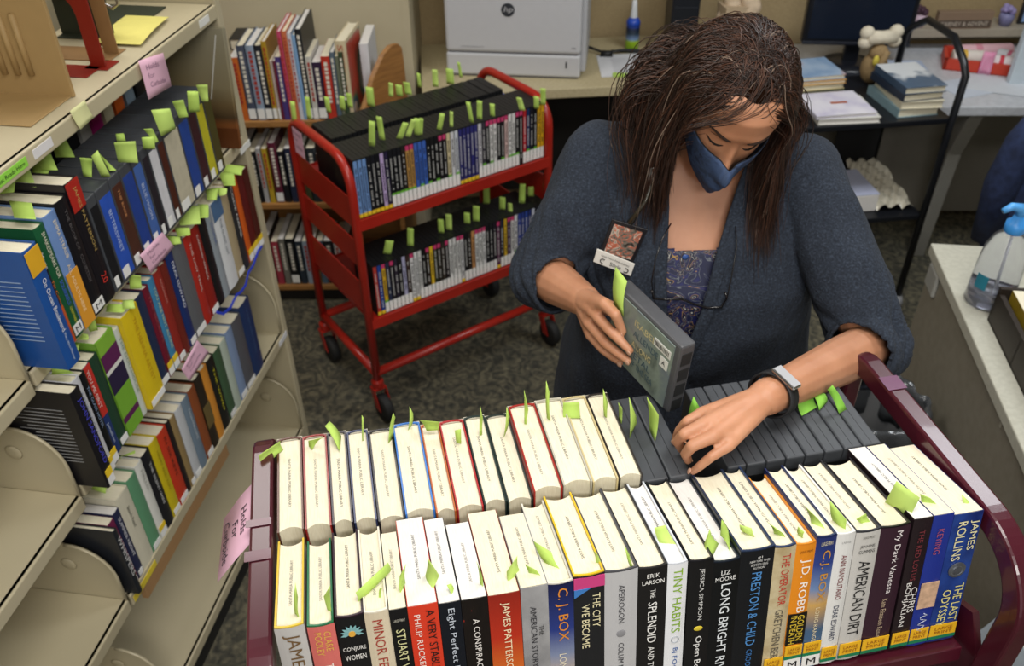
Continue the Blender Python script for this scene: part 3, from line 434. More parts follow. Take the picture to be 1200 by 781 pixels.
BNOTES = [([(-0.727, 1.72, 1.464), (-0.712, 1.815, 1.445), (-0.712, 1.816, 1.373), (-0.727, 1.719, 1.384)], '#e3b5cb', 'pink handwritten note hanging from the top shelf edge of left bookcase'), ([(-0.766, 1.475, 1.467), (-0.758, 1.523, 1.467), (-0.757, 1.533, 1.429), (-0.764, 1.486, 1.427)], '#dfe0a6', 'blank pale yellow note stuck under the top shelf edge of left bookcase'), ([(-0.734, 1.498, 1.155), (-0.719, 1.591, 1.151), (-0.715, 1.618, 1.099), (-0.731, 1.515, 1.099)], '#e3b5cb', 'pink note stuck below the upper row of books on left bookcase'), ([(-0.731, 1.519, 0.843), (-0.717, 1.605, 0.857), (-0.712, 1.638, 0.795), (-0.728, 1.533, 0.796)], '#e3b5cb', 'pink note stuck below the middle row of books on left bookcase')]
BSLIPS = [('lime slip on audiobook cases in the upper row of left bookcase, first from left', [(-0.91, 1.649, 1.338), (-0.876, 1.636, 1.338), (-0.834, 1.569, 1.333), (-0.872, 1.57, 1.333)], 0),
 ('lime slip on audiobook cases in the upper row of left bookcase, second from left', [(-0.783, 1.488, 1.372), (-0.765, 1.497, 1.365), (-0.772, 1.487, 1.332), (-0.789, 1.491, 1.332)], 0),
 ('lime slip on audiobook cases in the upper row of left bookcase, third from left', [(-0.758, 1.482, 1.377), (-0.746, 1.488, 1.386), (-0.738, 1.489, 1.332), (-0.754, 1.487, 1.332)], 2),
 ('lime slip on audiobook cases in the upper row of left bookcase, fourth from left', [(-0.794, 1.581, 1.338), (-0.787, 1.573, 1.338), (-0.736, 1.513, 1.333), (-0.747, 1.51, 1.333)], 0),
 ('lime slip on audiobook cases in the upper row of left bookcase, fifth from left', [(-0.773, 1.633, 1.351), (-0.76, 1.639, 1.349), (-0.759, 1.637, 1.332), (-0.776, 1.634, 1.332)], 0),
 ('lime slip on audiobook cases in the upper row of left bookcase, sixth from left', [(-0.737, 1.54, 1.376), (-0.704, 1.556, 1.371), (-0.705, 1.544, 1.332), (-0.744, 1.548, 1.332)], 2),
 ('lime slip on audiobook cases in the upper row of left bookcase, seventh from left', [(-0.709, 1.598, 1.359), (-0.689, 1.607, 1.356), (-0.69, 1.601, 1.332), (-0.714, 1.602, 1.332)], 0),
 ('lime slip on audiobook cases in the upper row of left bookcase, eighth from left', [(-0.713, 1.625, 1.364), (-0.698, 1.631, 1.362), (-0.694, 1.635, 1.332), (-0.7, 1.628, 1.332)], 0),
 ('lime slip on audiobook cases in the upper row of left bookcase, ninth from left', [(-0.706, 1.668, 1.384), (-0.674, 1.682, 1.381), (-0.677, 1.694, 1.332), (-0.696, 1.659, 1.332)], 2),
 ('lime slip on audiobook cases in the upper row of left bookcase, tenth from left', [(-0.691, 1.745, 1.369), (-0.67, 1.753, 1.369), (-0.668, 1.752, 1.332), (-0.686, 1.748, 1.332)], 0),
 ('lime slip on audiobook cases in the upper row of left bookcase, eleventh from left', [(-0.666, 1.774, 1.379), (-0.646, 1.782, 1.375), (-0.651, 1.777, 1.332), (-0.674, 1.774, 1.332)], 0),
 ('lime slip on audiobook cases in the upper row of left bookcase, twelfth from left', [(-0.664, 1.828, 1.37), (-0.642, 1.835, 1.368), (-0.647, 1.831, 1.332), (-0.662, 1.831, 1.332)], 2),
 ('lime slip on books at near end of upper row, left bookcase, first from left', [(-0.89, 1.409, 1.378), (-0.863, 1.424, 1.378), (-0.845, 1.357, 1.373), (-0.867, 1.352, 1.373)], 0),
 ('lime slip on books at near end of upper row, left bookcase, second from left', [(-0.836, 1.32, 1.378), (-0.794, 1.31, 1.378), (-0.769, 1.264, 1.373), (-0.807, 1.27, 1.373)], 0),
 ('lime slip on books at near end of upper row, left bookcase, third from left', [(-0.899, 1.451, 1.378), (-0.863, 1.457, 1.378), (-0.814, 1.374, 1.373), (-0.851, 1.382, 1.373)], 2),
 ('lime slip on books at near end of upper row, left bookcase, fourth from left', [(-0.864, 1.47, 1.378), (-0.824, 1.456, 1.378), (-0.812, 1.412, 1.373), (-0.84, 1.419, 1.373)], 0),
 ('lime slip on books at near end of upper row, left bookcase, fifth from left', [(-0.883, 1.509, 1.378), (-0.845, 1.508, 1.378), (-0.802, 1.437, 1.373), (-0.83, 1.438, 1.373)], 0),
 ('lime slip on near half of middle row, left bookcase, first from left', [(-0.815, 1.219, 1.099), (-0.793, 1.221, 1.099), (-0.773, 1.209, 1.094), (-0.812, 1.205, 1.094)], 0),
 ('lime slip on near half of middle row, left bookcase, second from left', [(-0.828, 1.27, 1.099), (-0.791, 1.287, 1.099), (-0.779, 1.247, 1.094), (-0.817, 1.248, 1.094)], 0),
 ('lime slip on near half of middle row, left bookcase, third from left', [(-0.816, 1.323, 1.099), (-0.786, 1.315, 1.099), (-0.784, 1.304, 1.094), (-0.811, 1.305, 1.094)], 2),
 ('lime slip on near half of middle row, left bookcase, fourth from left', [(-0.789, 1.329, 1.142), (-0.775, 1.337, 1.141), (-0.776, 1.335, 1.093), (-0.79, 1.33, 1.093)], 0),
 ('lime slip on near half of middle row, left bookcase, fifth from left', [(-0.787, 1.412, 1.099), (-0.746, 1.408, 1.099), (-0.748, 1.389, 1.094), (-0.782, 1.392, 1.094)], 0),
 ('lime slip on near half of middle row, left bookcase, sixth from left', [(-0.758, 1.423, 1.099), (-0.737, 1.425, 1.099), (-0.728, 1.402, 1.094), (-0.751, 1.4, 1.094)], 2),
 ('lime slip on near half of middle row, left bookcase, seventh from left', [(-0.753, 1.469, 1.128), (-0.735, 1.478, 1.119), (-0.738, 1.472, 1.093), (-0.761, 1.47, 1.093)], 0),
 ('lime slip on far half of middle row, left bookcase, first from left', [(-0.743, 1.659, 1.102), (-0.711, 1.652, 1.102), (-0.704, 1.633, 1.097), (-0.726, 1.627, 1.097)], 0),
 ('lime slip on far half of middle row, left bookcase, second from left', [(-0.734, 1.691, 1.102), (-0.702, 1.691, 1.102), (-0.695, 1.668, 1.097), (-0.721, 1.662, 1.097)], 0),
 ('lime slip on far half of middle row, left bookcase, third from left', [(-0.752, 1.774, 1.102), (-0.707, 1.792, 1.102), (-0.685, 1.715, 1.097), (-0.729, 1.709, 1.097)], 2),
 ('lime slip on far half of middle row, left bookcase, fourth from left', [(-0.712, 1.796, 1.102), (-0.687, 1.792, 1.102), (-0.675, 1.741, 1.097), (-0.694, 1.741, 1.097)], 0),
 ('lime slip on far half of middle row, left bookcase, fifth from left', [(-0.712, 1.865, 1.102), (-0.682, 1.873, 1.102), (-0.677, 1.822, 1.097), (-0.699, 1.823, 1.097)], 0),
 ('lime slip on far half of middle row, left bookcase, sixth from left', [(-0.688, 1.873, 1.102), (-0.663, 1.868, 1.102), (-0.663, 1.846, 1.097), (-0.676, 1.842, 1.097)], 2),
 ('lime slip on far half of middle row, left bookcase, seventh from left', [(-0.699, 1.995, 1.102), (-0.647, 1.98, 1.102), (-0.648, 1.943, 1.097), (-0.706, 1.962, 1.097)], 0),
 ('lime slip on far half of middle row, left bookcase, eighth from left', [(-0.704, 1.95, 1.102), (-0.666, 1.945, 1.102), (-0.65, 1.891, 1.097), (-0.678, 1.892, 1.097)], 0),
 ('lime slip in the lower row of left bookcase, first from left', [(-0.879, 1.286, 0.736), (-0.837, 1.278, 0.736), (-0.839, 1.257, 0.731), (-0.875, 1.27, 0.731)], 0),
 ('lime slip in the lower row of left bookcase, second from left', [(-0.844, 1.356, 0.736), (-0.816, 1.376, 0.736), (-0.81, 1.351, 0.731), (-0.835, 1.339, 0.731)], 0)]
LBT = [('orange paperback', '#c4662a', -0.945, 0.028, 0.17, 0.181, 0),
 ('slate blue hardback', '#4a5164', -0.915, 0.027, 0.2, 0.187, 1),
 ('silver blue hardback', '#8f9fb4', -0.884, 0.027, 0.2, 0.19, 1),
 ('dark navy book', '#22242e', -0.855, 0.024, 0.2, 0.197, 1),
 ('yellow patterned book', '#b08f2a', -0.829, 0.016, 0.21, 0.187, 1),
 ('small white and red paperback', '#b9a8a0', -0.811, 0.009, 0.16, 0.196, 1),
 ('small wine paperback', '#6a2436', -0.8, 0.008, 0.16, 0.151, 0),
 ('violet paperback', '#4a3a78', -0.791, 0.018, 0.17, 0.173, 0),
 ('pink magazine', '#c44a6c', -0.77, 0.013, 0.235, 0.197, 0),
 ('orange and white magazine', '#c8704a', -0.755, 0.017, 0.235, 0.182, 0),
 ('white magazine', '#c9ccd6', -0.737, 0.013, 0.23, 0.195, 0),
 ('light blue magazine', '#7fa4cc', -0.723, 0.012, 0.225, 0.156, 0),
 ('black picture book', '#1f2226', -0.71, 0.021, 0.24, 0.22, 1),
 ('white short book', '#c4c4bc', -0.688, 0.018, 0.17, 0.173, 1),
 ('aubergine book', '#33243e', -0.668, 0.029, 0.155, 0.162, 1),
 ('red book', '#b8382a', -0.636, 0.029, 0.17, 0.177, 0),
 ('painted blue book', '#5a6a78', -0.605, 0.016, 0.18, 0.179, 0),
 ('grey green book', '#6a7260', -0.587, 0.009, 0.17, 0.151, 0),
 ('dark green book', '#3a4a34', -0.576, 0.017, 0.18, 0.161, 0)]
LBM = [('grey blue thin book', '#4a5660', -1.072, 0.018, 0.2, 0.164, 0),
 ('dark green book', '#26332e', -1.051, 0.019, 0.22, 0.196, 0),
 ('ochre thin book', '#8a6a2a', -1.029, 0.013, 0.2, 0.188, 0),
 ('blue grey book', '#5c6f80', -1.013, 0.023, 0.21, 0.158, 0),
 ('dark green wide book', '#25302c', -0.98, 0.026, 0.2, 0.19, 0),
 ('black book', '#16161a', -0.95, 0.027, 0.19, 0.157, 0),
 ('white grey book', '#a8a8aa', -0.919, 0.016, 0.2, 0.181, 0),
 ('yellow book', '#b89a2c', -0.898, 0.018, 0.2, 0.156, 0),
 ('maroon book', '#5c1f34', -0.873, 0.027, 0.22, 0.15, 1),
 ('black thin book', '#1b1b20', -0.842, 0.02, 0.19, 0.194, 0),
 ('navy book', '#262c44', -0.816, 0.021, 0.2, 0.16, 0),
 ('grey book', '#5a5c60', -0.79, 0.024, 0.19, 0.161, 0),
 ('olive book', '#44462e', -0.761, 0.021, 0.21, 0.199, 0),
 ('dark slate book', '#2c3238', -0.736, 0.029, 0.2, 0.194, 0),
 ('brown book', '#4f3a2a', -0.703, 0.023, 0.18, 0.164, 0),
 ('white book', '#b5b5b0', -0.676, 0.02, 0.17, 0.198, 0),
 ('teal book', '#2c4a50', -0.652, 0.027, 0.2, 0.177, 0)]
LBB = [('dark brown book', '#33261f', -1.117, 0.036, 0.19, 0.184, 0),
 ('moss book', '#4a4a38', -1.073, 0.033, 0.2, 0.16, 0),
 ('cream topped black book', '#262420', -0.966, 0.028, 0.2, 0.197, 0),
 ('rose red book', '#a33a4a', -0.932, 0.025, 0.18, 0.185, 0),
 ('grey book', '#77746c', -0.902, 0.022, 0.19, 0.198, 0),
 ('black book', '#191a1c', -0.875, 0.031, 0.19, 0.195, 1),
 ('dark blue book', '#2a3440', -0.839, 0.023, 0.18, 0.165, 0),
 ('pale blue book', '#8f9fb0', -0.811, 0.022, 0.18, 0.168, 0),
 ('tan book', '#9a8a5c', -0.784, 0.025, 0.19, 0.158, 0),
 ('steel blue book', '#53697c', -0.755, 0.023, 0.18, 0.157, 0),
 ('dark wide book', '#22242a', -0.728, 0.034, 0.18, 0.153, 0),
 ('white paperback', '#b9b9b9', -0.689, 0.022, 0.17, 0.165, 1),
 ('wine book', '#5a2a34', -0.662, 0.027, 0.18, 0.18, 0)]
HL = {'W': V((0.36, 0.949, 1.248)), 'i': [V((0.265, 0.918, 1.247)), V((0.243, 0.909, 1.24)), V((0.235, 0.913, 1.22)), V((0.232, 0.916, 1.199))], 'm': [V((0.258, 0.888, 1.253)), V((0.233, 0.878, 1.247)), V((0.228, 0.889, 1.222)), V((0.237, 0.897, 1.199))], 'r': [V((0.269, 0.868, 1.251)), V((0.241, 0.859, 1.243)), V((0.236, 0.867, 1.22)), V((0.243, 0.876, 1.198))], 'p': [V((0.29, 0.861, 1.24)), V((0.266, 0.849, 1.232)), V((0.254, 0.85, 1.214)), V((0.247, 0.856, 1.197))], 't': [V((0.307, 0.943, 1.225)), V((0.277, 0.943, 1.212)), V((0.256, 0.941, 1.196))], 'n': V((0.0, -0.3, 0.95))}
HR = {'W': V((0.118, 1.198, 1.247)), 'i': [V((0.143, 1.108, 1.301)), V((0.156, 1.079, 1.303)), V((0.163, 1.079, 1.285)), V((0.169, 1.077, 1.272))], 'm': [V((0.128, 1.13, 1.271)), V((0.149, 1.085, 1.269)), V((0.167, 1.069, 1.258)), V((0.179, 1.058, 1.25))], 'r': [V((0.123, 1.138, 1.244)), V((0.145, 1.093, 1.238)), V((0.165, 1.072, 1.232)), V((0.178, 1.059, 1.229))], 'p': [V((0.126, 1.135, 1.221)), V((0.143, 1.101, 1.218)), V((0.157, 1.088, 1.213)), V((0.169, 1.075, 1.212))], 't': [V((0.1659, 1.1732, 1.2432)), V((0.1981, 1.1563, 1.2456)), V((0.2099, 1.0978, 1.2947))], 'n': V((-0.8754, -0.4831, 0.0176))}
BADGE = [(0.172, 1.316, 1.331), (0.231, 1.298, 1.32), (0.21, 1.294, 1.254), (0.153, 1.31, 1.265)]
NTAG = [(0.149, 1.309, 1.276), (0.213, 1.289, 1.257), (0.207, 1.287, 1.233), (0.143, 1.307, 1.251)]
CLIP = (0.242, 1.335, 1.399)
GLASS = [[(0.271, 1.305, 1.326), (0.255, 1.285, 1.308), (0.243, 1.265, 1.278), (0.239, 1.255, 1.242), (0.242, 1.25, 1.219)], [(0.381, 1.305, 1.319), (0.383, 1.285, 1.289), (0.376, 1.262, 1.252), (0.371, 1.25, 1.208), (0.365, 1.248, 1.195)], [(0.239, 1.245, 1.231), (0.243, 1.245, 1.213), (0.264, 1.245, 1.211), (0.293, 1.245, 1.211), (0.312, 1.245, 1.201), (0.337, 1.245, 1.192), (0.362, 1.245, 1.193), (0.369, 1.245, 1.211), (0.365, 1.245, 1.224)]]
BTN = (0.298, 1.287, 1.27)
HCO = V((0.1568, 1.1168, 1.3336))
HCA = V((0.4808, -0.8738, -0.0731))
HCB = V((-0.0507, 0.0555, -0.9972))
HCC = V((0.8754, 0.4831, -0.0176))
HSLIP = [(0.158, 1.127, 1.357), (0.173, 1.101, 1.348), (0.17, 1.087, 1.292), (0.157, 1.112, 1.299)]
# ---------------------------------------------------------------- books
def book_parts(root, t, h, d, cover, hard=True, boards=None, page=0, rounded=True, spine_out=True):
    """local axes: x thickness, y from spine to fore-edge, z up; origin at the foot of the spine"""
    bt = .0022 if hard else .0006; ov = .003 if hard else 0.0
    b = B(); r = min(.0026, t * .15) if hard and rounded else .001
    K = 5; out = []; inn = []
    for k in range(K + 1):
        a = -1 + 2 * k / K; out.append((t / 2 + a * t / 2, r * a * a)); inn.append((t / 2 + a * (t / 2 - bt), r * a * a + bt))
    pl = [(t - 0, d)] if 0 else []
    outline = out + [(t, d), (t - bt, d)] + inn[::-1] + [(bt, d), (0, d)]
    # walls of the U-shaped case, bottom/top rims as strips
    n = K + 1
    O = out; I = inn
    def ring(z): return [(0, d)] + O + [(t, d), (t - bt, d)] + I[::-1] + [(bt, d)]
    R = ring(0); N = len(R)
    vs = [(x, y, 0) for x, y in R] + [(x, y, h) for x, y in R]
    fs = [(i, (i + 1) % N, N + (i + 1) % N, N + i) for i in range(N)]
    half = N // 2
    for i in range(half - 0):
        j = N - 1 - i
        if i + 1 < j - 0 and i + 1 <= j - 1:
            fs.append((N + i, N + i + 1, N + j - 1, N + j)); fs.append((j, j - 1, i + 1, i))
    b.add(vs, fs)
    co = b.build('cover', cover if boards is None else boards, root)
    if boards is not None:      # printed jacket wrapped round the boards, a hair outside and shorter than the boards' rim
        e = .0005; z1 = h - .0016; J = B()
        P = [(-e, d * .98)] + [(x - e if x < t * .02 else (x + e if x > t * .98 else x), y - e) for x, y in O] + [(t + e, d * .98)]
        J.grid([[(x, y, .001) for x, y in P], [(x, y, z1) for x, y in P]]); J.build('dust_jacket', cover, root)
    # page block with a hollow fore-edge
    b = B(); c = .006 if hard else 0.0; K = 6; P = [(bt + .0002, bt + r + .0005), (t - bt - .0002, bt + r + .0005)]
    fe = [(t - bt - .0002 - (t - 2 * bt - .0004) * k / K, d - ov - c * (1 - (2 * k / K - 1) ** 2)) for k in range(K + 1)]
    b.prism(P + fe, ov, h - ov, lambda x, y, z: (x, y, z)); b.build('page_block', PAGES[page], root)
GREY = mat('#7f7b74', .8)
STAMPS = [mat('#34322f', .8), mat('#5f5b55', .8), mat('#7d7870', .8)]
def stamp(root, t, h, d, i, hard=True):
    L = d * .52; text('SANTA MARIA PUBLIC LIBRARY', STAMPS[i % 3], root, (t * .58, d * .2 + (i % 4) * .006, h - (.003 if hard else 0) + .0002), (0, 1, 0), (-1, 0, 0), L, .0036, name='library_stamp')
def spine_texts(root, t, h, items):
    for it in items:
        k, s, col, cx, z0, hh, L = it
        if k == 'V':   # reads from head to foot
            text(s, mat(col, .5), root, (cx * t - hh / 2, -.0012, h - z0), (0, 0, -1), (1, 0, 0), L, hh)
        else:
            text(s, mat(col, .5), root, (cx * t - L / 2, -.0012, h - z0 - hh), (1, 0, 0), (0, 0, 1), L, hh)
def patch(root, name, x0, x1, z0, z1, m, y=-.0009, th=.0004, label=None):
    return B().box(x0, x1, y - th, y + .0006, z0, z1).build(name, m, root, label=label)
def slip(name_label, q, m, thick=.0003, bend=.004, group=None, seed=0):
    """paper slip between four corner points (tl, tr, br, bl), slightly curled"""
    a, b_, c, d = [V(p) for p in q]; nrm = (b_ - a).cross(d - a)
    if nrm.length < 1e-8: nrm = V((0, 0, 1))
    nrm.normalize(); rows = []
    for i in range(6):
        f = i / 5; l = a.lerp(d, f); r = b_.lerp(c, f); k = math.sin(PI * f) * bend * (1 if seed % 2 else -1)
        rows.append([l + nrm * k, l.lerp(r, .5) + nrm * k * 1.3, r + nrm * k])
    o = B().grid(rows).build('paper_slip', m, None, True, solid=thick, off=0); return tag(o, name_label, 'paper slip', group)
# ---------------------------------------------------------------- maroon cart in front
CY = rad(11.3); TAU = rad(10.3)
crow = V((math.cos(CY), math.sin(CY), 0)); cdep = V((-math.sin(CY), math.cos(CY), 0)); Zv = V((0, 0, 1))
def CL(x, y, z): return crow * x + cdep * y + Zv * z
cartM = frame(CL(0, 0, 0), crow, cdep)
cart = thing('book_cart', 'maroon metal book cart in front filled with two rows of books', 'book cart', cartM)
dk = B()   # top deck: front half slopes down to the middle, rear half level
XL, XR = -.157, .743
prof = [(.565, 1.003), (.57, .985), (.75, .9545), (.77, .955), (1.0, .955), (1.005, 1.0), (1.012, 1.0), (1.012, .94), (.74, .94), (.565, .97), (.553, .985), (.553, 1.016), (.56, 1.02)]
prof = [(.572, .9995), (.742, .9686), (.752, .9665), (.975, .9665), (.975, .975), (.981, .975), (.981, .945), (.745, .945), (.567, .975)]
dk.prism(prof, XL, XR, lambda a, b, x: (x, a, b)); dk.build('top_deck', MAROON, cart, bev=.002)
for zz in (.62, .2):
    B().prism([(.56, zz + .03), (.78, zz), (.965, zz + .03), (.965, zz + .015), (.78, zz - .015), (.56, zz + .015)], XL, XR, lambda a, b, x: (x, a, b)).build('lower_deck', MAROON, cart, bev=.002)
def hoop_path():
    p = [(.535, .16), (.535, 1.10)]
    for k in range(1, 17): a = PI - k / 16 * PI / 2; p.append((.635 + .1 * math.cos(a), 1.10 + .1 * math.sin(a)))
    for k in range(0, 7): a = PI / 2 - k / 6 * PI / 2; p.append((.935 + .045 * math.cos(a), 1.155 + .045 * math.sin(a)))
    p.append((.98, .16)); return p
for xx, nm in ((-.169, 'l'), (.758, 'r')):
    hp = hoop_path()
    h1 = B().band([(xx, a, b) for a, b in hp], (1, 0, 0), .029, .034).build('end_hoop', MAROON, cart, False, bev=.004)
    # end plate below the hoop opening
    B().prism([(.545, .18), (.545, .98), (.59, 1.05), (.70, 1.0), (.77, .985), (.97, .985), (.97, .18)], xx - .005, xx + .005, lambda a, b, x: (x, a, b)).build('end_plate', MAROON, cart)
    for yy in (.6, .91):
        c = B().band([(xx, yy, .16), (xx, yy, .13), (xx, yy + .02, .06)], (1, 0, 0), .03, .02).build('caster', STEEL, cart)
        B().lathe([(.02, -.014), (.058, -.014), (.06, -.008), (.06, .008), (.058, .014), (.02, .014)], (xx, yy + .02, .06), 20, Matrix.Rotation(PI / 2, 3, 'Y')).build('wheel', RUBBER, c, True)
for yy, L in ((.80, .012), (.745, .016)):
    B().box(-.188, -.156, yy, yy + L, 1.2184, 1.2188).build('clear_tape', mat('#5f3644', .15, .1), cart)
B().box(.743, .773, .865, .895, 1.2184, 1.2188).build('clear_tape', mat('#74506a', .15, .1), cart)
sg = B().grid([[CL(*p) for p in r] for r in (((-.1850, .895, 1.20), (-.1850, .845, 1.20), (-.1850, .79, 1.20)), ((-.205, .893, 1.18), (-.206, .842, 1.179), (-.207, .787, 1.178)), ((-.232, .885, 1.15), (-.234, .835, 1.148), (-.236, .78, 1.147)))]).build('paper_sign', PINK, None, True, solid=.0004, off=0)
sgr = tag(sg, 'pink handwritten sign taped to left hoop of the maroon cart', 'sign')
# handwriting, built on the slanted sheet
ex = -cdep; ey = (CL(-.1850, .8, 1.20) - CL(-.234, .8, 1.148)).normalized()
for s, f, L, st in (('Holds', .24, .046, .026), ('For', .52, .026, .036), ('Curbside', .82, .07, .018)):
    base = CL(-.1850, .895, 1.20).lerp(CL(-.234, .885, 1.148), f + .08) + ex * st + ex.cross(ey) * .0016
    text(s, mat('#3a2f3a', .7), sg, base, ex, ey, L, .0135, name='handwriting')
# -- front row
GRAD9 = ramp_mat('sunset_jacket', [(0, '#e8b23a'), (.35, '#d9772a'), (.7, '#b5301c'), (1, '#8f2417')], axis=2, stretch=(1, 1, 4.4), rough=.3)
GRAD11 = ramp_mat('western_sky_jacket', [(0, '#6b4a34'), (.3, '#c9b49a'), (.5, '#7f8aa8'), (.68, '#2a3a80'), (1, '#151b46')], axis=2, stretch=(1, 1, 4.4), rough=.3)
GRAD21 = ramp_mat('blue_range_jacket', [(0, '#3f6a9a'), (.3, '#46617f'), (.5, '#c9a05a'), (.62, '#6d86b0'), (.8, '#2c3f86'), (1, '#232d63')], axis=2, stretch=(1, 1, 4.4), rough=.3)
VEIN = ramp_mat('red_vein_jacket', [(.0, '#7a1a14'), (.05, '#8a2018'), (.09, '#17100f'), (1, '#100c0c')], 'VORONOI', 90, .3, stretch=(1, 1, .45), distort=1)
SILV = ramp_mat('silver_jacket', [(.3, '#77777a'), (.6, '#a2a2a4')], 'NOISE', 14, .35)
STONE = ramp_mat('mottled_stone_jacket', [(.3, '#a8946c'), (.55, '#c6b894'), (.75, '#b5ae9c')], 'NOISE', 30, .4)
BLUEJ = ramp_mat('blue_nebula_jacket', [(.3, '#14245e'), (.7, '#2a4c9c')], 'NOISE', 20, .3)
J = lambda h: mat(h, .28, .05, 30)
YS = '#e8b020'
def largeprint(root, t, z0=.012, h=.02, m=False):
    patch(root, 'large_print_sticker', .001, t - .001, z0, z0 + h, mat('#e8b322', .5), y=-.0011)
    text('LARGE', mat('#9c5a14', .5), root, (t * .18, -.0026, z0 + h * .56), (1, 0, 0), (0, 0, 1), t * .64, h * .26)
    text('PRINT', mat('#9c5a14', .5), root, (t * .18, -.0026, z0 + h * .2), (1, 0, 0), (0, 0, 1), t * .64, h * .26)
    patch(root, 'green_strip', .0005, t - .0005, z0 - .006, z0, mat('#1f7a52', .4), y=-.0011)
def msticker(root, t, z0=.004):
    patch(root, 'shelf_sticker', .001, t - .001, z0, z0 + .02, WHITE, y=-.0012)
    text('M', BLACK, root, (t * .26, -.0027, z0 + .004), (1, 0, 0), (0, 0, 1), t * .48, .012)
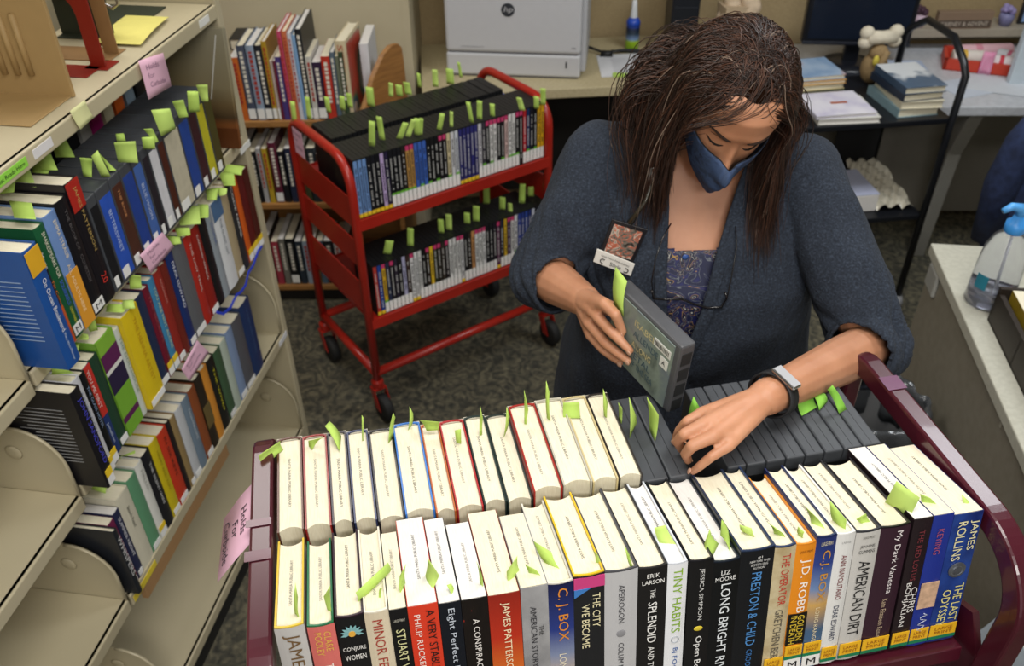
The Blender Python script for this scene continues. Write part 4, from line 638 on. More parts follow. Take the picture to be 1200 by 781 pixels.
FR = {  # number: (look, cover, boards, hard, page, texts)
 1: ('silver grey spine with tall brown letters', J('#b9b7b4'), J('#d8b83c'), 1, 0, [('V', 'JAMES PATTERSON', '#6e5330', .5, .012, .019, .19)]),
 2: ('pink spine with gold and white letters', J('#cf6d66'), J('#1f6b46'), 1, 0, [('V', 'CLARE', '#dcb04e', .7, .010, .008, .03), ('V', 'POOLEY', '#dcb04e', .34, .010, .008, .036), ('V', 'THE AUTHENTICITY PROJECT', '#efe6dc', .5, .06, .013, .15)]),
 3: ('black spine with teal lotus flower', J('#171719'), J('#33222e'), 1, 0, [('H', 'CONJURE', '#e8e6e2', .5, .046, .008, .026), ('H', 'WOMEN', '#e8e6e2', .5, .059, .008, .024)]),
 4: ('cream spine with red capital letters', J('#d3c6ac'), J('#e2dccb'), 1, 0, [('V', 'MINOR FEELINGS', '#a3362a', .5, .012, .0115, .13)]),
 5: ('black spine with pale yellow letters', J('#141416'), None, 0, 0, [('H', 'LARGE PRINT', '#b9b5a8', .5, .014, .004, .014), ('V', 'STUART WOODS', '#d9d7a0', .5, .03, .0105, .11)]),
 6: ('orange red spine with two text lines', J('#d23d26'), None, 0, 1, [('V', 'PHILIP RUCKER AND', '#f2e4da', .28, .012, .007, .12), ('V', 'A VERY STABLE GENIUS', '#1c1413', .72, .008, .010, .15)]),
 7: ('navy black spine with pale serif letters', J('#12161f'), None, 0, 1, [('V', 'Eight Perfect Murders', '#c2cad6', .5, .008, .010, .15)]),
 8: ('black spine covered in red veins', VEIN, None, 0, 1, [('V', 'A CONSPIRACY OF BONES', '#e9e4df', .5, .03, .0075, .15)]),
 9: ('sunset orange spine with cream capitals', GRAD9, None, 0, 0, [('V', 'JAMES PATTERSON', '#f3e3bd', .5, .012, .0115, .12)]),
 10: ('silver paperback spine with dark letters', SILV, None, 0, 0, [('V', 'THE', '#3a3a3c', .7, .062, .006, .016), ('V', 'AMERICAN STORY', '#34343a', .42, .03, .0075, .1)]),
 11: ('navy spine with large golden letters', GRAD11, J('#d8d4c8'), 1, 0, [('V', 'C. J. BOX', '#dc8a2c', .5, .008, .016, .085), ('V', 'LONG RANGE', '#e6dcc4', .5, .115, .009, .08)]),
 12: ('black spine with pink band at its head', J('#202124'), J('#ddb92e'), 1, 0, [('V', 'THE CITY', '#e9e0b6', .72, .03, .0095, .055), ('V', 'WE BECAME', '#e9e0b6', .36, .046, .0095, .072)]),
 13: ('pale grey jacket with thin dark capitals', J('#b9b9bb'), J('#4b4b50'), 1, 0, [('V', 'APEIROGON', '#3a3a40', .5, .022, .0075, .062), ('V', 'COLUM McCANN', '#3a3a40', .5, .118, .0075, .08)]),
 14: ('black spine headed by two short white lines', J('#1b1a1b'), J('#2e2d2e'), 1, 0, [('H', 'ERIK', '#efeeea', .5, .009, .0065, .016), ('H', 'LARSON', '#efeeea', .5, .019, .0065, .028), ('V', 'THE', '#efeeea', .5, .034, .006, .014), ('V', 'SPLENDID', '#f2f1ee', .5, .055, .0115, .068), ('V', 'AND THE VILE', '#efeeea', .5, .13, .008, .07)]),
 15: ('white spine with lime green capitals', J('#e4e6ea'), J('#cfd3da'), 1, 1, [('V', 'TINY HABITS', '#86ae1c', .5, .008, .0115, .105), ('V', 'BJ FOGG', '#2c5aa0', .5, .14, .008, .05)]),
 16: ('black spine with thin capitals and a bird', J('#161618'), J('#1c1c20'), 1, 0, [('V', 'JESSICA SIMPSON', '#d8d8d6', .5, .012, .007, .085), ('V', 'Open Book', '#efefed', .5, .125, .011, .075)]),
 17: ('black spine with ghostly white capitals', J('#0f1114'), J('#1d2430'), 1, 1, [('H', 'LIZ', '#eeeeec', .45, .014, .007, .012), ('H', 'MOORE', '#eeeeec', .45, .024, .007, .026), ('V', 'LONG BRIGHT RIVER', '#e6ecf0', .5, .036, .013, .17)]),
 18: ('broad black spine with steel blue letters', J('#15171b'), J('#27344e'), 1, 0, [('H', '#1', '#d8d8d6', .55, .010, .004, .006), ('H', 'NEW YORK TIMES', '#d8d8d6', .55, .016, .0035, .026), ('H', 'BESTSELLING', '#d8d8d6', .55, .0215, .0035, .022), ('H', 'AUTHORS', '#d8d8d6', .55, .027, .0035, .016), ('V', 'PRESTON & CHILD', '#4f8ccb', .5, .036, .013, .125), ('V', 'CROOKED', '#3d73b0', .5, .168, .008, .05)]),
 19: ('mottled stone coloured spine with red letters', STONE, J('#2b3a5c'), 1, 0, [('V', 'THE OPERATOR', '#c0392b', .55, .012, .011, .085), ('V', 'GRETCHEN BERG', '#5c564c', .5, .105, .011, .095)]),
 20: ('orange spine with heavy white letters', J('#e08a22'), J('#d98a2a'), 1, 0, [('H', 'LARGE PRINT', '#7a4410', .5, .01, .004, .018), ('V', 'J.D. ROBB', '#f8f4ea', .5, .024, .0145, .09)]),
 21: ('blue sky spine with golden letters', GRAD21, J('#1e2a55'), 1, 0, [('H', 'LARGE PRINT', '#d8cfae', .5, .008, .006, .016), ('V', 'C.J. BOX', '#c98f36', .5, .022, .0135, .085), ('V', 'LONG RANGE', '#e8d9b4', .5, .118, .006, .06)]),
 22: ('white spine with dark red and navy letters', J('#dcdcda'), J('#e6e6e4'), 1, 0, [('H', 'LARGE', '#8a8a8a', .5, .012, .003, .012), ('V', 'ANN NAPOLITANO', '#7a2b30', .5, .034, .0075, .075), ('V', 'DEAR EDWARD', '#2b3350', .5, .12, .0075, .062)]),
 23: ('pale grey spine with tall black capitals', J('#c2c0bc'), J('#2a2a30'), 1, 0, [('H', 'LARGE PRINT', '#77756f', .5, .008, .004, .016), ('H', 'JEANINE', '#3a3a3a', .5, .022, .0055, .02), ('H', 'CUMMINS', '#3a3a3a', .5, .03, .0055, .022), ('V', 'AMERICAN DIRT', '#1d1d1f', .5, .048, .0165, .13)]),
 24: ('deep plum spine with white serif letters', J('#35202c'), J('#171317'), 1, 0, [('V', 'My Dark Vanessa', '#e6dfe0', .6, .008, .0105, .105), ('V', 'Kate Elizabeth Russell', '#bba58c', .55, .122, .0075, .072)]),
 25: ('black spine with dim red letters', J('#231a1e'), None, 0, 1, [('V', 'THE RED LOTUS', '#7a3038', .5, .018, .0075, .085), ('V', 'CHRIS', '#e6e3e0', .72, .115, .0095, .045), ('V', 'BOHJALIAN', '#e6e3e0', .34, .106, .0095, .078)]),
 26: ('royal blue spine with small photo of hands', J('#23348c'), None, 0, 0, [('V', 'KEYING', '#a4506e', .45, .022, .009, .042)]),
 27: ('deep blue spine with a silver coin', BLUEJ, None, 0, 0, [('V', 'JAMES', '#e9e2b0', .74, .012, .013, .05), ('V', 'ROLLINS', '#e9e2b0', .34, .012, .013, .065), ('V', 'THE LAST', '#e8df8e', .74, .12, .0125, .066), ('V', 'ODYSSEY', '#e8df8e', .34, .128, .0125, .066)]),
}
fup = cdep * math.sin(TAU) + Zv * math.cos(TAU); fdep = cdep * math.cos(TAU) - Zv * math.sin(TAU)
FO = cdep * .588 + Zv * 1.0
for i, (x, t, h, d) in enumerate(FRONT, 1):
    look, cov, brd, hard, pg, tx = FR[i]
    o = FO + crow * x
    r = thing('book', f'{look}, {nth(i)} from left, front row of maroon cart', 'book', frame(o, crow, fdep, fup), 'books in the front row of the maroon cart')
    book_parts(r, t, h, d, cov, bool(hard), brd, pg); stamp(r, t, h, d, i, hard); spine_texts(r, t, h, tx)
    if i >= 19:
        if i in (20, 21): largeprint(r, t, .03, .018); msticker(r, t)
        else: largeprint(r, t)
    if i == 3:
        lo = B()
        for k in range(9):
            a = rad(-10 + k * 25); ca, sa = math.cos(a), math.sin(a); cx, cz = t / 2, h - .026
            for L, wd, mi in ((.0135, .0022, 0),):
                lo.add([(cx, -.0012, cz), (cx + ca * L * .6 - sa * wd, -.0012, cz + sa * L * .6 + ca * wd), (cx + ca * L, -.0012, cz + sa * L), (cx + ca * L * .6 + sa * wd, -.0012, cz + sa * L * .6 - ca * wd)], [(0, 1, 2, 3)])
        lo.build('lotus_emblem', mat('#7fb0b4', .5), r); B().lathe([(.004, 0), (.004, .0008)], (t / 2, -.0013, h - .026), 14, Matrix.Rotation(PI / 2, 3, 'X')).build('lotus_heart', mat('#d9a441', .5), r)
    if i == 12:
        patch(r, 'pink_band', 0, t, h - .021, h - .004, J('#c8437f'), y=0); B().prism([(0, h - .034), (t * .55, h - .021), (0, h - .021)], -.001, .0004, lambda a, b, y: (a, y, b)).build('blue_corner', J('#3f7ac0'), r)
    if i in (13, 16):
        B().ellips((t / 2, -.0006, h - (.102 if i == 13 else .112)), (.006, .0008, .006 if i == 13 else .004)).build('emblem', mat('#8a8a8e' if i == 13 else '#d8c23a', .4), r)
    if i == 15: B().tube([(t / 2 + .005 * math.cos(a), -.0008, h - .126 + .005 * math.sin(a)) for a in [2 * PI * k / 14 for k in range(14)]], .0005, 5, True).build('smile_emblem', mat('#9aa0a8', .4), r)
    if i == 20:
        patch(r, 'black_panel', 0, t, .05, .105, J('#191613'), y=-.0004); spine_texts(r, t, h, [('V', 'GOLDEN', '#e0c23c', .68, h - .102, .0095, .045), ('V', 'IN DEATH', '#e0c23c', .3, h - .102, .0085, .05)])
    if i == 26:
        patch(r, 'photo_panel', .002, t - .001, .07, .115, mat('#c9a68a', .4, .5, 120)); B().tube([(t * (.5 + .22 * math.sin(k * 1.9)), -.0014, .06 - k * .0032) for k in range(11)], .0006, 5).build('script_flourish', mat('#c8cfe6', .5), r, True)
    if i == 27:
        B().lathe([(.0125, 0), (.0125, .001), (.009, .0016), (.008, .0012), (.006, .0018), (.002, .002)], (t / 2, -.0006, h - .094), 24, Matrix.Rotation(PI / 2, 3, 'X')).build('coin_emblem', mat('#8d939c', .3, .3, 200, metal=.8), r)
# -- back row: books with their spines to the far side
BK = ['#6a3a2e', '#8d2424', '#2b2430', '#1d2740', '#2b2326', '#d9bd32', '#b05c28', '#a8262a', '#20302e', '#24302c', '#a02c26', '#b8b4a6', '#c9b98a', '#2e2a28']
BK2 = ['#5a3428', '#8d2424', '#2b2430', '#2a3358', '#1f1d22', '#2f6fc0', '#b05c28', '#a8262a', '#20302e', '#24302c', '#a02c26', '#b8b4a6', '#c9b98a', '#2e2a28']
BJ = ['warm brown', 'red', 'dark plum', 'navy', 'black', 'yellow and blue', 'orange', 'bright red', 'dark green', 'charcoal', 'scarlet', 'silver', 'pale gold', 'dark brown']
for i, (x, t, h, d) in enumerate(BACKB, 1):
    o = CL(x + t, .79 + d, .967)
    r = thing('book', f'hardback with {BJ[i-1]} boards, {nth(i)} from left in back row of maroon cart', 'book', frame(o, -crow, -cdep), 'books in the back row of the maroon cart')
    book_parts(r, t, h, d, J(BK[i - 1]), True, J(BK2[i - 1]), 0); stamp(r, t, h, d, i)
    P = B(); P.box(-.0006, t + .0006, -.0012, .004, h - .012, h - .002).build('headband', mat('#c9c3b2', .7), r)
def audio_case(r, t, h, d):
    """black moulded audiobook case: shell, hinge groove and clear sleeve edge"""
    B().box(.0004, t - .0004, 0, d, 0, h).build('case_shell', CASE, r, bev=.0025)
    B().box(t / 2 - .0004, t / 2 + .0004, .004, d - .004, h - .0006, h + .0003).build('seam', BLACK, r)
    B().box(.001, t - .001, d - .0004, d + .0006, h * .1, h * .9).build('clasp', BLACK, r)
for i, (x, t) in enumerate(BACKC, 1):
    h = .222
    r = thing('audiobook_case', f'plain dark grey audiobook case, {nth(i)} from left among cases in back row of maroon cart', 'audiobook case', frame(CL(x + t, .965, .967), -crow, -cdep), 'audiobook cases in the back row of the maroon cart')
    audio_case(r, t, h, .172)
for i, (lab, q, k) in enumerate(CARTSLIPS): slip(lab, q, [SLIP, SLIP2, SLIP3][k], seed=i, bend=.003)
# ---------------------------------------------------------------- red media cart
rM = yawframe((-.455, 2.283, 0), 35)
RL, RD = .71, .40
rc = thing('media_cart', 'red tubular metal cart carrying rows of DVD cases', 'book cart', rM)
def rtube(name, pts, r=.0135, n=10, **k): return B().tube(pts, r, n).build(name, RED, rc, True, **k)
for x in (0, RL):
    p = [(x, 0, .13), (x, 0, .87)]
    for k in range(1, 7): a = PI - k / 6 * PI / 2; p.append((x, .085 + .085 * math.cos(a), .87 + .085 * math.sin(a)))
    for k in range(0, 7): a = PI / 2 - k / 6 * PI / 2; p.append((x, RD - .085 + .085 * math.cos(a), .87 + .085 * math.sin(a)))
    p.append((x, RD, .13)); rtube('end_frame', p, .0145, 12)
    for z0, z1 in ((.735, .835), (.595, .69), (.42, .535)):
        B().box(x - .002, x + .002, .0, RD, z0, z1).build('end_panel', RED, rc, bev=.001)
for zz, nm in ((.765, 'shelf'), (.4, 'shelf')):
    b = B(); b.box(.004, RL - .004, -.012, RD + .012, zz - .004, zz); b.box(.004, RL - .004, -.014, -.011, zz - .03, zz + .006); b.box(.004, RL - .004, RD + .011, RD + .014, zz - .03, zz + .006)
    b.build('shelf', RED, rc)
for p in (((0, 0, .185), (RL, 0, .185)), ((0, RD, .185), (RL, RD, .185)), ((0, 0, .185), (0, RD, .185)), ((RL, 0, .185), (RL, RD, .185))): rtube('rail', p, .015, 12)
for x in (0, RL):
    for y in (0, RD):
        c = B(); c.lathe([(.019, .125), (.021, .13), (.021, .15), (.017, .158)], (x, y, 0), 14); c.band([(x + .022, y, .125), (x + .022, y - .01, .1), (x + .022, y - .03, .05)], (0, 1, 0), .03, .003); c.band([(x - .022, y, .125), (x - .022, y - .01, .1), (x - .022, y - .03, .05)], (0, 1, 0), .03, .003)
        c.box(x - .022, x + .022, y - .018, y + .014, .12, .126); c = c.build('caster', RED, rc)
        B().lathe([(.015, -.016), (.046, -.016), (.05, -.01), (.05, .01), (.046, .016), (.015, .016)], (x, y - .03, .0505), 20, Matrix.Rotation(PI / 2, 3, 'Y')).build('wheel', RUBBER, c, True)
B().tube([(.05, .06, .395), (.07, .04, .372), (.1, .03, .365), (.125, .05, .38), (.12, .08, .395)], .004, 6).build('wire_hook', STEEL, rc, True)
def RP(x, y, z): return rM @ V((x, y, z))
rs = B().grid([[RP(-.0165, .345 - .07 * a, z) for a in (0, .5, 1)] for z in (.945, .905, .86)]).build('paper_sign', PINK, None, solid=.0004, off=0); tag(rs, 'small pink sign taped to the left end of the red cart', 'sign')
for k, (s, z0) in enumerate((('Holds', .925), ('For', .905), ('Curbside', .882))): text(s, mat('#8a6a80', .7), rs, RP(-.0175, .338, z0), RP(0, -1, 0) - RP(0, 0, 0), (0, 0, 1), .052 if k != 1 else .026, .011, name='handwriting')
# shared DVD meshes
def case_mesh(t, h=.19, d=.135):
    b = B(); c = .002
    b.prism([(c, 0), (t - c, 0), (t - .0003, c), (t - .0003, d - c), (t - c, d), (c, d), (.0003, d - c), (.0003, c)], 0, h, lambda x, y, z: (x, y, z)); me = b.mesh('dvd_case'); me.materials.append(BLACK); return me
_dm = {}
def dvd(name_lab, M, t, colr, style, group, rng, titled=True):
    r = thing('dvd_case', name_lab, 'DVD case', M, group); k = round(t, 4)
    if k not in _dm: _dm[k] = case_mesh(t)
    link('case_shell', _dm[k], r)
    if titled:
        B().box(.0012, t - .0012, -.0006, .0004, .004, .186).build('spine_sheet', mat(colr, .3, .12, 60), r)
        top = .168
        if 'p' in style: B().box(.0012, t - .0012, -.0009, .0003, .171, .186).build('genre_tag', PINKTAG, r)
        if 'l' in style: B().box(.0008, t - .0008, -.0011, .0002, .004, .042).build('call_label', WHITE, r)
        if 'g' in style: B().box(.0008, t - .0008, -.0013, .0002, .042, .049).build('green_tag', GREENTAG, r)
        if 'y' in style: B().box(.0008, t - .0008, -.0012, .0002, .004, .016).build('rating_tag', YEL, r)
        # printed title: small blocks running down the spine
        b = B(); z = .162; zl = .06 if 'l' in style else .03
        col2 = '#b4b3b0' if sum(lin(colr)[:3]) < .6 else '#26262c'
        while z > zl:
            L = rng.uniform(.003, .006)
            if rng.random() < .85: b.box(t * .36, t * .66, -.0011, -.0005, z - L, z)
            z -= L + rng.uniform(.0015, .003)
        if len(b.v) > 40: b.build('title_lettering', mat(col2, .5), r)
    return r
rng = random.Random(3)
TOPC = [('#6f93c8', 'y', 'sky blue')] * 3 + [('#1b1c22', 'y', 'black'), ('#1b1c22', 'y', 'black'), ('#16171c', 'y', 'black'), ('#b9a4cf', 'y', 'lilac'), ('#2a2440', 'y', 'dark violet')] + [('#1a1b20', 'lg', 'black')] * 3 + [('#2b2420', 'lg', 'brown black'), ('#b58a4a', 'plg', 'tan'), ('#b58a4a', 'plg', 'tan'), ('#3f63b4', 'l', 'blue'), ('#3f63b4', 'lg', 'blue'), ('#3f63b4', 'l', 'blue'), ('#17181b', 'lg', 'black'), ('#1c1c1e', 'l', 'black'), ('#17181b', 'lg', 'black'), ('#201c20', 'pl', 'black'), ('#1a1a1e', 'pl', 'black'), ('#cdbf98', 'lg', 'cream'), ('#cfcfd2', 'l', 'white'), ('#c9ccd4', 'lg', 'white')] + [('#2f2f6e', 'y', 'indigo')] * 5 + [('#c9c6cc', 'l', 'white'), ('#3a3640', 'lg', 'slate'), ('#1b1b20', 'pl', 'black'), ('#d6d4d2', 'plg', 'white'), ('#d6d4d2', 'pl', 'white'), ('#1b1b1e', 'pl', 'black'), ('#221d20', 'plg', 'black'), ('#d8b9b4', 'pl', 'pale pink'), ('#d8d6d4', 'lg', 'white'), ('#d3d1cf', 'lg', 'white'), ('#1a191c', 'plg', 'black'), ('#1a191c', 'p', 'black'), ('#b4262e', 'l', 'dark red'), ('#23305e', 'lg', 'navy'), ('#1c1c24', 'l', 'black'), ('#15161b', 'lg', 'black'), ('#d9a51e', 'l', 'golden yellow'), ('#d9a51e', 'l', 'golden yellow')]
n = len(TOPC); pit = (RL - .03) / n
for i, (c, st, cn) in enumerate(TOPC):
    dvd(f'DVD case with {cn} spine, {nth(i+1)} from left in top front row of red cart', rM @ Matrix.Translation((.015 + pit * i, .004, .7655)), pit - .0004, c, st, 'DVD cases in the top front row of the red cart', rng)
n2 = 44
for i in range(n2):
    t = (RL - .09) / n2
    dvd(f'all black case, {nth(i+1)} from left in top back row of red cart', rM @ Matrix.Translation((.03 + t * (i + 1) - .0002, .302, .7655 + rng.uniform(0, .002))) @ Matrix.Rotation(PI, 4, 'Z'), t - .0004, '#111111', '', 'black cases in the top back row of the red cart', rng, titled=False)
B().box(.655, .672, .18, .235, .767, .93).build('bookend', mat('#1d4fc4', .4), None, bev=.003, M=rM); bo = bpy.data.objects['bookend']; tag(bo, 'bright blue upright bookend ending the black back row on red cart', 'bookend')
B().box(.62, .672, .18, .27, .7656, .7672, M=None).build('foot', mat('#1d4fc4', .4), bo)
LOWC = [('#b03a34', 'y', 'red white'), ('#27418f', 'y', 'blue'), ('#cfa52c', 'plg', 'yellow'), ('#2a3048', 'l', 'dark slate'), ('#231f24', 'pl', 'black'), ('#2b2433', 'l', 'dark violet'), ('#1b1b1e', 'l', 'black'), ('#a7a6c4', 'l', 'lavender'), ('#3a2a26', 'l', 'brown'), ('#d2d2d2', 'py', 'white'), ('#d6d6d6', 'y', 'white'), ('#c9c9c7', 'l', 'white'), ('#17171a', 'l', 'black'), ('#2a2018', 'pl', 'dark brown'), ('#d9b32a', 'l', 'yellow'), ('#2f3420', 'pl', 'olive'), ('#2c2620', 'pl', 'brown'), ('#37302a', 'l', 'brown'), ('#241c22', 'pl', 'black'), ('#dadad8', 'l', 'white'), ('#d4d4d2', 'l', 'white'), ('#dadad8', 'pl', 'white'), ('#cfcfd0', 'py', 'white'), ('#15161a', 'l', 'black'), ('#2a2522', 'l', 'black'), ('#c08a54', 'l', 'tan orange'), ('#d8d8d6', 'pl', 'white'), ('#dcdcda', 'pl', 'white'), ('#d6d6d6', 'pl', 'white'), ('#1a1a20', 'l', 'black'), ('#1c1c22', 'l', 'black'), ('#241c28', 'l', 'black'), ('#5c2a4c', 'py', 'plum'), ('#2a2a38', 'l', 'black'), ('#c8a42e', 'l', 'mustard'), ('#4a2f52', 'pl', 'violet'), ('#d9d7d5', 'pl', 'white'), ('#d2d2d6', 'g', 'white'), ('#2a3d8c', 'y', 'blue'), ('#27397f', 'y', 'blue'), ('#2c4594', 'y', 'blue'), ('#23306c', 'l', 'navy'), ('#b9bccb', 'l', 'pale blue'), ('#1d1f2a', 'l', 'black')]
n = len(LOWC); pit = (RL - .07) / n
for i, (c, st, cn) in enumerate(LOWC):
    dvd(f'DVD case with {cn} spine, {nth(i+1)} from left on lower shelf of red cart', rM @ Matrix.Translation((.035 + pit * i, .004, .4005)) , pit - .0005, c, st, 'DVD cases on the lower shelf of the red cart', rng)
for i, (lab, q, k) in enumerate(REDSLIPS): slip(lab, q, [SLIP, SLIP2, SLIP3][k], seed=i, bend=.002)
# ---------------------------------------------------------------- left bookcase
BY = rad(9); bd = V((math.sin(BY), math.cos(BY), 0)); bn = V((-math.cos(BY), math.sin(BY), 0))
bO = V((-.675, 2.1, 0))     # front edge of the far upright
bM = frame(bO, bd, bn)      # x along the run (far end = 0, nearer = negative), y into the shelf
def BP(x, y, z): return bM @ V((x, y, z))
SZ = {'top': 1.455, 'A': 1.128, 'B': .849, 'C': .505}
NB = -.945                  # where the near section starts
bc = thing('bookcase', 'beige steel cantilever bookcase filled with books at left', 'bookcase', bM)
D = .27
def bshelf(x0, x1, z, nm='shelf', dd=D):
    b = B(); b.box(x0, x1, .0, dd, z - .018, z); b.box(x0, x1, -.002, .012, z - .032, z)
    return b.build(nm, CREAM, bc, bev=.003)
def bplate(x, z, hgt=.165, dd=D):
    p = [(0.012, z - .03), (0.002, z - .02), (.002, z + hgt * .45)]
    for k in range(0, 9): a = PI - k / 8 * PI / 2; p.append((.09 + .088 * math.cos(a), z + hgt * .45 + hgt * .55 * math.sin(a)))
    p += [(dd, z + hgt), (dd, z - .03)]
    o = B().prism(p, x - .002, x + .002, lambda a, b, h: (h, a, b)).build('end_bracket', CREAM, bc, bev=.0015)
    B().tube([(x - .003, y, zz) for y, zz in p[1:12]], .0035, 6).build('rolled_edge', CREAM, bc, True)
    B().lathe([(.017, 0), (.015, .0018), (.004, .0022)], (x - .0035, .1, z + hgt * .62), 20, Matrix.Rotation(-PI / 2, 3, 'Y')).build('embossed_disc', CREAM, o, True)
for k in ('top', 'A', 'B', 'C'): bshelf(NB + .004, -.004, SZ[k])
bshelf(NB + .004, -.004, .12, 'base_shelf', .34); bshelf(NB - .9, NB - .004, .12, 'base_shelf', .34)
for z in (SZ['A'] - .01, SZ['B'] - .02, SZ['C'] + .0): bshelf(NB - .9, NB - .004, z); bplate(NB - .002, z)
bplate(NB - .002, .14)
for k in ('B', 'C'): bplate(-.012, SZ[k], .2)
bplate(-.012, .12, .2)
B().box(NB, -.004, .02, .3, .0, .1).build('kick_plate', mat('#1d1c1a', .7), bc); B().box(NB - .9, NB, .02, .3, .0, .1).build('kick_plate', mat('#1d1c1a', .7), bc)
B().box(NB - .9, 0, .34, .352, .1, 1.95).build('back_panel', CREAM, bc)
B().prism([(0, 0), (0, 1.42), (.0, 2.1), (.42, 2.1), (.42, 0)], 0, .028, lambda a, b, h: (h, a, b)).build('end_panel', CREAM, bc, bev=.004)
B().box(-.03, 0, .3, .345, .1, 2.0).build('upright', CREAM, bc)
B().box(NB - .015, NB + .015, .3, .345, .1, 1.6).build('upright', CREAM, bc)
for x, z, cc, L in ((-.87, 1.44, '#8fd14a', .1), (-.75, 1.44, '#d8d6d8', .055), (-.10, 1.44, '#dfe0dc', .05), (-.035, 1.098, '#dfe0dc', .06), (-.05, .49, '#cfd0d4', .06)):
    B().box(x, x + L, -.0035, -.0015, z - .008, z + .008).build('shelf_label', mat(cc, .6), bc)
text('Great Reads Here', mat('#2a3a1c', .6), bc, (-.862, -.0042, 1.437), (1, 0, 0), (0, 0, 1), .084, .007)
B().box(NB + .05, NB + .5, -.001, .012, .435, .473).build('wood_strip', mat('#a07c54', .6), bc)
B().box(NB + .01, NB + .11, -.0035, -.001, .478, .494).build('yellow_label', mat('#d8c23a', .6), bc)
# -- things on its top shelf
def TP(x, y, z=0): return (x, y, SZ['top'] + z)
BEIGEP = mat('#a08457', .6, .06)
o = B().prism([(.0, 0), (.21, 0), (.21, .235), (.0, .235)], -.55, -.542, lambda a, b, h: TP(h, a + .035, b + .0005)); o.box(-.68, -.542, .04, .24, SZ['top'] + .0005, SZ['top'] + .003)
o = o.build('bookend', BEIGEP, None, bev=.002, M=bM); tag(o, 'tan bookend plate with three raised ribs on top of left bookcase', 'bookend')
for k in range(3): B().tube([TP(-.5515, .155 - k * .026, .04), TP(-.5515, .155 - k * .026, .15)], .006, 8).build('raised_rib', BEIGEP, o, True)
REDB = mat('#7c1d12', .4, .06)
pa = [(0, 0)]; out = [(-.08, 0), (-.08, .16)] + [(-.08 * math.cos(PI * k / 10), .16 + .07 * math.sin(PI * k / 10)) for k in range(1, 10)] + [(.08, .16), (.08, 0)]
inn = [(.048, 0), (.048, .1)] + [(.048 * math.cos(PI * k / 8), .1 + .045 * math.sin(PI * k / 8)) for k in range(1, 8)] + [(-.048, .1), (-.048, 0)]
o = B().prism(out + inn, -.405, -.401, lambda a, b, h: TP(h, .13 + a, b + .001)); o.box(-.46, -.401, .06, .2, SZ['top'] + .0005, SZ['top'] + .0025); o.box(-.42, -.37, .04, .09, SZ['top'] + .0005, SZ['top'] + .0025)
tag(o.build('bookend', REDB, None, bev=.001, M=bM), 'dark red arched metal bookend on top of left bookcase', 'bookend')
BRB = mat('#86663f', .55, .06)
o = B().prism(out + inn, -.335, -.332, lambda a, b, h: TP(h, .14 + a, b + .001)); o.box(-.375, -.305, .06, .22, SZ['top'] + .0005, SZ['top'] + .0025)
tag(o.build('bookend', BRB, None, bev=.001, M=bM), 'brown arched metal bookend behind the dark red one', 'bookend')
o = B(); o.prism([(.12, 0), (.24, 0), (.24, .24), (.12, .24)], -.24, -.235, lambda a, b, h: TP(h, a, b + .001)); o.box(-.26, -.04, .10, .24, SZ['top'] + .0005, SZ['top'] + .0035)
tag(o.build('bookend', mat('#2b3226', .6), None, bev=.002, M=bM), 'dark green bookend with flat base plate at far end of top shelf', 'bookend')
o = B().tube([TP(-.25, .22, .2), TP(-.25, .12, .075), TP(-.25, .1, .065), TP(-.25, .085, .075), TP(-.25, .07, .2)], .004, 8); o.tube([TP(-.25, .07, .2), TP(-.25, .22, .2)], .004, 8)
tag(o.build('wire_clip', STEEL, None, True, M=bM), 'bent chrome wire clip hooked on the dark green bookend', 'wire clip')
o = B().grid([[TP(-.29 + .17 * a, .035 + .1 * b + .02 * a, .006 + .004 * math.sin(a * 3)) for b in (0, .5, 1)] for a in (0, .25, .5, .75, 1)]).build('paper_note', mat('#d8cf74', .8), None, solid=.0006, off=0, M=bM); tag(o, 'sheet of yellow paper lying on top of left bookcase', 'paper')
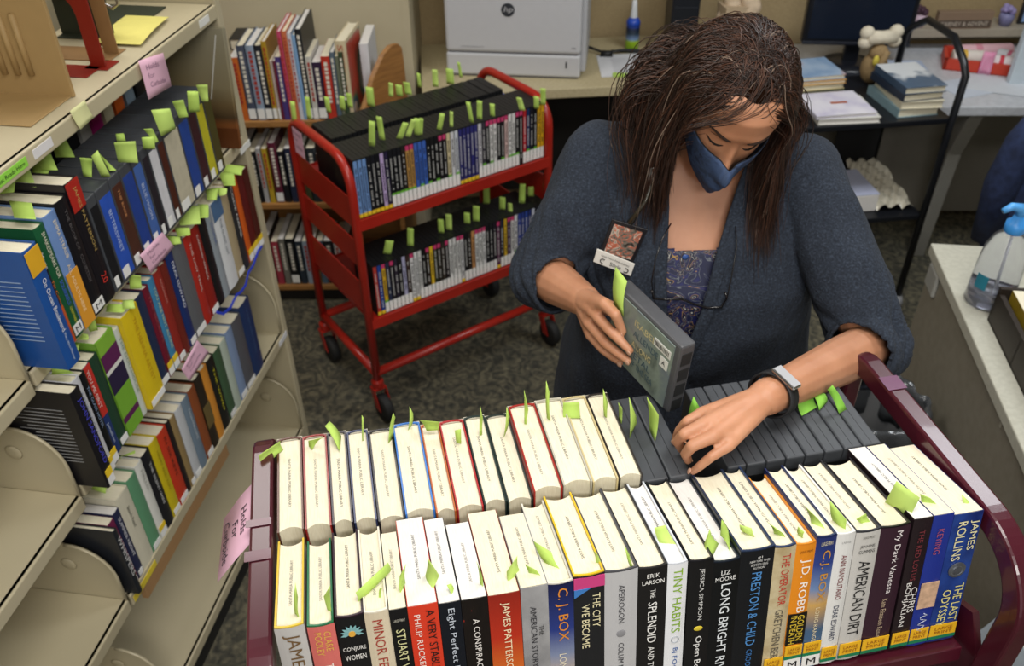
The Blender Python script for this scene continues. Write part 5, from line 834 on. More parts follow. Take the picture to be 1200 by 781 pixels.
# -- books on it
def bbook(lab, s, t, h, d, z, col, grp, dy=0, hard=True, pg=0, boards=None, lean=0, items=(), lab2=None, cat='book'):
    M = bM @ Matrix.Translation((s, dy, z)) @ Matrix.Rotation(lean, 4, 'Y')
    r = thing('book', lab, cat, M, grp); cm = col if not isinstance(col, str) else mat(col, .35, .08, 40)
    book_parts(r, t, h, d, cm, hard, None, pg); spine_texts(r, t, h, items); return r
ROWN = {'A': 'upper', 'B': 'middle', 'C': 'lower'}
for row in 'ABC':
    for i, (look, s, t, h, d, dy, col, hard, items, extra) in enumerate(SHELF[row], 1):
        lab = f'{look}, {nth(i)} from left, {ROWN[row]} row of left bookcase'
        grp = f'books in the {ROWN[row]} row of the left bookcase'
        c = col
        if extra == 'case':
            M = bM @ Matrix.Translation((s, dy, SZ[row] + .0005)); r = thing('audiobook_case', lab, 'audiobook case', M, grp)
            B().box(.0004, t - .0004, 0, d, 0, h).build('case_shell', CASE, r, bev=.002)
            B().box(.003, t - .003, -.0006, .0004, .008, h - .02).build('spine_sheet', mat(col, .35, .2, 50), r)
            B().box(.004, t * .6, -.0011, .0002, .008, .03).build('shelf_sticker', WHITE, r); spine_texts(r, t, h, items)
            continue
        r = bbook(lab, s, t, h, d, SZ[row] + .0005, col, grp, dy, bool(hard), i % 2 if not hard else 0, items=items)
        if extra and extra.startswith('band'):
            _, f0, f1, cc = extra.split(':'); patch(r, 'jacket_band', .0005, t - .0005, h * float(f0), h * float(f1), mat(cc, .4), y=-.0006)
        if extra == 'M': patch(r, 'shelf_sticker', .002, t - .002, .006, .026, WHITE, y=-.0006); text('M', BLACK, r, (t * .25, -.0014, .01), (1, 0, 0), (0, 0, 1), t * .5, .012)
        if extra == 'Y': patch(r, 'yellow_sticker', .001, t - .001, .022, .036, YEL, y=-.0006); patch(r, 'shelf_sticker', .001, t - .001, .004, .022, WHITE, y=-.0006)
        if extra == 'W' and i % 3 != 1: patch(r, 'shelf_sticker', .003, t - .003, .004, .019, WHITE, y=-.0006)
        if extra == 'ocean':
            b = B(); 
            patch(r, 'jacket_band', .0005, t - .0005, h * .8, h * .985, mat('#d9a628', .4), y=-.0006)
            for k in range(14): b.box(-.0008, -.0001, .025, .025 + .09 * random.uniform(.7, 1), h * .75 - k * .009, h * .75 - k * .009 + .0014)
            b.build('blurb_lines', mat('#93a9c8', .5), r)
        if extra == 'sandford':
            b = B()
            for k in range(16): b.box(-.0008, -.0001, .03, .03 + .1 * random.uniform(.7, 1), h * .82 - k * .0085, h * .82 - k * .0085 + .0014)
            b.build('blurb_lines', mat('#8e8f90', .5), r); patch(r, 'yellow_sticker', .004, t - .004, .022, .04, YEL, y=-.0006); patch(r, 'shelf_sticker', .004, t - .004, .003, .022, WHITE, y=-.0006)
        if extra == 'green':
            for f0, f1, cc in ((.86, 1, '#7fae3a'), (.70, .86, '#5c2352'), (.66, .70, '#dcdcd6'), (.46, .66, '#2a2140'), (.2, .46, '#76aa36'), (.14, .2, '#5c2352'), (0, .14, '#76aa36')): patch(r, 'jacket_band', 0, t, h * f0, h * f1 - .0003, mat(cc, .4), y=-.0002)
for i, (c, w_, h_) in enumerate((('#27303c', .03, .2), ('#1d1b1c', .03, .215), ('#2c3a2c', .03, .2), ('#1b2a50', .03, .19), ('#26272a', .03, .2), ('#243a6c', .03, .18), ('#1d1b1c', .03, .2), ('#17181a', .03, .2), ('#c8c6c2', .034, .19), ('#b02a78', .022, .215), ('#b5ab8c', .028, .22), ('#cf5f22', .03, .22), ('#8ea0ae', .03, .215), ('#1b1c1f', .026, .22), ('#c9a22a', .03, .24))):
    x = -.80 + i * .047
    M = bM @ Matrix.Translation((x, .135, SZ['A'] + .0005)); cn = ['slate', 'black', 'dark green', 'navy', 'charcoal', 'blue', 'brown black', 'jet black', 'pale grey', 'magenta', 'beige', 'orange', 'grey blue', 'black', 'mustard'][i]
    r = thing('book', f'{cn} book behind audiobook cases on the left bookcase, {nth(i+1)} from near end', 'book', M, 'books behind the audiobook cases'); book_parts(r, .036, h_ + .03, .12, mat(c, .4, .1), True)
ART = ramp_mat('landscape_picture', [(0, '#6a3d20'), (.2, '#7a4a26'), (.26, '#4a3a26'), (.36, '#6d5a3c'), (.5, '#857a5e'), (1, '#8b8672')], axis=2, stretch=(1, 1, 3.4), rough=.35)
M = bM @ Matrix.Translation((-.075, -.024, SZ['A'] + .0005)) @ Matrix.Rotation(rad(8), 4, 'Y')
r = thing('book', 'large picture book with brown landscape cover at far end of upper row', 'book', M); book_parts(r, .016, .285, .2, ART, True)
B().box(-.0012, -.0004, .0, .2, .0, .05).build('caption_band', mat('#5c3216', .4), r); B().box(-.0012, -.0004, .05, .11, .006, .022).build('white_label', mat('#b9b4a4', .5), r)
B().tube([(-.001, .02, .27), (-.001, .055, .12)], .0016, 6).build('printed_pole', mat('#c9c7c0', .4), r)
for i, (q, c, lab) in enumerate(BNOTES): 
    o = slip(lab, q, c if not isinstance(c, str) else mat(c, .8, .04), seed=i, bend=.0008); o.name = 'paper_note'; o['category'] = 'paper note'
    if c == '#e3b5cb':
        a, b_, c_, d = [V(p) for p in q]; ex = (b_ - a).normalized(); ey = (a - d).normalized(); nn = ex.cross(ey) * .0015; W = (b_ - a).length; Hh = (a - d).length
        for s, f, L in (('Holds', .28, .5), ('for', .5, .25), ('Curbside', .72, .62)): text(s, mat('#8f6d86', .7), o, a.lerp(d, f) + ex * W * .2 + nn, ex, ey, W * L, Hh * .13, name='handwriting')
for i, (lab, q, k) in enumerate(BSLIPS): slip(lab, q, [SLIP, SLIP2, SLIP3][k], seed=i, bend=.004)
bt_ = BTAPE
tag(B().band(bt_, bn, .002, .007).build('tape_strip', mat('#2a44c8', .35), None), 'wavy strip of bright blue tape across books in middle row', 'tape')
# ---------------------------------------------------------------- low wooden bookcase in the left background
lM = frame((-1.5, 2.95, 0), (1, 0, 0), (0, 1, 0)); LW = 1.08
lb = thing('low_bookcase', 'low wooden bookcase with three rows of books behind red cart', 'bookcase', lM)
for z in (.785, .455, .085): B().box(0, LW, 0, .36, z - .022, z).build('shelf', WOOD, lb, bev=.002)
for x in (-.02, LW): B().box(x, x + .02, 0, .36, 0, .785).build('side_panel', WOOD, lb, bev=.002)
B().box(0, LW, .36, .37, .0, .785).build('back_panel', WOOD, lb); B().box(0, LW, .03, .04, 0, .063).build('plinth', mat('#1b1714', .8), lb)
for row, z, lst in (('top', .785, LBT), ('middle', .455, LBM), ('bottom', .085, LBB)):
    for i, (cn, c, x, t, h, d, lab_) in enumerate(lst, 1):
        M = lM @ Matrix.Translation((x + 1.5, .012, z + .0005)) @ Matrix.Rotation(0, 4, 'Y')
        r = thing('book', f'{cn} book, {nth(i)} from left in {row} row of low wooden bookcase', 'book', M, f'books in the {row} row of the low wooden bookcase'); h *= 1.33 if row == 'top' else 1.1; book_parts(r, t, h, d, mat(c, .4, .2, 60), h > .23, None, i % 2)
        if lab_: patch(r, 'shelf_sticker', .001, t - .001, .006, .042, WHITE, y=-.0008)
        b = B(); zz = h - .02
        while zz > .07: L = random.uniform(.006, .016); b.box(t * .3, t * .7, -.0012, -.0003, zz - L, zz); zz -= L + .005
        if len(b.v) > 24 and t > .012: b.build('title_lettering', mat('#ded9cc' if sum(lin(c)[:3]) < .7 else '#a3352a', .5), r)
# broad red and cream book facing out near the end
M = lM @ Matrix.Translation((.915, .02, .7855)) @ Matrix.Rotation(rad(-6), 4, 'Z')
r = thing('book', 'thick cream book with red lettering at right end of wooden bookcase', 'book', M); book_parts(r, .038, .275, .2, mat('#cdbf9e', .4), True)
text('STENCILS', mat('#b23a22', .5), r, (.010, -.0014, .262), (0, 0, -1), (1, 0, 0), .225, .018)
B().box(.0381, .0388, .012, .195, .01, .262).build('cover_picture', ramp_mat('swirl_cover', [(0, '#b8432e'), (.35, '#c8bda6'), (.55, '#c8bda6'), (.62, '#2a2c6a'), (.8, '#3f7a58'), (1, '#b8432e')], 'WAVE', 4, .4, distort=6, detail=1), r)
text('PENCILS', mat('#b23a22', .5), r, (.0392, .02, .215), (0, 1, 0), (0, 0, 1), .165, .038)
M = lM @ Matrix.Translation((.985, .1, .7855)); r = thing('book', 'white book standing behind the curved wooden bookend', 'book', M); book_parts(r, .03, .235, .2, mat('#d2d4d8', .5), False, None, 1)
p = [(0, 0), (0, .03), (.06, .13), (.12, .195), (.16, .215), (.19, .215), (.21, .195), (.215, .15), (.22, 0)]
o = B().prism(p, 0, .018, lambda a, b, h: lM @ V((.975 + h + a * .62, .02 + a * .75, .786 + b))).build('bookend', WOOD, None, bev=.003); tag(o, 'curved tan wooden bookend at the end of the low bookcase', 'bookend')
# ---------------------------------------------------------------- back wall, counter and printer
def rot(a, o=(0, 0, 0)): return yawframe(o, a)
struct(B().box(-3.4, -.40, 3.39, 3.45, 0, 2.0).build('wall_partition', WALL))
struct(B().box(-.4, -.37, 3.392, 4.0, 0, 2.0).build('wall_recess', WALL))
struct(B().box(0, 1.42, 0, .04, 0, 2.0, rot(5, (-.37, 3.80, 0))).build('wall_panel', WALLB))
struct(B().box(1.02, 3.2, 3.88, 3.92, 0, 2.0).build('wall_rear', WALLB))
struct(B().box(0, 1.3, -.03, -.001, 1.02, 1.06, rot(5, (-.37, 3.80, 0))).build('trim_ledge', mat('#9a968c', .6)))
ct = thing('counter', 'long beige counter holding the white printer along back wall', 'counter', rot(5, (-.33, 3.238, 0)))
B().box(.0, 1.36, 0, .545, .715, .755).build('countertop', LAMIN, ct, bev=.004)
B().box(1.30, 1.34, .05, .53, 0, .715).build('side_panel', CREAM, ct)
B().box(0, 1.3, .52, .54, .05, .715).build('back_panel', mat('#2c2a28', .8), ct)
cu = thing('storage_crate', 'dark storage crate on floor under the back counter', 'crate', rot(4, (.32, 3.5, 0)))
B().box(0, .4, 0, .25, 0, .3).build('crate_body', mat('#4a3320', .7), cu, bev=.01); B().box(-.01, .41, -.01, .26, .3, .33).build('crate_rim', mat('#33241a', .7), cu, bev=.005)
PW = mat('#c3c4c8', .45, .03); PW2 = mat('#b7b8bc', .45, .03)
pr = thing('printer', 'big white office laser printer standing on the back counter', 'printer', rot(-7, (-.243, 3.436, .7555)))
B().box(0, .525, 0, .40, .096, .46).build('printer_body', PW, pr, bev=.012)
B().box(.0, .525, -.002, .40, .006, .093).build('paper_tray', PW, pr, bev=.008); B().box(.01, .515, .004, .39, .0, .1).build('tray_gap', mat('#55565a', .6), pr)
B().box(.468, .474, -.0035, -.001, .045, .07).build('paper_gauge', mat('#303238', .4), pr)
B().box(.06, .15, -.0015, .002, .118, .1195).build('grip_line', mat('#8f9094', .5), pr); B().box(.49, .505, -.0015, .002, .12, .126).build('small_mark', mat('#9a9b9f', .5), pr)
B().box(.52, .545, .02, .38, .02, .45).build('side_cover', PW2, pr, bev=.01)
em = B().lathe([(.0255, 0), (.0255, .0015), (.024, .002)], (.245, -.0, .262), 28, Matrix.Rotation(PI / 2, 3, 'X')).build('logo_disc', mat('#33363c', .4), pr)
text('hp', mat('#c6c7cb', .5), em, (.228, -.0032, .249), (1, 0, .0), (.25, 0, 1), .034, .027)
bt = thing('spray_bottle', 'slim blue and white spray bottle on the back counter', 'bottle', rot(0, (.52, 3.71, .7565)))
B().lathe([(.026, 0), (.028, .004), (.028, .1), (.027, .115), (.016, .128)], n=20).build('bottle_body', ramp_mat('blue_label', [(0, '#7fae2a'), (.28, '#a9cf30'), (.36, '#7f9cc8'), (.55, '#30404f'), (.72, '#232c46'), (.85, '#2a51c0'), (1, '#2a51c0')], axis=2, stretch=(1, 1, 8.4), rough=.3), bt, True)
B().lathe([(.015, .125), (.016, .13), (.012, .17), (.010, .195), (.006, .198)], n=16).build('cap', mat('#d9dcdf', .4), bt, True); B().lathe([(.0285, .096), (.0285, .112), (.02, .124)], n=20).build('collar', mat('#234bb6', .4), bt, True)
o = B().grid([[(.365 + .22 * a + .0 * b, 3.39 + .24 * b + .02 * a, .7568) for b in (0, 1)] for a in (0, 1)]).build('paper_sheet', mat('#d7d8dc', .8), None, solid=.0006, off=1); tag(o, 'white printed sheet lying on counter beside the printer', 'paper')
b = B(); [b.box(.42, .42 + random.uniform(.08, .13), 3.44 + .02 * k, 3.446 + .02 * k, .7576, .7579) for k in range(8)]; b.build('printed_lines', mat('#b4b6bc', .8), o)
for k, (a, x0, y0) in enumerate(((4, .41, 3.385), (-8, .41, 3.41))):
    o = B().box(0, .11, 0, .022, .7582 + k * .0008, .7588 + k * .0008, rot(a, (x0, y0, 0))).build('paper_slip', SLIP, None); tag(o, ['lime slip lying nearest the counter edge on the white sheet', 'second lime slip lying across the white sheet on counter'][k], 'paper slip', 'slips on the counter')
tw = thing('computer_tower', 'narrow black computer tower on counter behind the woman', 'computer', rot(-4, (.655, 3.6, .7556)))
B().box(0, .11, 0, .24, 0, .36).build('case_body', mat('#1a1d24', .35, .1), tw, bev=.008)
b = B(); [b.box(.01, .1, -.002, .001, .1 + k * .05, .103 + k * .05) for k in range(5)]; b.build('front_slots', mat('#2c3038', .4), tw)
o = B().tube([(.29, 3.7, .775), (.34, 3.67, .775), (.40, 3.62, .768), (.46, 3.64, .772), (.52, 3.66, .766), (.6, 3.63, .764), (.66, 3.58, .764)], .006, 8); o.tube([(.38, 3.62, .767), (.43, 3.615, .767)], .014, 8); o.tube([(.43, 3.66, .763), (.53, 3.645, .763), (.62, 3.6, .763)], .005, 8)
tag(o.build('power_cable', BLACK, None, True), 'black power cable snaking over the counter behind paper sheet', 'cable')
o = B().ellips((.632, 3.60, .795), (.035, .04, .038)); tag(o.build('cloth_pouch', mat('#2c4a78', .8, .2, 30, bump=.4), None, True), 'small crumpled blue pouch leaning on the black computer tower', 'pouch')
lg = thing('clear_jar', 'small clear plastic tub on ledge behind woman', 'jar', rot(0, (.93, 3.80, .7560)))
B().lathe([(.03, 0), (.036, .09)], n=16).build('jar_body', mat('#c9ccd0', .15, trans=.7), lg, True); B().lathe([(.038, .09), (.038, .1)], n=16).build('lid', mat('#9a9da3', .3), lg, True)
o = thing('paper_bag', 'crumpled paper bag with tissue on counter behind the woman', 'bag', rot(10, (.93, 3.64, .7560)))
b = B()
for k in range(9): b.ellips((random.uniform(-.05, .05), random.uniform(-.03, .03), .12 + random.uniform(0, .14)), (.045, .03, .035), Matrix.Rotation(random.uniform(0, 3), 3, 'Y'), 8, 6)
b.build('tissue', mat('#c9b49a', .8, .3, 30), o, True); B().prism([(-.06, -.04), (.06, -.04), (.06, .04), (-.06, .04)], 0, .2, lambda a, c, z: (a * (1 + z), c * (1 + z), z)).build('bag_body', mat('#b9a488', .8, .2, 20), o)
# ---------------------------------------------------------------- right back: desk, monitor, black cart
DW = ramp_mat('pale_desk_laminate', [(.35, '#b9bcc2'), (.65, '#c8cbd1')], 'NOISE', 60, .45)
GP = mat('#86837c', .6, .05)
dk2 = thing('desk', 'pale grey office desk with monitor at back right', 'desk', rot(-2, (1.02, 3.12, 0)))
B().prism([(0, .21), (.49, .21), (.51, 0), (1.5, 0), (1.5, .66), (0, .66)], .705, .742, lambda a, c, h: (a, c, h)).build('desktop', DW, dk2, bev=.004); B().box(0.02, 1.48, .45, .47, .05, .70).build('modesty_panel', GP, dk2)
B().prism([(.02, .705), (.10, .705), (.16, .55), (.2, .0), (.14, .0), (.1, .5)], .70, .755, lambda a, c, h: (h, a, c)).build('curved_leg', mat('#8d8b84', .5), dk2, bev=.006)
B().box(.0, .035, .23, .65, 0, .705).build('side_panel', GP, dk2)
mo = thing('monitor', 'black flat computer monitor on the back right desk', 'monitor', rot(-6, (1.385, 3.53, .7425)))
B().box(-.21, .21, -.02, .03, .085, .36).build('screen_housing', mat('#15171d', .3), mo, bev=.008); B().box(-.19, .19, -.0212, -.0195, .108, .35).build('screen_panel', mat('#1b2230', .12, .1), mo); B().box(-.21, .21, -.03, -.015, .085, .1).build('lower_bezel', mat('#22252e', .2), mo, bev=.006)
B().box(-.03, .03, .0, .03, .01, .09).build('neck', mat('#15171d', .3), mo, bev=.004); B().lathe([(.11, 0), (.11, .008), (.05, .016)], (0, 0, .0), 28).build('stand_base', mat('#1b1d24', .25), mo, True)
kb = tag(B().box(0, .3, 0, .12, .7428, .757, rot(-8, (1.22, 3.3, 0))).build('keyboard', mat('#2a2e38', .5), None, bev=.004), 'dark keyboard lying on desk in front of monitor', 'keyboard')
lp = B().prism([(0, 0), (.3, 0), (.3, .2), (0, .2)], 0, .018, lambda a, c, z: rot(-5, (1.5, 3.33, .7428)) @ V((a * .5, c, z))); tag(lp.build('paper_stack', mat('#a9b6cf', .7, .2, 20), None, bev=.002), 'bluish stack of papers beside the monitor stand', 'paper')
struct(B().box(1.35, 2.9, 3.80, 3.84, .742, .80, rot(0)).build('wall_rear_rail', mat('#a39b8c', .7)))
ws = tag(B().box(1.62, 2.5, 3.66, 3.8, .80, .835).build('wall_shelf', mat('#a89f90', .6), None, bev=.003), 'narrow beige shelf with ornaments behind the back right desk', 'shelf')
sb = thing('wooden_sign', 'brown wooden block sign standing on the narrow shelf', 'sign', rot(0, (1.76, 3.66, .8352)))
B().box(0, .225, 0, .03, 0, .07).build('sign_block', mat('#8a7561', .6), sb, bev=.002); B().box(.004, .221, -.001, .0, .006, .036).build('sign_panel', mat('#5b4f45', .6), sb)
text('CARNEY & ADVENT', mat('#cfc6b6', .6), sb, (.014, -.0022, .013), (1, 0, 0), (0, 0, 1), .195, .017)
def ornament(x, cols, lab, kind='flower_pot'):
    r = thing(kind, lab, 'ornament', rot(0, (x, 3.7, .8352))); B().lathe([(.022, 0), (.03, .03), (.028, .05)], n=14).build('pot', mat(cols[0], .5), r, True)
    b = B()
    for k in range(7): a = k * .9; b.ellips((.018 * math.cos(a), .018 * math.sin(a), .06 + .006 * (k % 3)), (.014, .014, .012), None, 8, 6)
    b.build('blooms', mat(cols[1], .6, .3, 60), r, True)
ornament(1.70, ('#cdb4c4', '#4a2f40'), 'small pink pot with dark blooms left of wooden sign'); ornament(2.06, ('#7f7fa8', '#9a90c4'), 'violet flower pot right of the wooden sign')
o = thing('photo_frame', 'small pale blue photo frame at end of narrow shelf', 'photo frame', rot(0, (2.12, 3.71, .8352))); B().box(0, .12, 0, .012, 0, .1).build('frame_border', mat('#23252c', .5), o); B().box(.012, .125, -.003, 0, .01, .1).build('picture', mat('#8fb0e0', .5, .2, 20), o)
# candy tray with bunting
rt = thing('desk_tray', 'red paper tray full of pink and white party things on desk', 'tray', rot(-20, (1.735, 3.46, .7425)))
B().box(0, .3, 0, .012, 0, .045).build('tray_wall', mat('#c2402c', .5), rt); B().box(0, .3, .15, .162, 0, .045).build('tray_wall', mat('#c2402c', .5), rt); B().box(0, .3, 0, .16, 0, .004).build('tray_floor', mat('#b23a28', .5), rt)
for x in (0, .288): B().box(x, x + .012, 0, .16, 0, .045).build('tray_wall', mat('#c2402c', .5), rt)
CH = ramp_mat('pink_check', [(0, '#e8dce4'), (.5, '#e46aa4'), (1, '#d44a8c')], 'WAVE', 60, .8)
for k, (x, y, L, a, m, nm) in enumerate(((.03, .05, .12, 10, mat('#dcd4cc', .8), 'cream paper roll with yellow stripe in red tray'), (.16, .04, .13, -5, mat('#e2d8da', .8), 'white paper roll with red print in red tray'), (.05, .11, .22, 22, mat('#d9aeb8', .8), 'long pale pink paper roll at back of red tray'), (.2, .12, .13, -25, mat('#c9cad0', .8), 'grey white paper roll at right of red tray'))):
    M = rt.matrix_world @ Matrix.Translation((x, y, .04)) @ Matrix.Rotation(rad(a), 4, 'Z') @ Matrix.Rotation(PI / 2, 4, 'Y')
    r = thing('paper_roll', nm, 'paper roll', M, 'rolls in the red tray'); B().lathe([(.010, 0), (.026, .0), (.028, .004), (.028, L - .004), (.026, L), (.01, L)], n=16).build('roll_body', m, r, True)
    B().lathe([(.0283, L * .3), (.0283, L * .42)], n=16).build('colour_stripe', mat(['#d9b04a', '#c83a4a', '#cf8a9a', '#b9607a'][k], .7), r)
o = B().grid([[(rt.matrix_world @ V((.13 + .045 * a, -.004 - .004 * math.sin(b * 3 + a * 4), .09 - .09 * b + .02 * a * 0))) for a in (0, .25, .5, .75, 1)] for b in (0, .25, .5, .75, 1)]).build('gingham_ribbon', CH, None, True, solid=.001, off=1); tag(o, 'pink gingham ribbon hanging over front of the red tray', 'ribbon')
for k in range(2):
    o = B().box(0, .22, 0, .16, .7428 + .0012 * k, .7436 + .0012 * k, rot(20 - 45 * k, (1.70 + .05 * k, 3.17 + .09 * k, 0))).build('paper_sheet', mat(['#c3cbd8', '#ced3da'][k], .8), None); tag(o, ['loose white sheet near the front edge of back right desk', 'second loose sheet under the red tray on back right desk'][k], 'paper', 'loose sheets on desk')
wb = tag(B().box(1.93, 2.05, 3.30, 3.33, .7425, 1.15).build('desk_divider', mat('#c3cfd8', .5), None, bev=.004), 'pale upright divider board at right end of the back desk', 'divider')
# black cart
bkM = rot(7, (.87, 2.79, 0)); BK_ = mat('#15171c', .35, .1)
bk = thing('book_cart', 'black metal cart stacked with books behind the woman', 'book cart', bkM)
for z in (.80, .42): 
    B().box(0, .66, 0, .42, z - .02, z).build('tray_shelf', BK_, bk, bev=.003)
B().box(.47, .65, .40, .405, .1, .79).build('back_panel', mat('#1a1a1c', .8), bk)
for x in (0, .66):
    B().tube([(x, 0, .06), (x, 0, .95), (x, .03, .985), (x, .12, 1.04), (x, .30, 1.04), (x, .39, .985), (x, .42, .95), (x, .42, .06)], .013, 10).build('end_frame', BK_, bk, True)
    for y in (0, .42): B().lathe([(.014, -.012), (.03, -.012), (.03, .012), (.014, .012)], (x, y, .0305), 14, Matrix.Rotation(PI / 2, 3, 'Y')).build('wheel', mat('#8f9094', .5), bk, True)
def flatbook(lab, M, w, d, t, col, grp=None, page=0, art=None):
    r = thing('book', lab, 'book', M @ Matrix(((1, 0, 0, 0), (0, 1, 0, 0), (0, 0, 1, 0), (0, 0, 0, 1))), grp)
    B().box(0, w, 0, d, 0, .0022).build('cover', mat(col, .4, .15, 30), r); B().box(0, w, 0, d, t - .0022, t).build('cover', art or mat(col, .4, .15, 30), r); B().box(-.002, .001, 0, d, 0, t).build('spine', mat(col, .4, .15, 30), r)
    B().box(.001, w - .004, .004, d - .004, .0022, t - .0022).build('page_block', PAGES[page], r)
ARTP = ramp_mat('pale_lilac_cover', [(.3, '#b9b4cf'), (.5, '#d9d6e2'), (.7, '#e4e2ea')], 'NOISE', 10, .3); ARTB = ramp_mat('blue_mountain_cover', [(.3, '#6f8fb4'), (.6, '#9fb4cc'), (.7, '#b97a5a')], 'NOISE', 9, .3)
zt = .8005
for k, (c, t, a, dx) in enumerate((('#7f9aa4', .03, 2, 0), ('#c9c2ac', .026, -3, .004), ('#1f2a3c', .026, 4, .006), ('#31465e', .024, 1, .004))):
    flatbook(['grey blue book at bottom of the stack on black cart', 'cream book second from bottom of the stack on black cart', 'dark navy book third from bottom of the stack on black cart', 'blue and white book on top of the stack on black cart'][k], bkM @ Matrix.Translation((.475 + dx, .03, zt)) @ Matrix.Rotation(rad(a), 4, 'Z'), .15, .22, t, c, 'stack of books on the black cart', 0, None if k < 3 else ramp_mat('blue_white_cover', [(0, '#31465e'), (.45, '#4a6078'), (.5, '#ced2d6'), (1, '#c9cdd2')], 'NOISE', 4, .3)); zt += t + .0004
zt = .8005
for k, (c, t) in enumerate((('#d2d0c8', .02), ('#c9c6d6', .012))):
    flatbook(['thin cream book under the pale picture book on black cart', 'pale lilac picture book lying at front of black cart'][k], bkM @ Matrix.Translation((.185 - .01 * k, .015, zt)) @ Matrix.Rotation(rad(-3 + 4 * k), 4, 'Z'), .215, .19, t, c, None, 1, ARTP if k else None); zt += t + .0004
B().box(.09, .15, .09, .105, .0121, .0126).build('tiny_figure', mat('#a3522a', .5), [o for o in bpy.data.objects if o.get('label', '').startswith('pale lilac')][0])
zt = .8005
for k, (c, t) in enumerate((('#2c3a2e', .028), ('#c9b88a', .02), ('#b98a4a', .014), ('#7f9ab8', .016))):
    flatbook(['dark green book at bottom of the back stack on black cart', 'cream book second in the back stack on black cart', 'tan book third in the back stack on black cart', 'blue mountain picture book on top of back stack'][k], bkM @ Matrix.Translation((.2, .23 + .003 * k, zt)) @ Matrix.Rotation(rad(3 * (k % 2)), 4, 'Z'), .17, .17, t, c, 'back stack of books on the black cart', 0, ARTB if k == 3 else None); zt += t + .0004
o = B().box(.13, .17, .30, .304, .80, .9, bkM).build('paper_note', mat('#b4cfae', .8), None); tag(o, 'pale green note standing beside the back stack on black cart', 'paper note')
# soft toys
ty = thing('soft_toy', 'cream bone shaped plush toy on top of the black cart', 'soft toy', bkM @ Matrix.Translation((.52, .34, .8005)))
b = B(); b.tube([(-.05, 0, .17), (0, -.01, .175), (.05, 0, .17)], [.028, .022, .028], 12)
for x in (-.055, .055):
    for z in (-.015, .02): b.ellips((x, 0, .17 + z), (.026, .024, .024), None, 12, 8)
b.build('bone_body', mat('#cfc6b2', .9, .1, 60, bump=.3), ty, True)
b = B(); b.ellips((0, 0, .06), (.05, .04, .06), None, 14, 10); b.ellips((0, -.01, .12), (.035, .03, .03), None, 12, 8); b.tube([(.02, -.03, .13), (-.01, -.05, .06)], .014, 8); b.build('plush_body', mat('#8a7350', .9, .3, 50, bump=.4), ty, True)
B().ellips((-.02, -.04, .1), (.012, .008, .02), None, 10, 8).build('yellow_tag', mat('#c9b84a', .8), ty, True)
# lower tray of the black cart: paper and plastic wrap
o = thing('paper_ream', 'white folded paper pile on lower tray of black cart', 'paper', bkM @ Matrix.Translation((.36, .05, .4205))); B().box(0, .14, 0, .2, 0, .07).build('paper_block', PAGEW, o, bev=.004); B().box(0, .14, 0, .2, .0702, .072).build('top_sheet', mat('#b3b8d0', .7), o)
o = B().grid([[bkM @ V((.50 + .14 * a, .04 + .3 * b, .425 + .03 * abs(math.sin(a * 9 + b * 7)) * (1 - .3 * a) + .04 * b)) for a in [k / 10 for k in range(11)]] for b in [k / 12 for k in range(13)]]).build('plastic_wrap', mat('#bfb9a8', .15, .3, 20, coat=.6), None, False, solid=.001, off=1); tag(o, 'crumpled clear plastic wrap on lower tray of black cart', 'plastic wrap')
# ---------------------------------------------------------------- chair with a jacket
chM = rot(-25, (1.88, 2.50, 0)); ch = thing('office_chair', 'dark office chair under the navy jacket at far right', 'chair', chM)
B().box(-.21, .21, .0, .05, .55, 1.02).build('backrest', mat('#1b1d22', .8), ch, bev=.02); B().box(-.22, .22, .04, .46, .44, .5).build('seat', mat('#1b1d22', .8), ch, bev=.02); B().tube([(0, .25, .06), (0, .25, .45)], .025, 10).build('gas_column', BLACK, ch, True)
B().tube([(0, .02, .6), (0, .05, .42), (0, .2, .43)], .02, 8).build('back_support', BLACK, ch, True)
for k in range(5):
    a = k * 2 * PI / 5; l = B().tube([(0, .25, .08), (.26 * math.cos(a), .25 + .26 * math.sin(a), .07)], [.025, .018], 8).build('leg', BLACK, ch, True); B().lathe([(.012, -.02), (.028, -.02), (.028, .02), (.012, .02)], (.26 * math.cos(a), .25 + .26 * math.sin(a), .0285), 12, Matrix.Rotation(PI / 2, 3, 'Y')).build('wheel', RUBBER, l, True)
NAVY = ramp_mat('navy_fleece', [(.3, '#1a2440'), (.7, '#28365c')], 'NOISE', 40, .9, bump=.2)
ja = thing('jacket', 'navy blue jacket hanging over chair back at far right', 'jacket', chM)
rows = []
for j in range(15):
    f = j / 14; z = 1.06 - .62 * f; row = []
    for i in range(25):
        u = -1 + i / 12; wv = .255 + .05 * f + .012 * math.sin(f * 6); fold = .018 * math.sin(u * 11 + f * 2) * f + .012 * math.sin(u * 5 - f * 3)
        row.append((u * wv, -.035 - .03 * f + fold - .02 * (1 - u * u) * (1 - f), z - .05 * abs(u) ** 2.5 * (1 - f)))
    rows.append(row)
rows = [[(p[0] * .96, .03, p[2] + .0) for p in rows[0]], [(p[0], -.005, p[2] + .012) for p in rows[0]]] + rows
B().grid(rows).build('jacket_body', NAVY, ja, True, solid=.008, off=0)
for sx in (-1, 1): B().tube([(sx * .21, -.04, 1.0), (sx * .27, -.06, .85), (sx * .29, -.05, .7), (sx * .28, -.05, .5)], [.05, .058, .055, .048], 12).build('sleeve', NAVY, ja, True)
B().tube([(-.12, -.045, 1.07), (-.05, -.06, 1.05), (.05, -.06, 1.05), (.12, -.045, 1.07)], .022, 10).build('collar', NAVY, ja, True)
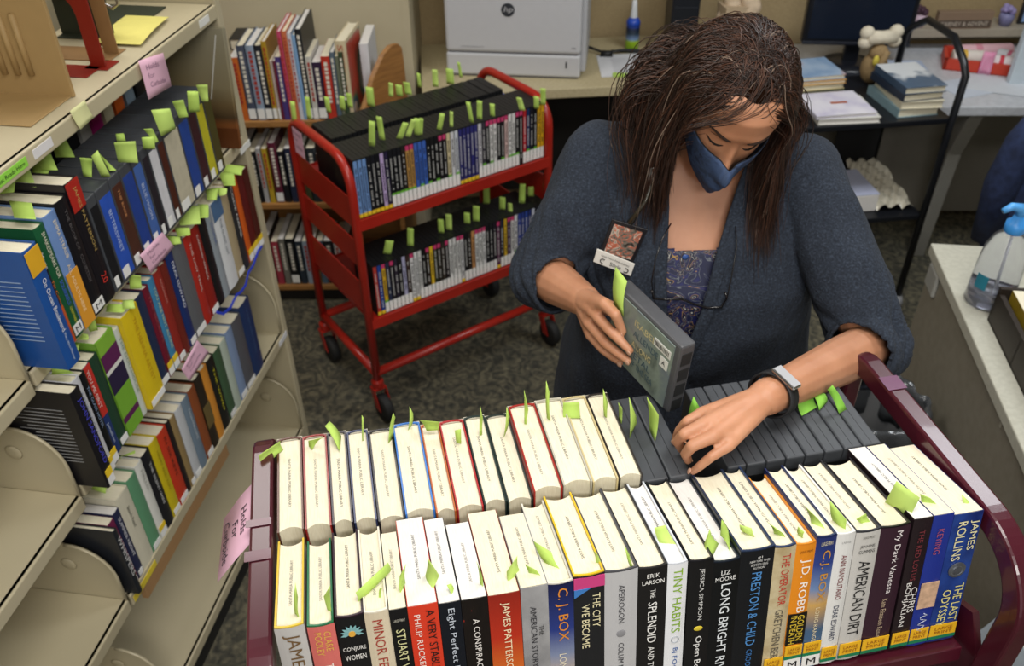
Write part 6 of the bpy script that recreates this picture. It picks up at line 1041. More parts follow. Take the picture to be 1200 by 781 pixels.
# ---------------------------------------------------------------- right desk with hand gel
rdM = rot(-8.2, (1.19, 2.15, 0))
GRY = ramp_mat('grey_laminate_side', [(.35, '#857f71'), (.65, '#8d8779')], 'NOISE', 40, .5)
rd = thing('side_desk', 'grey sided desk with white top at right edge', 'desk', rdM)
B().box(0, 1.2, -1.5, 0, .715, .75).build('desktop', ramp_mat('pale_desktop', [(.4, '#b8b6a8'), (.6, '#c0beb0')], 'NOISE', 80, .35), rd, bev=.004)
B().box(.012, .04, -1.48, -.02, .0, .715).build('side_panel', GRY, rd); B().box(.04, 1.18, -.05, -.03, .1, .715).build('modesty_panel', GRY, rd)
B().box(.001, .013, -.12, -.035, .64, .712).build('clear_clip', mat('#a9a9a4', .15, coat=.5), rd, bev=.006); B().box(.009, .012, -.7, -.69, .69, .712).build('panel_screw', mat('#a7a294', .4), rd)
sz = thing('hand_gel_bottle', 'clear plastic hand gel bottle with blue pump on right desk', 'bottle', rdM @ Matrix.Translation((.075, -.28, .7505)))
GL = mat('#e8ebf2', .06, .02, trans=.94, ior=1.2); 
B().lathe([(.05, 0), (.056, .006), (.056, .05), (.054, .12), (.05, .16), (.04, .19), (.022, .21), (.018, .215)], n=28).build('bottle_body', GL, sz, True)
B().lathe([(.05, .004), (.052, .05)], n=24).build('gel', mat('#d4d6e4', .1, .02, trans=.9, ior=1.3), sz, True)
B().lathe([(.021, .208), (.024, .212), (.024, .235), (.016, .238), (.012, .255)], n=20).build('pump_collar', mat('#3f94e0', .35), sz, True); B().tube([(.0, .0, .25), (-.002, -.001, .275), (-.03, -.012, .283), (-.05, -.02, .274)], [.012, .013, .010, .007], 10).build('pump_spout', mat('#58a6ea', .3), sz, True)
B().tube([(0, 0, .21), (.01, .005, .02)], .003, 6).build('dip_tube', mat('#c9ccd4', .3), sz, True)
B().grid([[(.0572 * math.cos(a), .0572 * math.sin(a), z) for z in (.06, .1)] for a in [rad(200 + k * 8) for k in range(5)]]).build('teal_label', mat('#2f7d92', .4), sz)
hd = thing('sign_holder', 'curved white brochure in clear holder at right frame edge', 'sign holder', rdM @ Matrix.Translation((.20, -.28, .7505)))
B().grid([[(.0 + .10 * b, -.05 * math.sin(b * 2.6) + .03 * z, .02 + .26 * z) for z in (0, .33, .66, 1)] for b in [k / 8 for k in range(9)]]).build('brochure', mat('#c9c8c6', .5, .2, 12), hd, True, solid=.002, off=0)
B().lathe([(.02, 0), (.02, .0012)], (.085, -.058, .09), 18, Matrix.Rotation(PI / 2, 3, 'X')).build('yellow_badge', mat('#d9c92e', .5), hd); B().box(-.01, .12, -.05, .05, 0, .008).build('holder_base', mat('#cfd2d6', .1, trans=.6), hd)
tr = thing('literature_rack', 'dark brown open rack holding paperbacks on the right desk', 'rack', rdM @ Matrix.Translation((.055, -.72, .7505)))
DKB = mat('#2a221c', .5, .2)
B().box(0, .012, 0, .36, 0, .085).build('side_board', DKB, tr); B().box(.2, .212, 0, .36, 0, .085).build('side_board', DKB, tr); B().box(0, .212, .348, .36, 0, .1).build('end_board', DKB, tr); B().box(0, .212, 0, .012, 0, .06).build('end_board', DKB, tr); B().box(0, .212, 0, .36, 0, .006).build('base_board', DKB, tr); B().box(.0, .212, .17, .18, 0, .08).build('divider', DKB, tr)
for k, (x, y, c, lab) in enumerate(((.02, .19, '#8a7420', 'olive paperback in far slot of the dark rack'), (.05, .19, '#b8262c', 'red and yellow paperback in far slot of the dark rack'), (.085, .19, '#d2b42a', 'yellow paperback in far slot of the dark rack'), (.02, .02, '#a8525c', 'rose pink paperback in near slot of the dark rack'), (.06, .02, '#7a2a30', 'dark red paperback in near slot of the dark rack'), (.10, .02, '#3a4a2c', 'green paperback in near slot of the dark rack'))):
    r = thing('book', lab, 'book', tr.matrix_world @ Matrix.Translation((x, y, .007)), 'paperbacks in the dark rack'); book_parts(r, .026, .1, .145, mat(c, .4, .35, 30), False)
# books on a low ledge under the desk edge at the right frame border
r = thing('book', 'pale grey picture book leaning low beside maroon cart at right edge', 'book', rdM @ Matrix.Translation((-.135, -1.26, 0.3045)) @ Matrix.Rotation(rad(20), 4, 'Y')); book_parts(r, .012, .27, .17, mat('#aab4bc', .3, .2, 20), True)
lk = thing('step_stool', 'low dark stool under the leaning picture book', 'stool', rdM @ Matrix.Translation((-.20, -1.36, 0))); B().box(0, .19, 0, .34, .27, .30).build('stool_top', mat('#1d2036', .6), lk, bev=.004)
for x in (.01, .16):
    for y in (.01, .31): B().box(x, x + .022, y, y + .022, 0, .27).build('leg', mat('#1d1d22', .6), lk)
# ---------------------------------------------------------------- waste bin with liner
bn_ = thing('waste_bin', 'dark waste bin with clear liner between cart and desk', 'waste bin', rot(0, (.955, 1.74, 0)))
B().lathe([(.09, .0), (.1, .003), (.125, .50), (.128, .51), (.122, .51), (.097, .01), (.01, .008)], n=28).build('bin_body', mat('#1f2022', .5), bn_, True)
rows = []
for j in range(12):
    f = j / 11; row = []
    for i in range(49):
        a = 2 * PI * i / 48; wob = .006 * math.sin(a * 7 + f * 5) + .005 * math.sin(a * 13 - f * 9)
        if f < .4: q = f / .4; rr = .115 + .004 * q; z = .38 + .14 * q
        elif f < .55: q = (f - .4) / .15; rr = .119 + .016 * q; z = .52 + .01 * math.sin(q * PI)
        else: q = (f - .55) / .45; rr = .136 + .008 * q; z = .52 - .2 * q
        row.append(((rr + wob) * math.cos(a), (rr + wob) * math.sin(a), z + wob * .6))
    rows.append(row)
B().grid(rows).build('bin_liner', mat('#5d6064', .1, .2, 30, coat=1, trans=.5, ior=1.1), bn_, True, solid=.0008, off=0)

for k, (c, t, lab) in enumerate((('#b0a89c', .05, 'grey flat book at bottom of pile behind the wooden bookcase row'), ('#2a2a30', .04, 'black flat book in the pile behind the wooden bookcase row'), ('#6a4238', .05, 'brown flat book in the pile behind the wooden bookcase row'), ('#c4c6cc', .03, 'white flat book near top of pile behind the wooden bookcase row'), ('#1d1e22', .04, 'black flat book topping the pile behind the wooden bookcase row'))):
    flatbook(lab, lM @ Matrix.Translation((.50 + .012 * (k % 2), .235, .7855 + sum((.05, .04, .05, .03, .04)[:k]) + .0004 * k)), .2, .12, t, c, 'pile of flat books behind the top row', k % 2)
# ---------------------------------------------------------------- the librarian
from mathutils import noise as mnoise
SKIN = ramp_mat('warm_skin', [(.3, '#b57e5e'), (.7, '#c58e6e')], 'NOISE', 18, .5, bump=.05)
SKIN.node_tree.nodes['Principled BSDF'].inputs['Subsurface Weight'].default_value = .12
SKIN.node_tree.nodes['Principled BSDF'].inputs['Subsurface Radius'].default_value = (.01, .004, .002)
KNIT = ramp_mat('charcoal_blue_knit', [(.3, '#181e29'), (.55, '#242c39'), (.8, '#374150')], 'NOISE', 260, .95, detail=2, bump=.5)
def caps(b, p0, r0, p1, r1, n=14):
    p0, p1 = V(p0), V(p1); t = (p1 - p0); L = t.length; t.normalize(); pts = []; rs = []
    for k in range(1, 6): a = PI / 2 * k / 5; pts.append(p0 - t * r0 * math.cos(a)); rs.append(r0 * math.sin(a))
    for k in range(4, 0, -1): a = PI / 2 * k / 5; pts.append(p1 + t * r1 * math.cos(a) if k < 5 else p1); rs.append(r1 * math.sin(a))
    pts.insert(5, p1); rs.insert(5, r1); b.tube(pts, rs, n)
def chain(b, pts, rs):
    for i in range(len(pts) - 1): caps(b, pts[i], rs[i], pts[i + 1], rs[i + 1])
def loft(b, rings, n=40, e=2.3):
    vs = []; fs = []
    for cx, cy, z, rx, ry in rings:
        for k in range(n):
            a = 2 * PI * k / n; c, s_ = math.cos(a), math.sin(a)
            vs.append((cx + rx * math.copysign(abs(c) ** (2 / e), c), cy + ry * math.copysign(abs(s_) ** (2 / e), s_), z))
    R = len(rings)
    for i in range(R - 1): fs += [(i * n + k, i * n + (k + 1) % n, (i + 1) * n + (k + 1) % n, (i + 1) * n + k) for k in range(n)]
    fs += [tuple(range(n - 1, -1, -1)), tuple((R - 1) * n + k for k in range(n))]; b.add(vs, fs)
def remesh(b, name, voxel, smooth=4):
    me = b.mesh(name); bm = bmesh.new(); bm.from_mesh(me); bmesh.ops.recalc_face_normals(bm, faces=bm.faces); bm.to_mesh(me); bm.free()
    o = bpy.data.objects.new(name, me); COL.objects.link(o)
    m = o.modifiers.new('r', 'REMESH'); m.mode = 'VOXEL'; m.voxel_size = voxel
    if smooth: s_ = o.modifiers.new('s', 'SMOOTH'); s_.factor = .5; s_.iterations = smooth
    dg = bpy.context.evaluated_depsgraph_get(); me2 = bpy.data.meshes.new_from_object(o.evaluated_get(dg)); COL.objects.unlink(o); bpy.data.objects.remove(o); me2.name = name; me2.materials.clear()
    return me2
per = thing('person', 'woman in dark knit cardigan and blue mask sorting books behind the maroon cart', 'person', Matrix.Translation((.35, 1.43, 0)))
PI_ = per.matrix_world.inverted()
def pb(me, name, m, **k):
    me.transform(PI_); me.materials.append(m) if not isinstance(m, list) else [me.materials.append(q) for q in m]
    me.polygons.foreach_set('use_smooth', [True] * len(me.polygons)); return link(name, me, per, **k)
WORLDSPACE = set()      # parts whose own coordinates are already the room's
def pbuild(b, name, m, parent=None, smooth=True, **k):
    o = b.build(name, m, None, smooth, **k); o.parent = parent or per
    if parent is None or parent.name not in WORLDSPACE: o.matrix_parent_inverse = PI_
    WORLDSPACE.add(o.name); return o
# joints
SHR, ELR, WRR = V((.165, 1.46, 1.365)), V((.062, 1.36, 1.185)), V((.122, 1.195, 1.245))
SHL, ELL, WRL = V((.517, 1.41, 1.36)), V((.615, 1.19, 1.148)), HL['W']
TOR = [(.355, 1.45, .80, .225, .165), (.355, 1.44, .92, .235, .165), (.352, 1.425, 1.02, .225, .160), (.348, 1.41, 1.12, .212, .162), (.347, 1.41, 1.19, .208, .155), (.348, 1.42, 1.26, .205, .130), (.350, 1.435, 1.32, .20, .105), (.352, 1.445, 1.37, .165, .085), (.354, 1.44, 1.405, .095, .066), (.355, 1.43, 1.43, .062, .056)]
def torso(b, g): loft(b, [(x, y, z, max(rx - g, .02), max(ry - g, .02)) for x, y, z, rx, ry in TOR])
HC = V((.357, 1.345, 1.532)); hf = V((-.09, -.82, -.56)).normalized(); hu = V((.17, -.56, .82)); hu = (hu - hf * hu.dot(hf)).normalized(); hx = hf.cross(hu)   # hx: her right = picture left
HM = frame(HC, hx, hf, hu)
# -- head surface
HT = [(-.122, .012, .062, .030), (-.117, .024, .078, .018), (-.105, .036, .089, .0), (-.085, .049, .092, -.03), (-.06, .058, .092, -.055), (-.03, .066, .0915, -.08), (0, .071, .089, -.095), (.03, .0745, .093, -.103), (.06, .074, .089, -.102), (.079, .067, .074, -.09), (.094, .05, .05, -.067), (.104, .028, .02, -.038), (.108, .008, -.006, -.014)]
def hsec(z):
    zs = [r[0] for r in HT]
    return [float(np.interp(z, zs, [r[i] for r in HT])) for i in (1, 2, 3)]
def g2(x, z, cx, cz, sx, sz): return math.exp(-((x - cx) / sx) ** 2 - ((z - cz) / sz) ** 2)
def headpt(a, z):
    w_, f, bk = hsec(z); m = (f + bk) / 2; hd_ = (f - bk) / 2
    x = w_ * math.copysign(abs(math.sin(a)) ** .9, math.sin(a)); y = m + hd_ * math.cos(a)
    if math.cos(a) > 0:
        c = math.cos(a); d = 0
        d += .022 * g2(x, z, 0, -.038, .011, .014) + .012 * g2(x, z, 0, -.015, .008, .02)     # nose
        d += .005 * (g2(x, z, .03, .022, .022, .008) + g2(x, z, -.03, .022, .022, .008))         # brow ridge
        d -= .009 * (g2(x, z, .032, .0, .018, .012) + g2(x, z, -.032, .0, .018, .012))         # sockets
        d += .0075 * (g2(x, z, .032, -.001, .013, .0085) + g2(x, z, -.032, -.001, .013, .0085))       # lids
        d += .004 * (g2(x, z, .045, -.03, .02, .018) + g2(x, z, -.045, -.03, .02, .018))
        d += .006 * g2(x, z, 0, -.073, .02, .01) + .005 * g2(x, z, 0, -.105, .018, .012)
        y += d * c
    return V((x, y, z))
hb = B(); NA = 120; zs = [-.122 + .230 * k / 110 for k in range(111)]
hb.grid([[HM @ headpt(2 * PI * i / NA, z) for i in range(NA)] for z in zs])
n0 = 0
for r in range(110): hb.f.append((r * NA + NA - 1, r * NA, (r + 1) * NA, (r + 1) * NA + NA - 1)); hb.m.append(0)
hb.f.append(tuple(range(NA))); hb.f.append(tuple(110 * NA + k for k in range(NA))); hb.m += [0, 0]
bd_ = hb
caps(bd_, (.355, 1.44, 1.37), .064, HM @ V((0, -.02, -.07)), .056)
torso(bd_, .030)
for s, (S, E, W) in ((0, (SHR, ELR, WRR)), (1, (SHL, ELL, WRL))):
    chain(bd_, [S, E], [.052, .041]); mid = E.lerp(W, .35); chain(bd_, [E, mid, W], [.041, .039, .0265])
def hand(b, H, flat):
    W = H['W']
    for f in ('i', 'm', 'r', 'p'):
        q = H[f]; sc = .85 if f == 'p' else 1
        chain(b, [W, q[0]], [.0205, .0105 * sc]); chain(b, [q[0], q[1], q[2], q[3]], [.0098 * sc, .0084 * sc, .0075 * sc, .0062 * sc])
    for f, g in (('i', 'm'), ('m', 'r'), ('r', 'p')): chain(b, [H[f][0].lerp(W, .12), H[g][0].lerp(W, .12)], [.0105, .0105]); chain(b, [H[f][0].lerp(W, .5), H[g][0].lerp(W, .5)], [.014, .014])
    chain(b, [W] + H['t'], [.019, .0125, .0105, .008])
hand(bd_, HL, 0); hand(bd_, HR, 0)
for sx in (-1, 1):
    chain(bd_, [(.352 + sx * .1, 1.45, .86), (.352 + sx * .115, 1.45, .47), (.352 + sx * .12, 1.46, .09)], [.085, .058, .042]); chain(bd_, [(.352 + sx * .12, 1.46, .06), (.352 + sx * .13, 1.32, .04)], [.04, .034])
me = remesh(bd_, 'body', .0026, 3); body = pb(me, 'body', SKIN)
# nails
nb = B()
for H in (HL, HR):
    for f in ('i', 'm', 'r', 'p'):
        t = (H[f][3] - H[f][2]).normalized(); up = H['n']; up = (up - t * up.dot(t)).normalized(); c = H[f][3] + up * .0052 + t * .0015
        nb.ellips(c, (.0045, .0052, .0012), Matrix((t.cross(up), t, up)).transposed(), 10, 6)
pbuild(nb, 'fingernails', mat('#c69a82', .3))
# -- brows, lashes, lids
bw = B(); ls = B()
for sx in (-1, 1):
    pts = [headpt(sx * a, z) + V((0, .0015, 0)) for a, z in ((.15, .0175), (.26, .0215), (.42, .0245), (.6, .024), (.78, .018))]
    bw.tube([HM @ p for p in pts], [.001, .0021, .0021, .0016, .0006], 6)
    pts = [headpt(sx * a, z) + V((0, .0012, 0)) for a, z in ((.2, -.006), (.28, -.0095), (.38, -.011), (.5, -.0095), (.62, -.005))]
    ls.tube([HM @ p for p in pts], [.0007, .0015, .0018, .0016, .0008], 6)
    pts = [headpt(sx * a, z) + V((0, .0004, 0)) for a, z in ((.22, .005), (.38, .0095), (.56, .006))]
    ls.tube([HM @ p for p in pts], [.0004, .0008, .0004], 5)
pbuild(bw, 'eyebrows', mat('#2c1d16', .9, .3, 200)); pbuild(ls, 'eyelashes', mat('#1a110e', .7))
# -- mask
rows = []
for j in range(17):
    v = j / 16; row = []
    for i in range(41):
        u = -1 + i / 20; au = abs(u); zt = -.020 + .010 * au ** 1.5; zb = -.127 + .083 * au ** 1.15; z = zt + (zb - zt) * v
        p = headpt(u * rad(84), z); nr = V((p.x * .9, p.y + .02, 0)).normalized(); bul = .020 * math.exp(-(u / .26) ** 2) * math.sin(PI * min(1, v * .85 + .1)) 
        base = .0045 + .006 * (1 - au) ; p = p + nr * base; p.y += bul; row.append(HM @ p)
    rows.append(row)
MASK = ramp_mat('navy_patterned_cotton', [(.35, '#27364f'), (.5, '#33476a'), (.62, '#1e2a44')], 'NOISE', 30, .8, distort=1.5)
mk = pbuild(B().grid(rows), 'face_mask', MASK, solid=.0015, off=1)
pbuild(B().tube(rows[0], .0012, 6), 'mask_edge', mat('#10131a', .8), mk)
lo = B()
for i in (0, 40): lo.tube([rows[2][i], HM @ V((headpt((-1 if i == 0 else 1) * rad(95), .0).x * 1.08, -.012, .01)), rows[14][i]], .0014, 6)
pbuild(lo, 'ear_loops', mat('#10131a', .8), mk)
# -- blouse
PAT = ramp_mat('paisley_print', [(0, '#0f1530'), (.41, '#11183e'), (.425, '#757a80'), (.44, '#12183a'), (.53, '#161d5a'), (.545, '#b08a3c'), (.56, '#121836'), (.63, '#0e1330'), (.645, '#c8c6bc'), (.66, '#111630'), (1, '#0e1330')], 'NOISE', 24, .6, detail=1, distort=3.2)
b = B(); torso(b, .019); me = remesh(b, 'blouse', .006, 2)
bm = bmesh.new(); bm.from_mesh(me)
bmesh.ops.delete(bm, geom=[v for v in bm.verts if v.co.z > 1.268 + max(0, abs(v.co.x - .315) - .04) * 1.2 or v.co.z < .86], context='VERTS'); bm.to_mesh(me); bm.free()
pb(me, 'blouse', PAT, solid=.002, off=1)
cb = B(); cb.lathe([(.005, 0), (.0055, .0015), (.003, .0025)], BTN, 14, Matrix.Rotation(PI / 2, 3, 'X')); pbuild(cb, 'blouse_button', mat('#3d5c9c', .3))
# -- cardigan
b = B(); torso(b, -.004)
loft(b, [(.355, 1.45, .70, .262, .19), (.355, 1.445, .82, .262, .185), (.355, 1.44, .95, .245, .175), (.35, 1.425, 1.05, .225, .165)])
chain(b, [(.355, 1.45, 1.36), SHR, SHR.lerp(ELR, .5), ELR, ELR.lerp(WRR, .5)], [.072, .067, .064, .058, .044])
chain(b, [(.355, 1.45, 1.36), SHL, SHL.lerp(ELL, .5), ELL, ELL.lerp(WRL, .42)], [.072, .062, .062, .060, .046])
me = remesh(b, 'cardigan', .0055, 5)
bm = bmesh.new(); bm.from_mesh(me); bm.normal_update(); kill = []
fr_, fl_ = (WRR - ELR).normalized(), (WRL - ELL).normalized()
for v in bm.verts:
    p = v.co.copy(); nrm = v.normal.copy()
    # folds: rings gathered at the cuffs, drapes on the body, drape lines over the upper arm
    dr, dl = (p - ELR).length, (p - ELL).length
    d = .0045 * mnoise.noise(p * 14) + .005 * mnoise.noise(V((p.x * 22, p.y * 22, p.z * 5)))
    for E, S, f in ((ELR, SHR, fr_), (ELL, SHL, fl_)):
        q = (p - E).length
        if q < .2: d += .006 * math.exp(-(q / .10) ** 2) * math.sin((p - E).dot((f + (S - E).normalized() * .4)) * 230 + 4 * mnoise.noise(p * 12))
        if q < .32: d += .004 * mnoise.noise(V((p.dot(f) * 30, p.dot((S - E).normalized()) * 8, 2)))
    v.co = p + nrm * d
    xc = float(np.interp(p.z, [1.05, 1.15, 1.25, 1.36, 1.45], [.292, .297, .306, .328, .345])); hw = float(np.interp(p.z, [1.03, 1.12, 1.2, 1.28, 1.36, 1.42], [0, .022, .037, .047, .060, .075]))
    if (p.z > 1.395 and (p.x - .355) ** 2 + (p.y - 1.425) ** 2 < .088 ** 2) or p.z < .72 or (p.y < 1.47 and abs(p.x - xc) < hw and p.z > 1.03 and nrm.y < .45) or ((p - ELR).dot(fr_) > .068 and (p - ELR).length < .19 and ((p - ELR) - fr_ * (p - ELR).dot(fr_)).length < .075) or ((p - ELL).dot(fl_) > .07 and (p - ELL).length < .2 and ((p - ELL) - fl_ * (p - ELL).dot(fl_)).length < .075): kill.append(v)
bmesh.ops.delete(bm, geom=kill, context='VERTS'); bmesh.ops.smooth_vert(bm, verts=[v for v in bm.verts if v.is_boundary], factor=.5, use_axis_x=True, use_axis_y=True, use_axis_z=True)
bmesh.ops.smooth_vert(bm, verts=[v for v in bm.verts if v.is_boundary], factor=.5, use_axis_x=True, use_axis_y=True, use_axis_z=True); bm.to_mesh(me); bm.free()
card = pb(me, 'cardigan', KNIT, solid=.005, off=1)
# shawl bands along the front opening
for sx in (-1, 1):
    pts = []
    for z in (1.41, 1.37, 1.33, 1.28, 1.23, 1.18, 1.12, 1.06, 1.0, .92, .84, .74):
        xc = float(np.interp(z, [1.05, 1.15, 1.25, 1.36, 1.45], [.292, .297, .306, .328, .345])); hw = float(np.interp(z, [1.03, 1.12, 1.2, 1.28, 1.36, 1.42], [.004, .022, .037, .047, .060, .075]))
        x = xc + sx * (hw + .006); zz = [r[2] for r in TOR]; cy = float(np.interp(z, zz, [r[1] for r in TOR])); rx = float(np.interp(z, zz, [r[3] for r in TOR])) + .004; ry = float(np.interp(z, zz, [r[4] for r in TOR])) + .004; cx = float(np.interp(z, zz, [r[0] for r in TOR]))
        if z < 1.05: ry = float(np.interp(z, [.74, .82, .95, 1.05], [.19, .187, .178, .168])); cy = 1.443
        y = cy - ry * max(0, 1 - abs((x - cx) / rx) ** 2.3) ** (1 / 2.3); pts.append(V((x, y - .004, z)))
    pbuild(B().band(pts, (1, 0, 0), .022, .008), 'front_band', KNIT, card, bev=.003)
# -- trousers and shoes
b = B()
for sx in (-1, 1): chain(b, [(.352 + sx * .1, 1.45, .88), (.352 + sx * .115, 1.45, .47), (.352 + sx * .12, 1.46, .08)], [.115, .083, .07])
loft(b, [(.352, 1.45, .80, .20, .14), (.352, 1.45, .95, .20, .14)])
pb(remesh(b, 'trousers', .009, 3), 'trousers', mat('#141c2e', .9, .15, 60))
for sx in (-1, 1):
    b = B(); chain(b, [(.352 + sx * .12, 1.475, .045), (.352 + sx * .13, 1.31, .036)], [.045, .036]); b.box(.352 + sx * .125 - .038, .352 + sx * .125 + .038, 1.28, 1.515, 0, .02); pb(remesh(b, 'shoe', .006, 3), 'shoe', BLACK)
# -- watch
ax = (WRL - ELL).normalized(); wc = WRL - ax * .022; up = V((.0, -.35, .94)); up = (up - ax * up.dot(ax)).normalized(); sd = ax.cross(up)
ring_ = [wc + sd * math.cos(2 * PI * k / 28) * .0345 + up * math.sin(2 * PI * k / 28) * .0315 for k in range(28)]
wt = pbuild(B().band(ring_, ax, .022, .003, closed=True), 'watch_band', mat('#17181c', .6))
Mw = frame(wc + up * .0325, sd, ax, up)
pbuild(B().box(-.022, .022, -.012, .012, -.001, .0045, Mw), 'watch_case', mat('#b4b4b6', .22, .03, metal=1), wt, False, bev=.003); pbuild(B().box(-.0195, .0195, -.0100, .0100, .0044, .0052, Mw), 'watch_face', mat('#b4b6bb', .3, .05), wt, False)
# -- badge
bp_ = lambda q: [V(p) for p in q]
bg_ = B(); a = bp_(BADGE); nn = V((0, -.003, 0)); bg_.add([p for p in a] + [p + nn for p in a], [(0, 1, 2, 3), (7, 6, 5, 4), (0, 4, 5, 1), (1, 5, 6, 2), (2, 6, 7, 3), (3, 7, 4, 0)])
bd2 = pbuild(bg_, 'badge_holder', mat('#15151a', .35), None, False, bev=.001)
inset = lambda a, f, dz: [p.lerp((a[0] + a[1] + a[2] + a[3]) / 4, f) + V((0, dz, 0)) for p in a]
q = inset(a, .2, -.0036); pbuild(B().grid([[q[0].lerp(q[1], i / 6).lerp(q[3].lerp(q[2], i / 6), j / 6) for i in range(7)] for j in range(7)]), 'badge_card', ramp_mat('badge_print', [(.3, '#2a2724'), (.45, '#6f6a62'), (.55, '#b5563a'), (.6, '#b9b1a4'), (.7, '#5a5148')], 'NOISE', 60, .25, distort=2), bd2)
n_ = bp_(NTAG); nb2 = B(); nb2.add([p for p in n_] + [p + nn for p in n_], [(0, 1, 2, 3), (7, 6, 5, 4), (0, 4, 5, 1), (1, 5, 6, 2), (2, 6, 7, 3), (3, 7, 4, 0)])
nt_ = pbuild(nb2, 'name_tag', mat('#d8d6d0', .4), None, False, bev=.001, label='white plastic name tag')
ex = (n_[1] - n_[0]); ey = (n_[0] - n_[3]); W_, H_ = ex.length, ey.length; ex.normalize(); ey.normalize(); o0 = n_[3] + V((0, -.0044, 0))
for s, x, y, L, h in (('Santa Maria Public Library', .14, .62, .74, .17), ('Silvia', .4, .22, .3, .28)):
    t = text(s, mat('#2a2a2c', .5), None, o0 + ex * W_ * x + ey * H_ * y, ex, ey, W_ * L, H_ * h); t.parent = nt_
for x in (.22, .82): 
    t = pbuild(B().tube([o0 + ex * W_ * (x + .07 * math.cos(k)) + ey * H_ * (.34 + .16 * math.sin(k)) for k in [rad(60 + 220 * i / 8 + (180 if x > .5 else 0)) for i in range(9)]], .0008, 5), 'swirl_emblem', mat('#1c1c1e', .5), nt_)
b = B(); b.ellips(CLIP, (.014, .006, .018), Matrix.Rotation(rad(-25), 3, 'Y'), 10, 7); pbuild(b, 'badge_reel', mat('#b9b9b7', .25, .3, 120, metal=.6), bd2)
pbuild(B().tube([CLIP, V(CLIP).lerp((a[0] + a[1]) / 2, .5) + V((.004, -.006, 0)), (a[0] + a[1]) / 2], [.004, .003, .006], 8), 'badge_strap', mat('#2a261c', .3, coat=.6), bd2)
# -- reading glasses hanging at the neckline
gl = pbuild(B().tube([V(p) for p in GLASS[0]], .0012, 6), 'glasses_frame', mat('#17161a', .25, coat=.5))
pbuild(B().tube([V(p) for p in GLASS[1]], .0011, 6), 'glasses_temple', mat('#1c1a1a', .25), gl); pbuild(B().tube([V(p) for p in GLASS[2]], [.0022] * len(GLASS[2]), 6), 'glasses_rim', mat('#131215', .2, coat=.5), gl)
# -- hair
hr = random.Random(11); hbld = B()
inv = HM.inverted(); inv3 = inv.to_3x3(); HM3 = HM.to_3x3()
TZ = [r[2] for r in TOR]
def push_torso(p, g):
    if p.z > 1.44 or p.z < .8: return p
    cx, cy, rx, ry = [float(np.interp(p.z, TZ, [r[i] for r in TOR])) for i in (0, 1, 3, 4)]
    rx += g; ry += g; q = ((p.x - cx) / rx) ** 2 + ((p.y - cy) / ry) ** 2
    if q < 1:
        s_ = 1 / math.sqrt(max(q, 1e-4)); s_ = min(s_, 3); p = V((cx + (p.x - cx) * (s_ * .25 + .75), cy + (p.y - cy) * s_, p.z))
    return p
def push_seg(p, A, Bp, r):
    ab = Bp - A; t = max(0, min(1, (p - A).dot(ab) / ab.length_squared)); c = A + ab * t; d = p - c
    return c + d.normalized() * r if d.length < r else p
def strand(dirl, lay, n, r0, mi, ln, back=False):
    side = 1 if dirl.x + hr.gauss(0, .22) >= 0 else -1      # +1 = picture left
    rad_ = V((.080, .104, .114)); ctr = V((0, -.006, .0))
    p = ctr + V((dirl.x * rad_.x, dirl.y * rad_.y, dirl.z * rad_.z)); pw = HM @ p
    v = HM3 @ V((side * hr.choice((.08, .25, .5, .7)), -.6 + .2 * dirl.y, .3)); v.normalize(); pts = [pw.copy()]
    if back: v = (HM3 @ V((side * hr.uniform(0, .2), -.85, .45))).normalized()
    if side > 0: tx = HC.x - hr.triangular(.062, .150, .08); ty = hr.uniform(1.29, 1.47)
    else: tx = HC.x + hr.triangular(.050, .088, .066); ty = hr.uniform(1.28, 1.45)
    ph = hr.uniform(0, 6.28); wv = hr.uniform(.0, .006); jx, jy = hr.gauss(0, .035), hr.gauss(0, .03)
    step = ln / n
    for k in range(n):
        f = k / n; g = V((0, 0, -1)); pull = V(((tx - pw.x) * (7 if side > 0 else 12), (ty - pw.y) * 3, 0)) * (max(0, min(1, (f - .3) * 3)) if back else min(1, f * 3))
        v = (v * (.80 if f < .25 else .66) + g * (.22 + .25 * f) + pull * .35 + V((jx, jy, 0))).normalized(); pw = pw + v * step
        q = inv @ pw - ctr; s_ = V((rad_.x * (1.02 + (.24 if side > 0 else .13) * lay), rad_.y * (1.02 + .13 * lay), rad_.z * (1.0 + .05 * lay)))
        e = (q.x / s_.x) ** 2 + (q.y / s_.y) ** 2 + (q.z / s_.z) ** 2; grow = min(1, (k + 1) / 4)
        if e < 1 and q.z > -.12 or q.z > -.02:
            m_ = 1 / math.sqrt(e); q2 = V((q.x * m_, q.y * m_, q.z * m_)); q = q.lerp(q2, min(1, .3 + .3 * k) if e < 1 else .6)
            pw = HM @ (q + ctr)
        q = inv @ pw
        if q.y > .0 and q.z < .064 and q.z > -.2:
            xm = float(np.interp(q.z, [-.2, -.11, -.03, .03, .048, .058, .064], [.056, .064, .077, .078, .076, .066, .0]))
            if abs(q.x) < xm: q.x = side * (xm + .012 * lay); pw = HM @ q
        pw = push_seg(pw, V((.355, 1.45, 1.37)), SHR, .085); pw = push_seg(pw, V((.355, 1.45, 1.37)), SHL, .085); pw = push_seg(pw, SHR, ELR, .08); pw = push_seg(pw, SHL, ELL, .08)
        pw = push_torso(pw, .016 + .012 * lay)
        w2 = V((math.sin(ph + f * 16), math.cos(ph + f * 13), 0)) * wv * f
        pts.append(pw + w2)
    # soften corners
    for _ in range(3): pts = [pts[0]] + [pts[i - 1] * .25 + pts[i] * .5 + pts[i + 1] * .25 for i in range(1, len(pts) - 1)] + [pts[-1]]
    N = len(pts); hbld.tube(pts, [r0 * (1 - .75 * (i / (N - 1)) ** 2) for i in range(N)], 3, mi=mi, caps=False)
cnt = 0
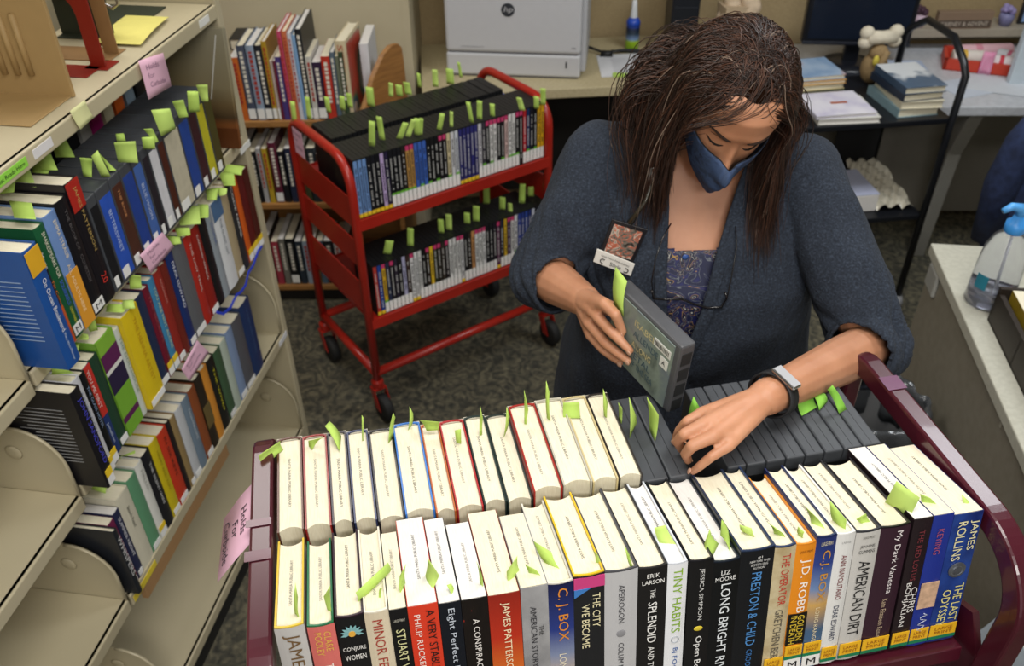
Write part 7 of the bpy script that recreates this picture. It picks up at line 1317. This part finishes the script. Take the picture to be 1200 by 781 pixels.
while cnt < 6500:
    d = V((hr.gauss(0, 1), hr.gauss(0, 1), hr.gauss(0, 1))).normalized(); q = V((d.x * .08, d.y * .104, d.z * .114))
    if q.z < -.06 or (q.y > .012 and q.z < .064 - .2 * max(0, abs(q.x) - .045)) : continue
    u = hr.random(); mi = 0 if u < .45 else 1 if u < .8 else 2 if u < .975 else 3
    strand(d, hr.random() ** .7, 17, hr.uniform(.0006, .0011), mi, hr.uniform(.26, .40)); cnt += 1
cnt = 0
while cnt < 1700:      # dense growth along the front hairline and parting
    d = V((hr.gauss(0, .5), .35 + .75 * hr.random(), .45 + .9 * hr.random())).normalized(); q = V((d.x * .08, d.y * .104, d.z * .114))
    if q.z < .062 - .2 * max(0, abs(q.x) - .045): continue
    u = hr.random(); strand(d, .25 + .7 * hr.random(), 17, hr.uniform(.0006, .0011), 0 if u < .45 else 1 if u < .8 else 2 if u < .975 else 3, hr.uniform(.26, .38)); cnt += 1
for _k in range(800):  # swept straight back over the crown
    x = hr.gauss(0, .024); z = hr.uniform(.062, .098); d = V((x / .08, math.sqrt(max(.02, 1 - (x / .08) ** 2 - (z / .114) ** 2)) if (x / .08) ** 2 + (z / .114) ** 2 < 1 else .14, z / .114)).normalized()
    u = hr.random(); strand(d, .3 + .6 * hr.random(), 18, hr.uniform(.0006, .0011), 0 if u < .4 else 1 if u < .75 else 2 if u < .97 else 3, hr.uniform(.30, .40), True)
hm = [mat('#241610', .45, .2, 60), mat('#352017', .45, .2, 60), mat('#4b2e20', .45, .2, 60), mat('#7d6a5c', .5, .2, 60)]
hair = pbuild(hbld, 'hair', hm)
sh = B(); rows = []
for j in range(28):
    t = PI * j / 27; rows.append([HM @ (V((.0, -.008, .0)) + V((.0845 * math.sin(t) * math.sin(a), .108 * math.sin(t) * math.cos(a), .1155 * math.cos(t)))) for a in [2 * PI * k / 48 for k in range(49)]])
sh.grid(rows); keep = []
for f in sh.f:
    c = sum((V(sh.v[i]) for i in f), V()) / len(f); q = inv @ c
    if q.z > -.08 and not (q.y > .0 and q.z < .066 - .12 * abs(q.x)): keep.append(f)
sh.f = keep; sh.m = [0] * len(keep); pbuild(sh, 'scalp_hair', mat('#20140e', 1, .3, spec=0), hair)
# ---------------------------------------------------------------- the audiobook case she is lifting
cM = frame(HCO, HCA, HCC, -V(HCB))
hc = thing('audiobook_case', "large grey audiobook case held upright in the woman's hand above the back row", 'audiobook case', cM)
Lx, Ht, Th = .165, .132, .028    # local: x along the top edge, y through the thickness, z up
B().box(0, Lx, .001, Th, -Ht, 0).build('case_shell', mat('#4b4c50', .45, .1, 80), hc, bev=.004)
B().box(.004, Lx - .012, -.0006, .0012, -Ht + .004, -.007).build('cover_sheet', ramp_mat('sea_mist_cover', [(.3, '#4f5a54'), (.5, '#7d8a80'), (.7, '#69747a')], 'NOISE', 22, .3, distort=1), hc)
b = B()
for k in range(4): b.box(Lx - .0004, Lx + .0008, .005, Th - .005, -.016 - k * .03 - .022, -.016 - k * .03)
b.build('latch_slots', mat('#26282a', .5), hc)
for s, z, L, c in (('ISABEL', -.036, .052, '#c6b98a'), ('ALLENDE', -.056, .062, '#3d5664'), ('A LONG', -.076, .048, '#c6b98a'), ('PETAL', -.094, .05, '#3d5664'), ('OF THE SEA', -.112, .06, '#3d5664')): text(s, mat(c, .5), hc, (.062 + .0 * z, -.0012, z), (1, 0, 0), (0, 0, 1), L, .0115)
B().box(Lx - .055, Lx - .016, -.0013, .0, -.036, -.022).build('barcode_label', mat('#cfcfca', .5), hc); b = B(); [b.box(Lx - .052 + k * .0026, Lx - .052 + k * .0026 + random.uniform(.0006, .0016), -.0017, -.0012, -.033, -.025) for k in range(13)]; b.build('bar_lines', BLACK, hc)
B().box(Lx - .036, Lx - .018, -.0013, .0, -.06, -.042).build('spine_label', mat('#d4d4cf', .5), hc); text('A', BLACK, hc, (Lx - .031, -.0017, -.055), (1, 0, 0), (0, 0, 1), .008, .008)
slip('lime slip standing on top of the case in the woman\'s hand', HSLIP, SLIP, bend=.004)
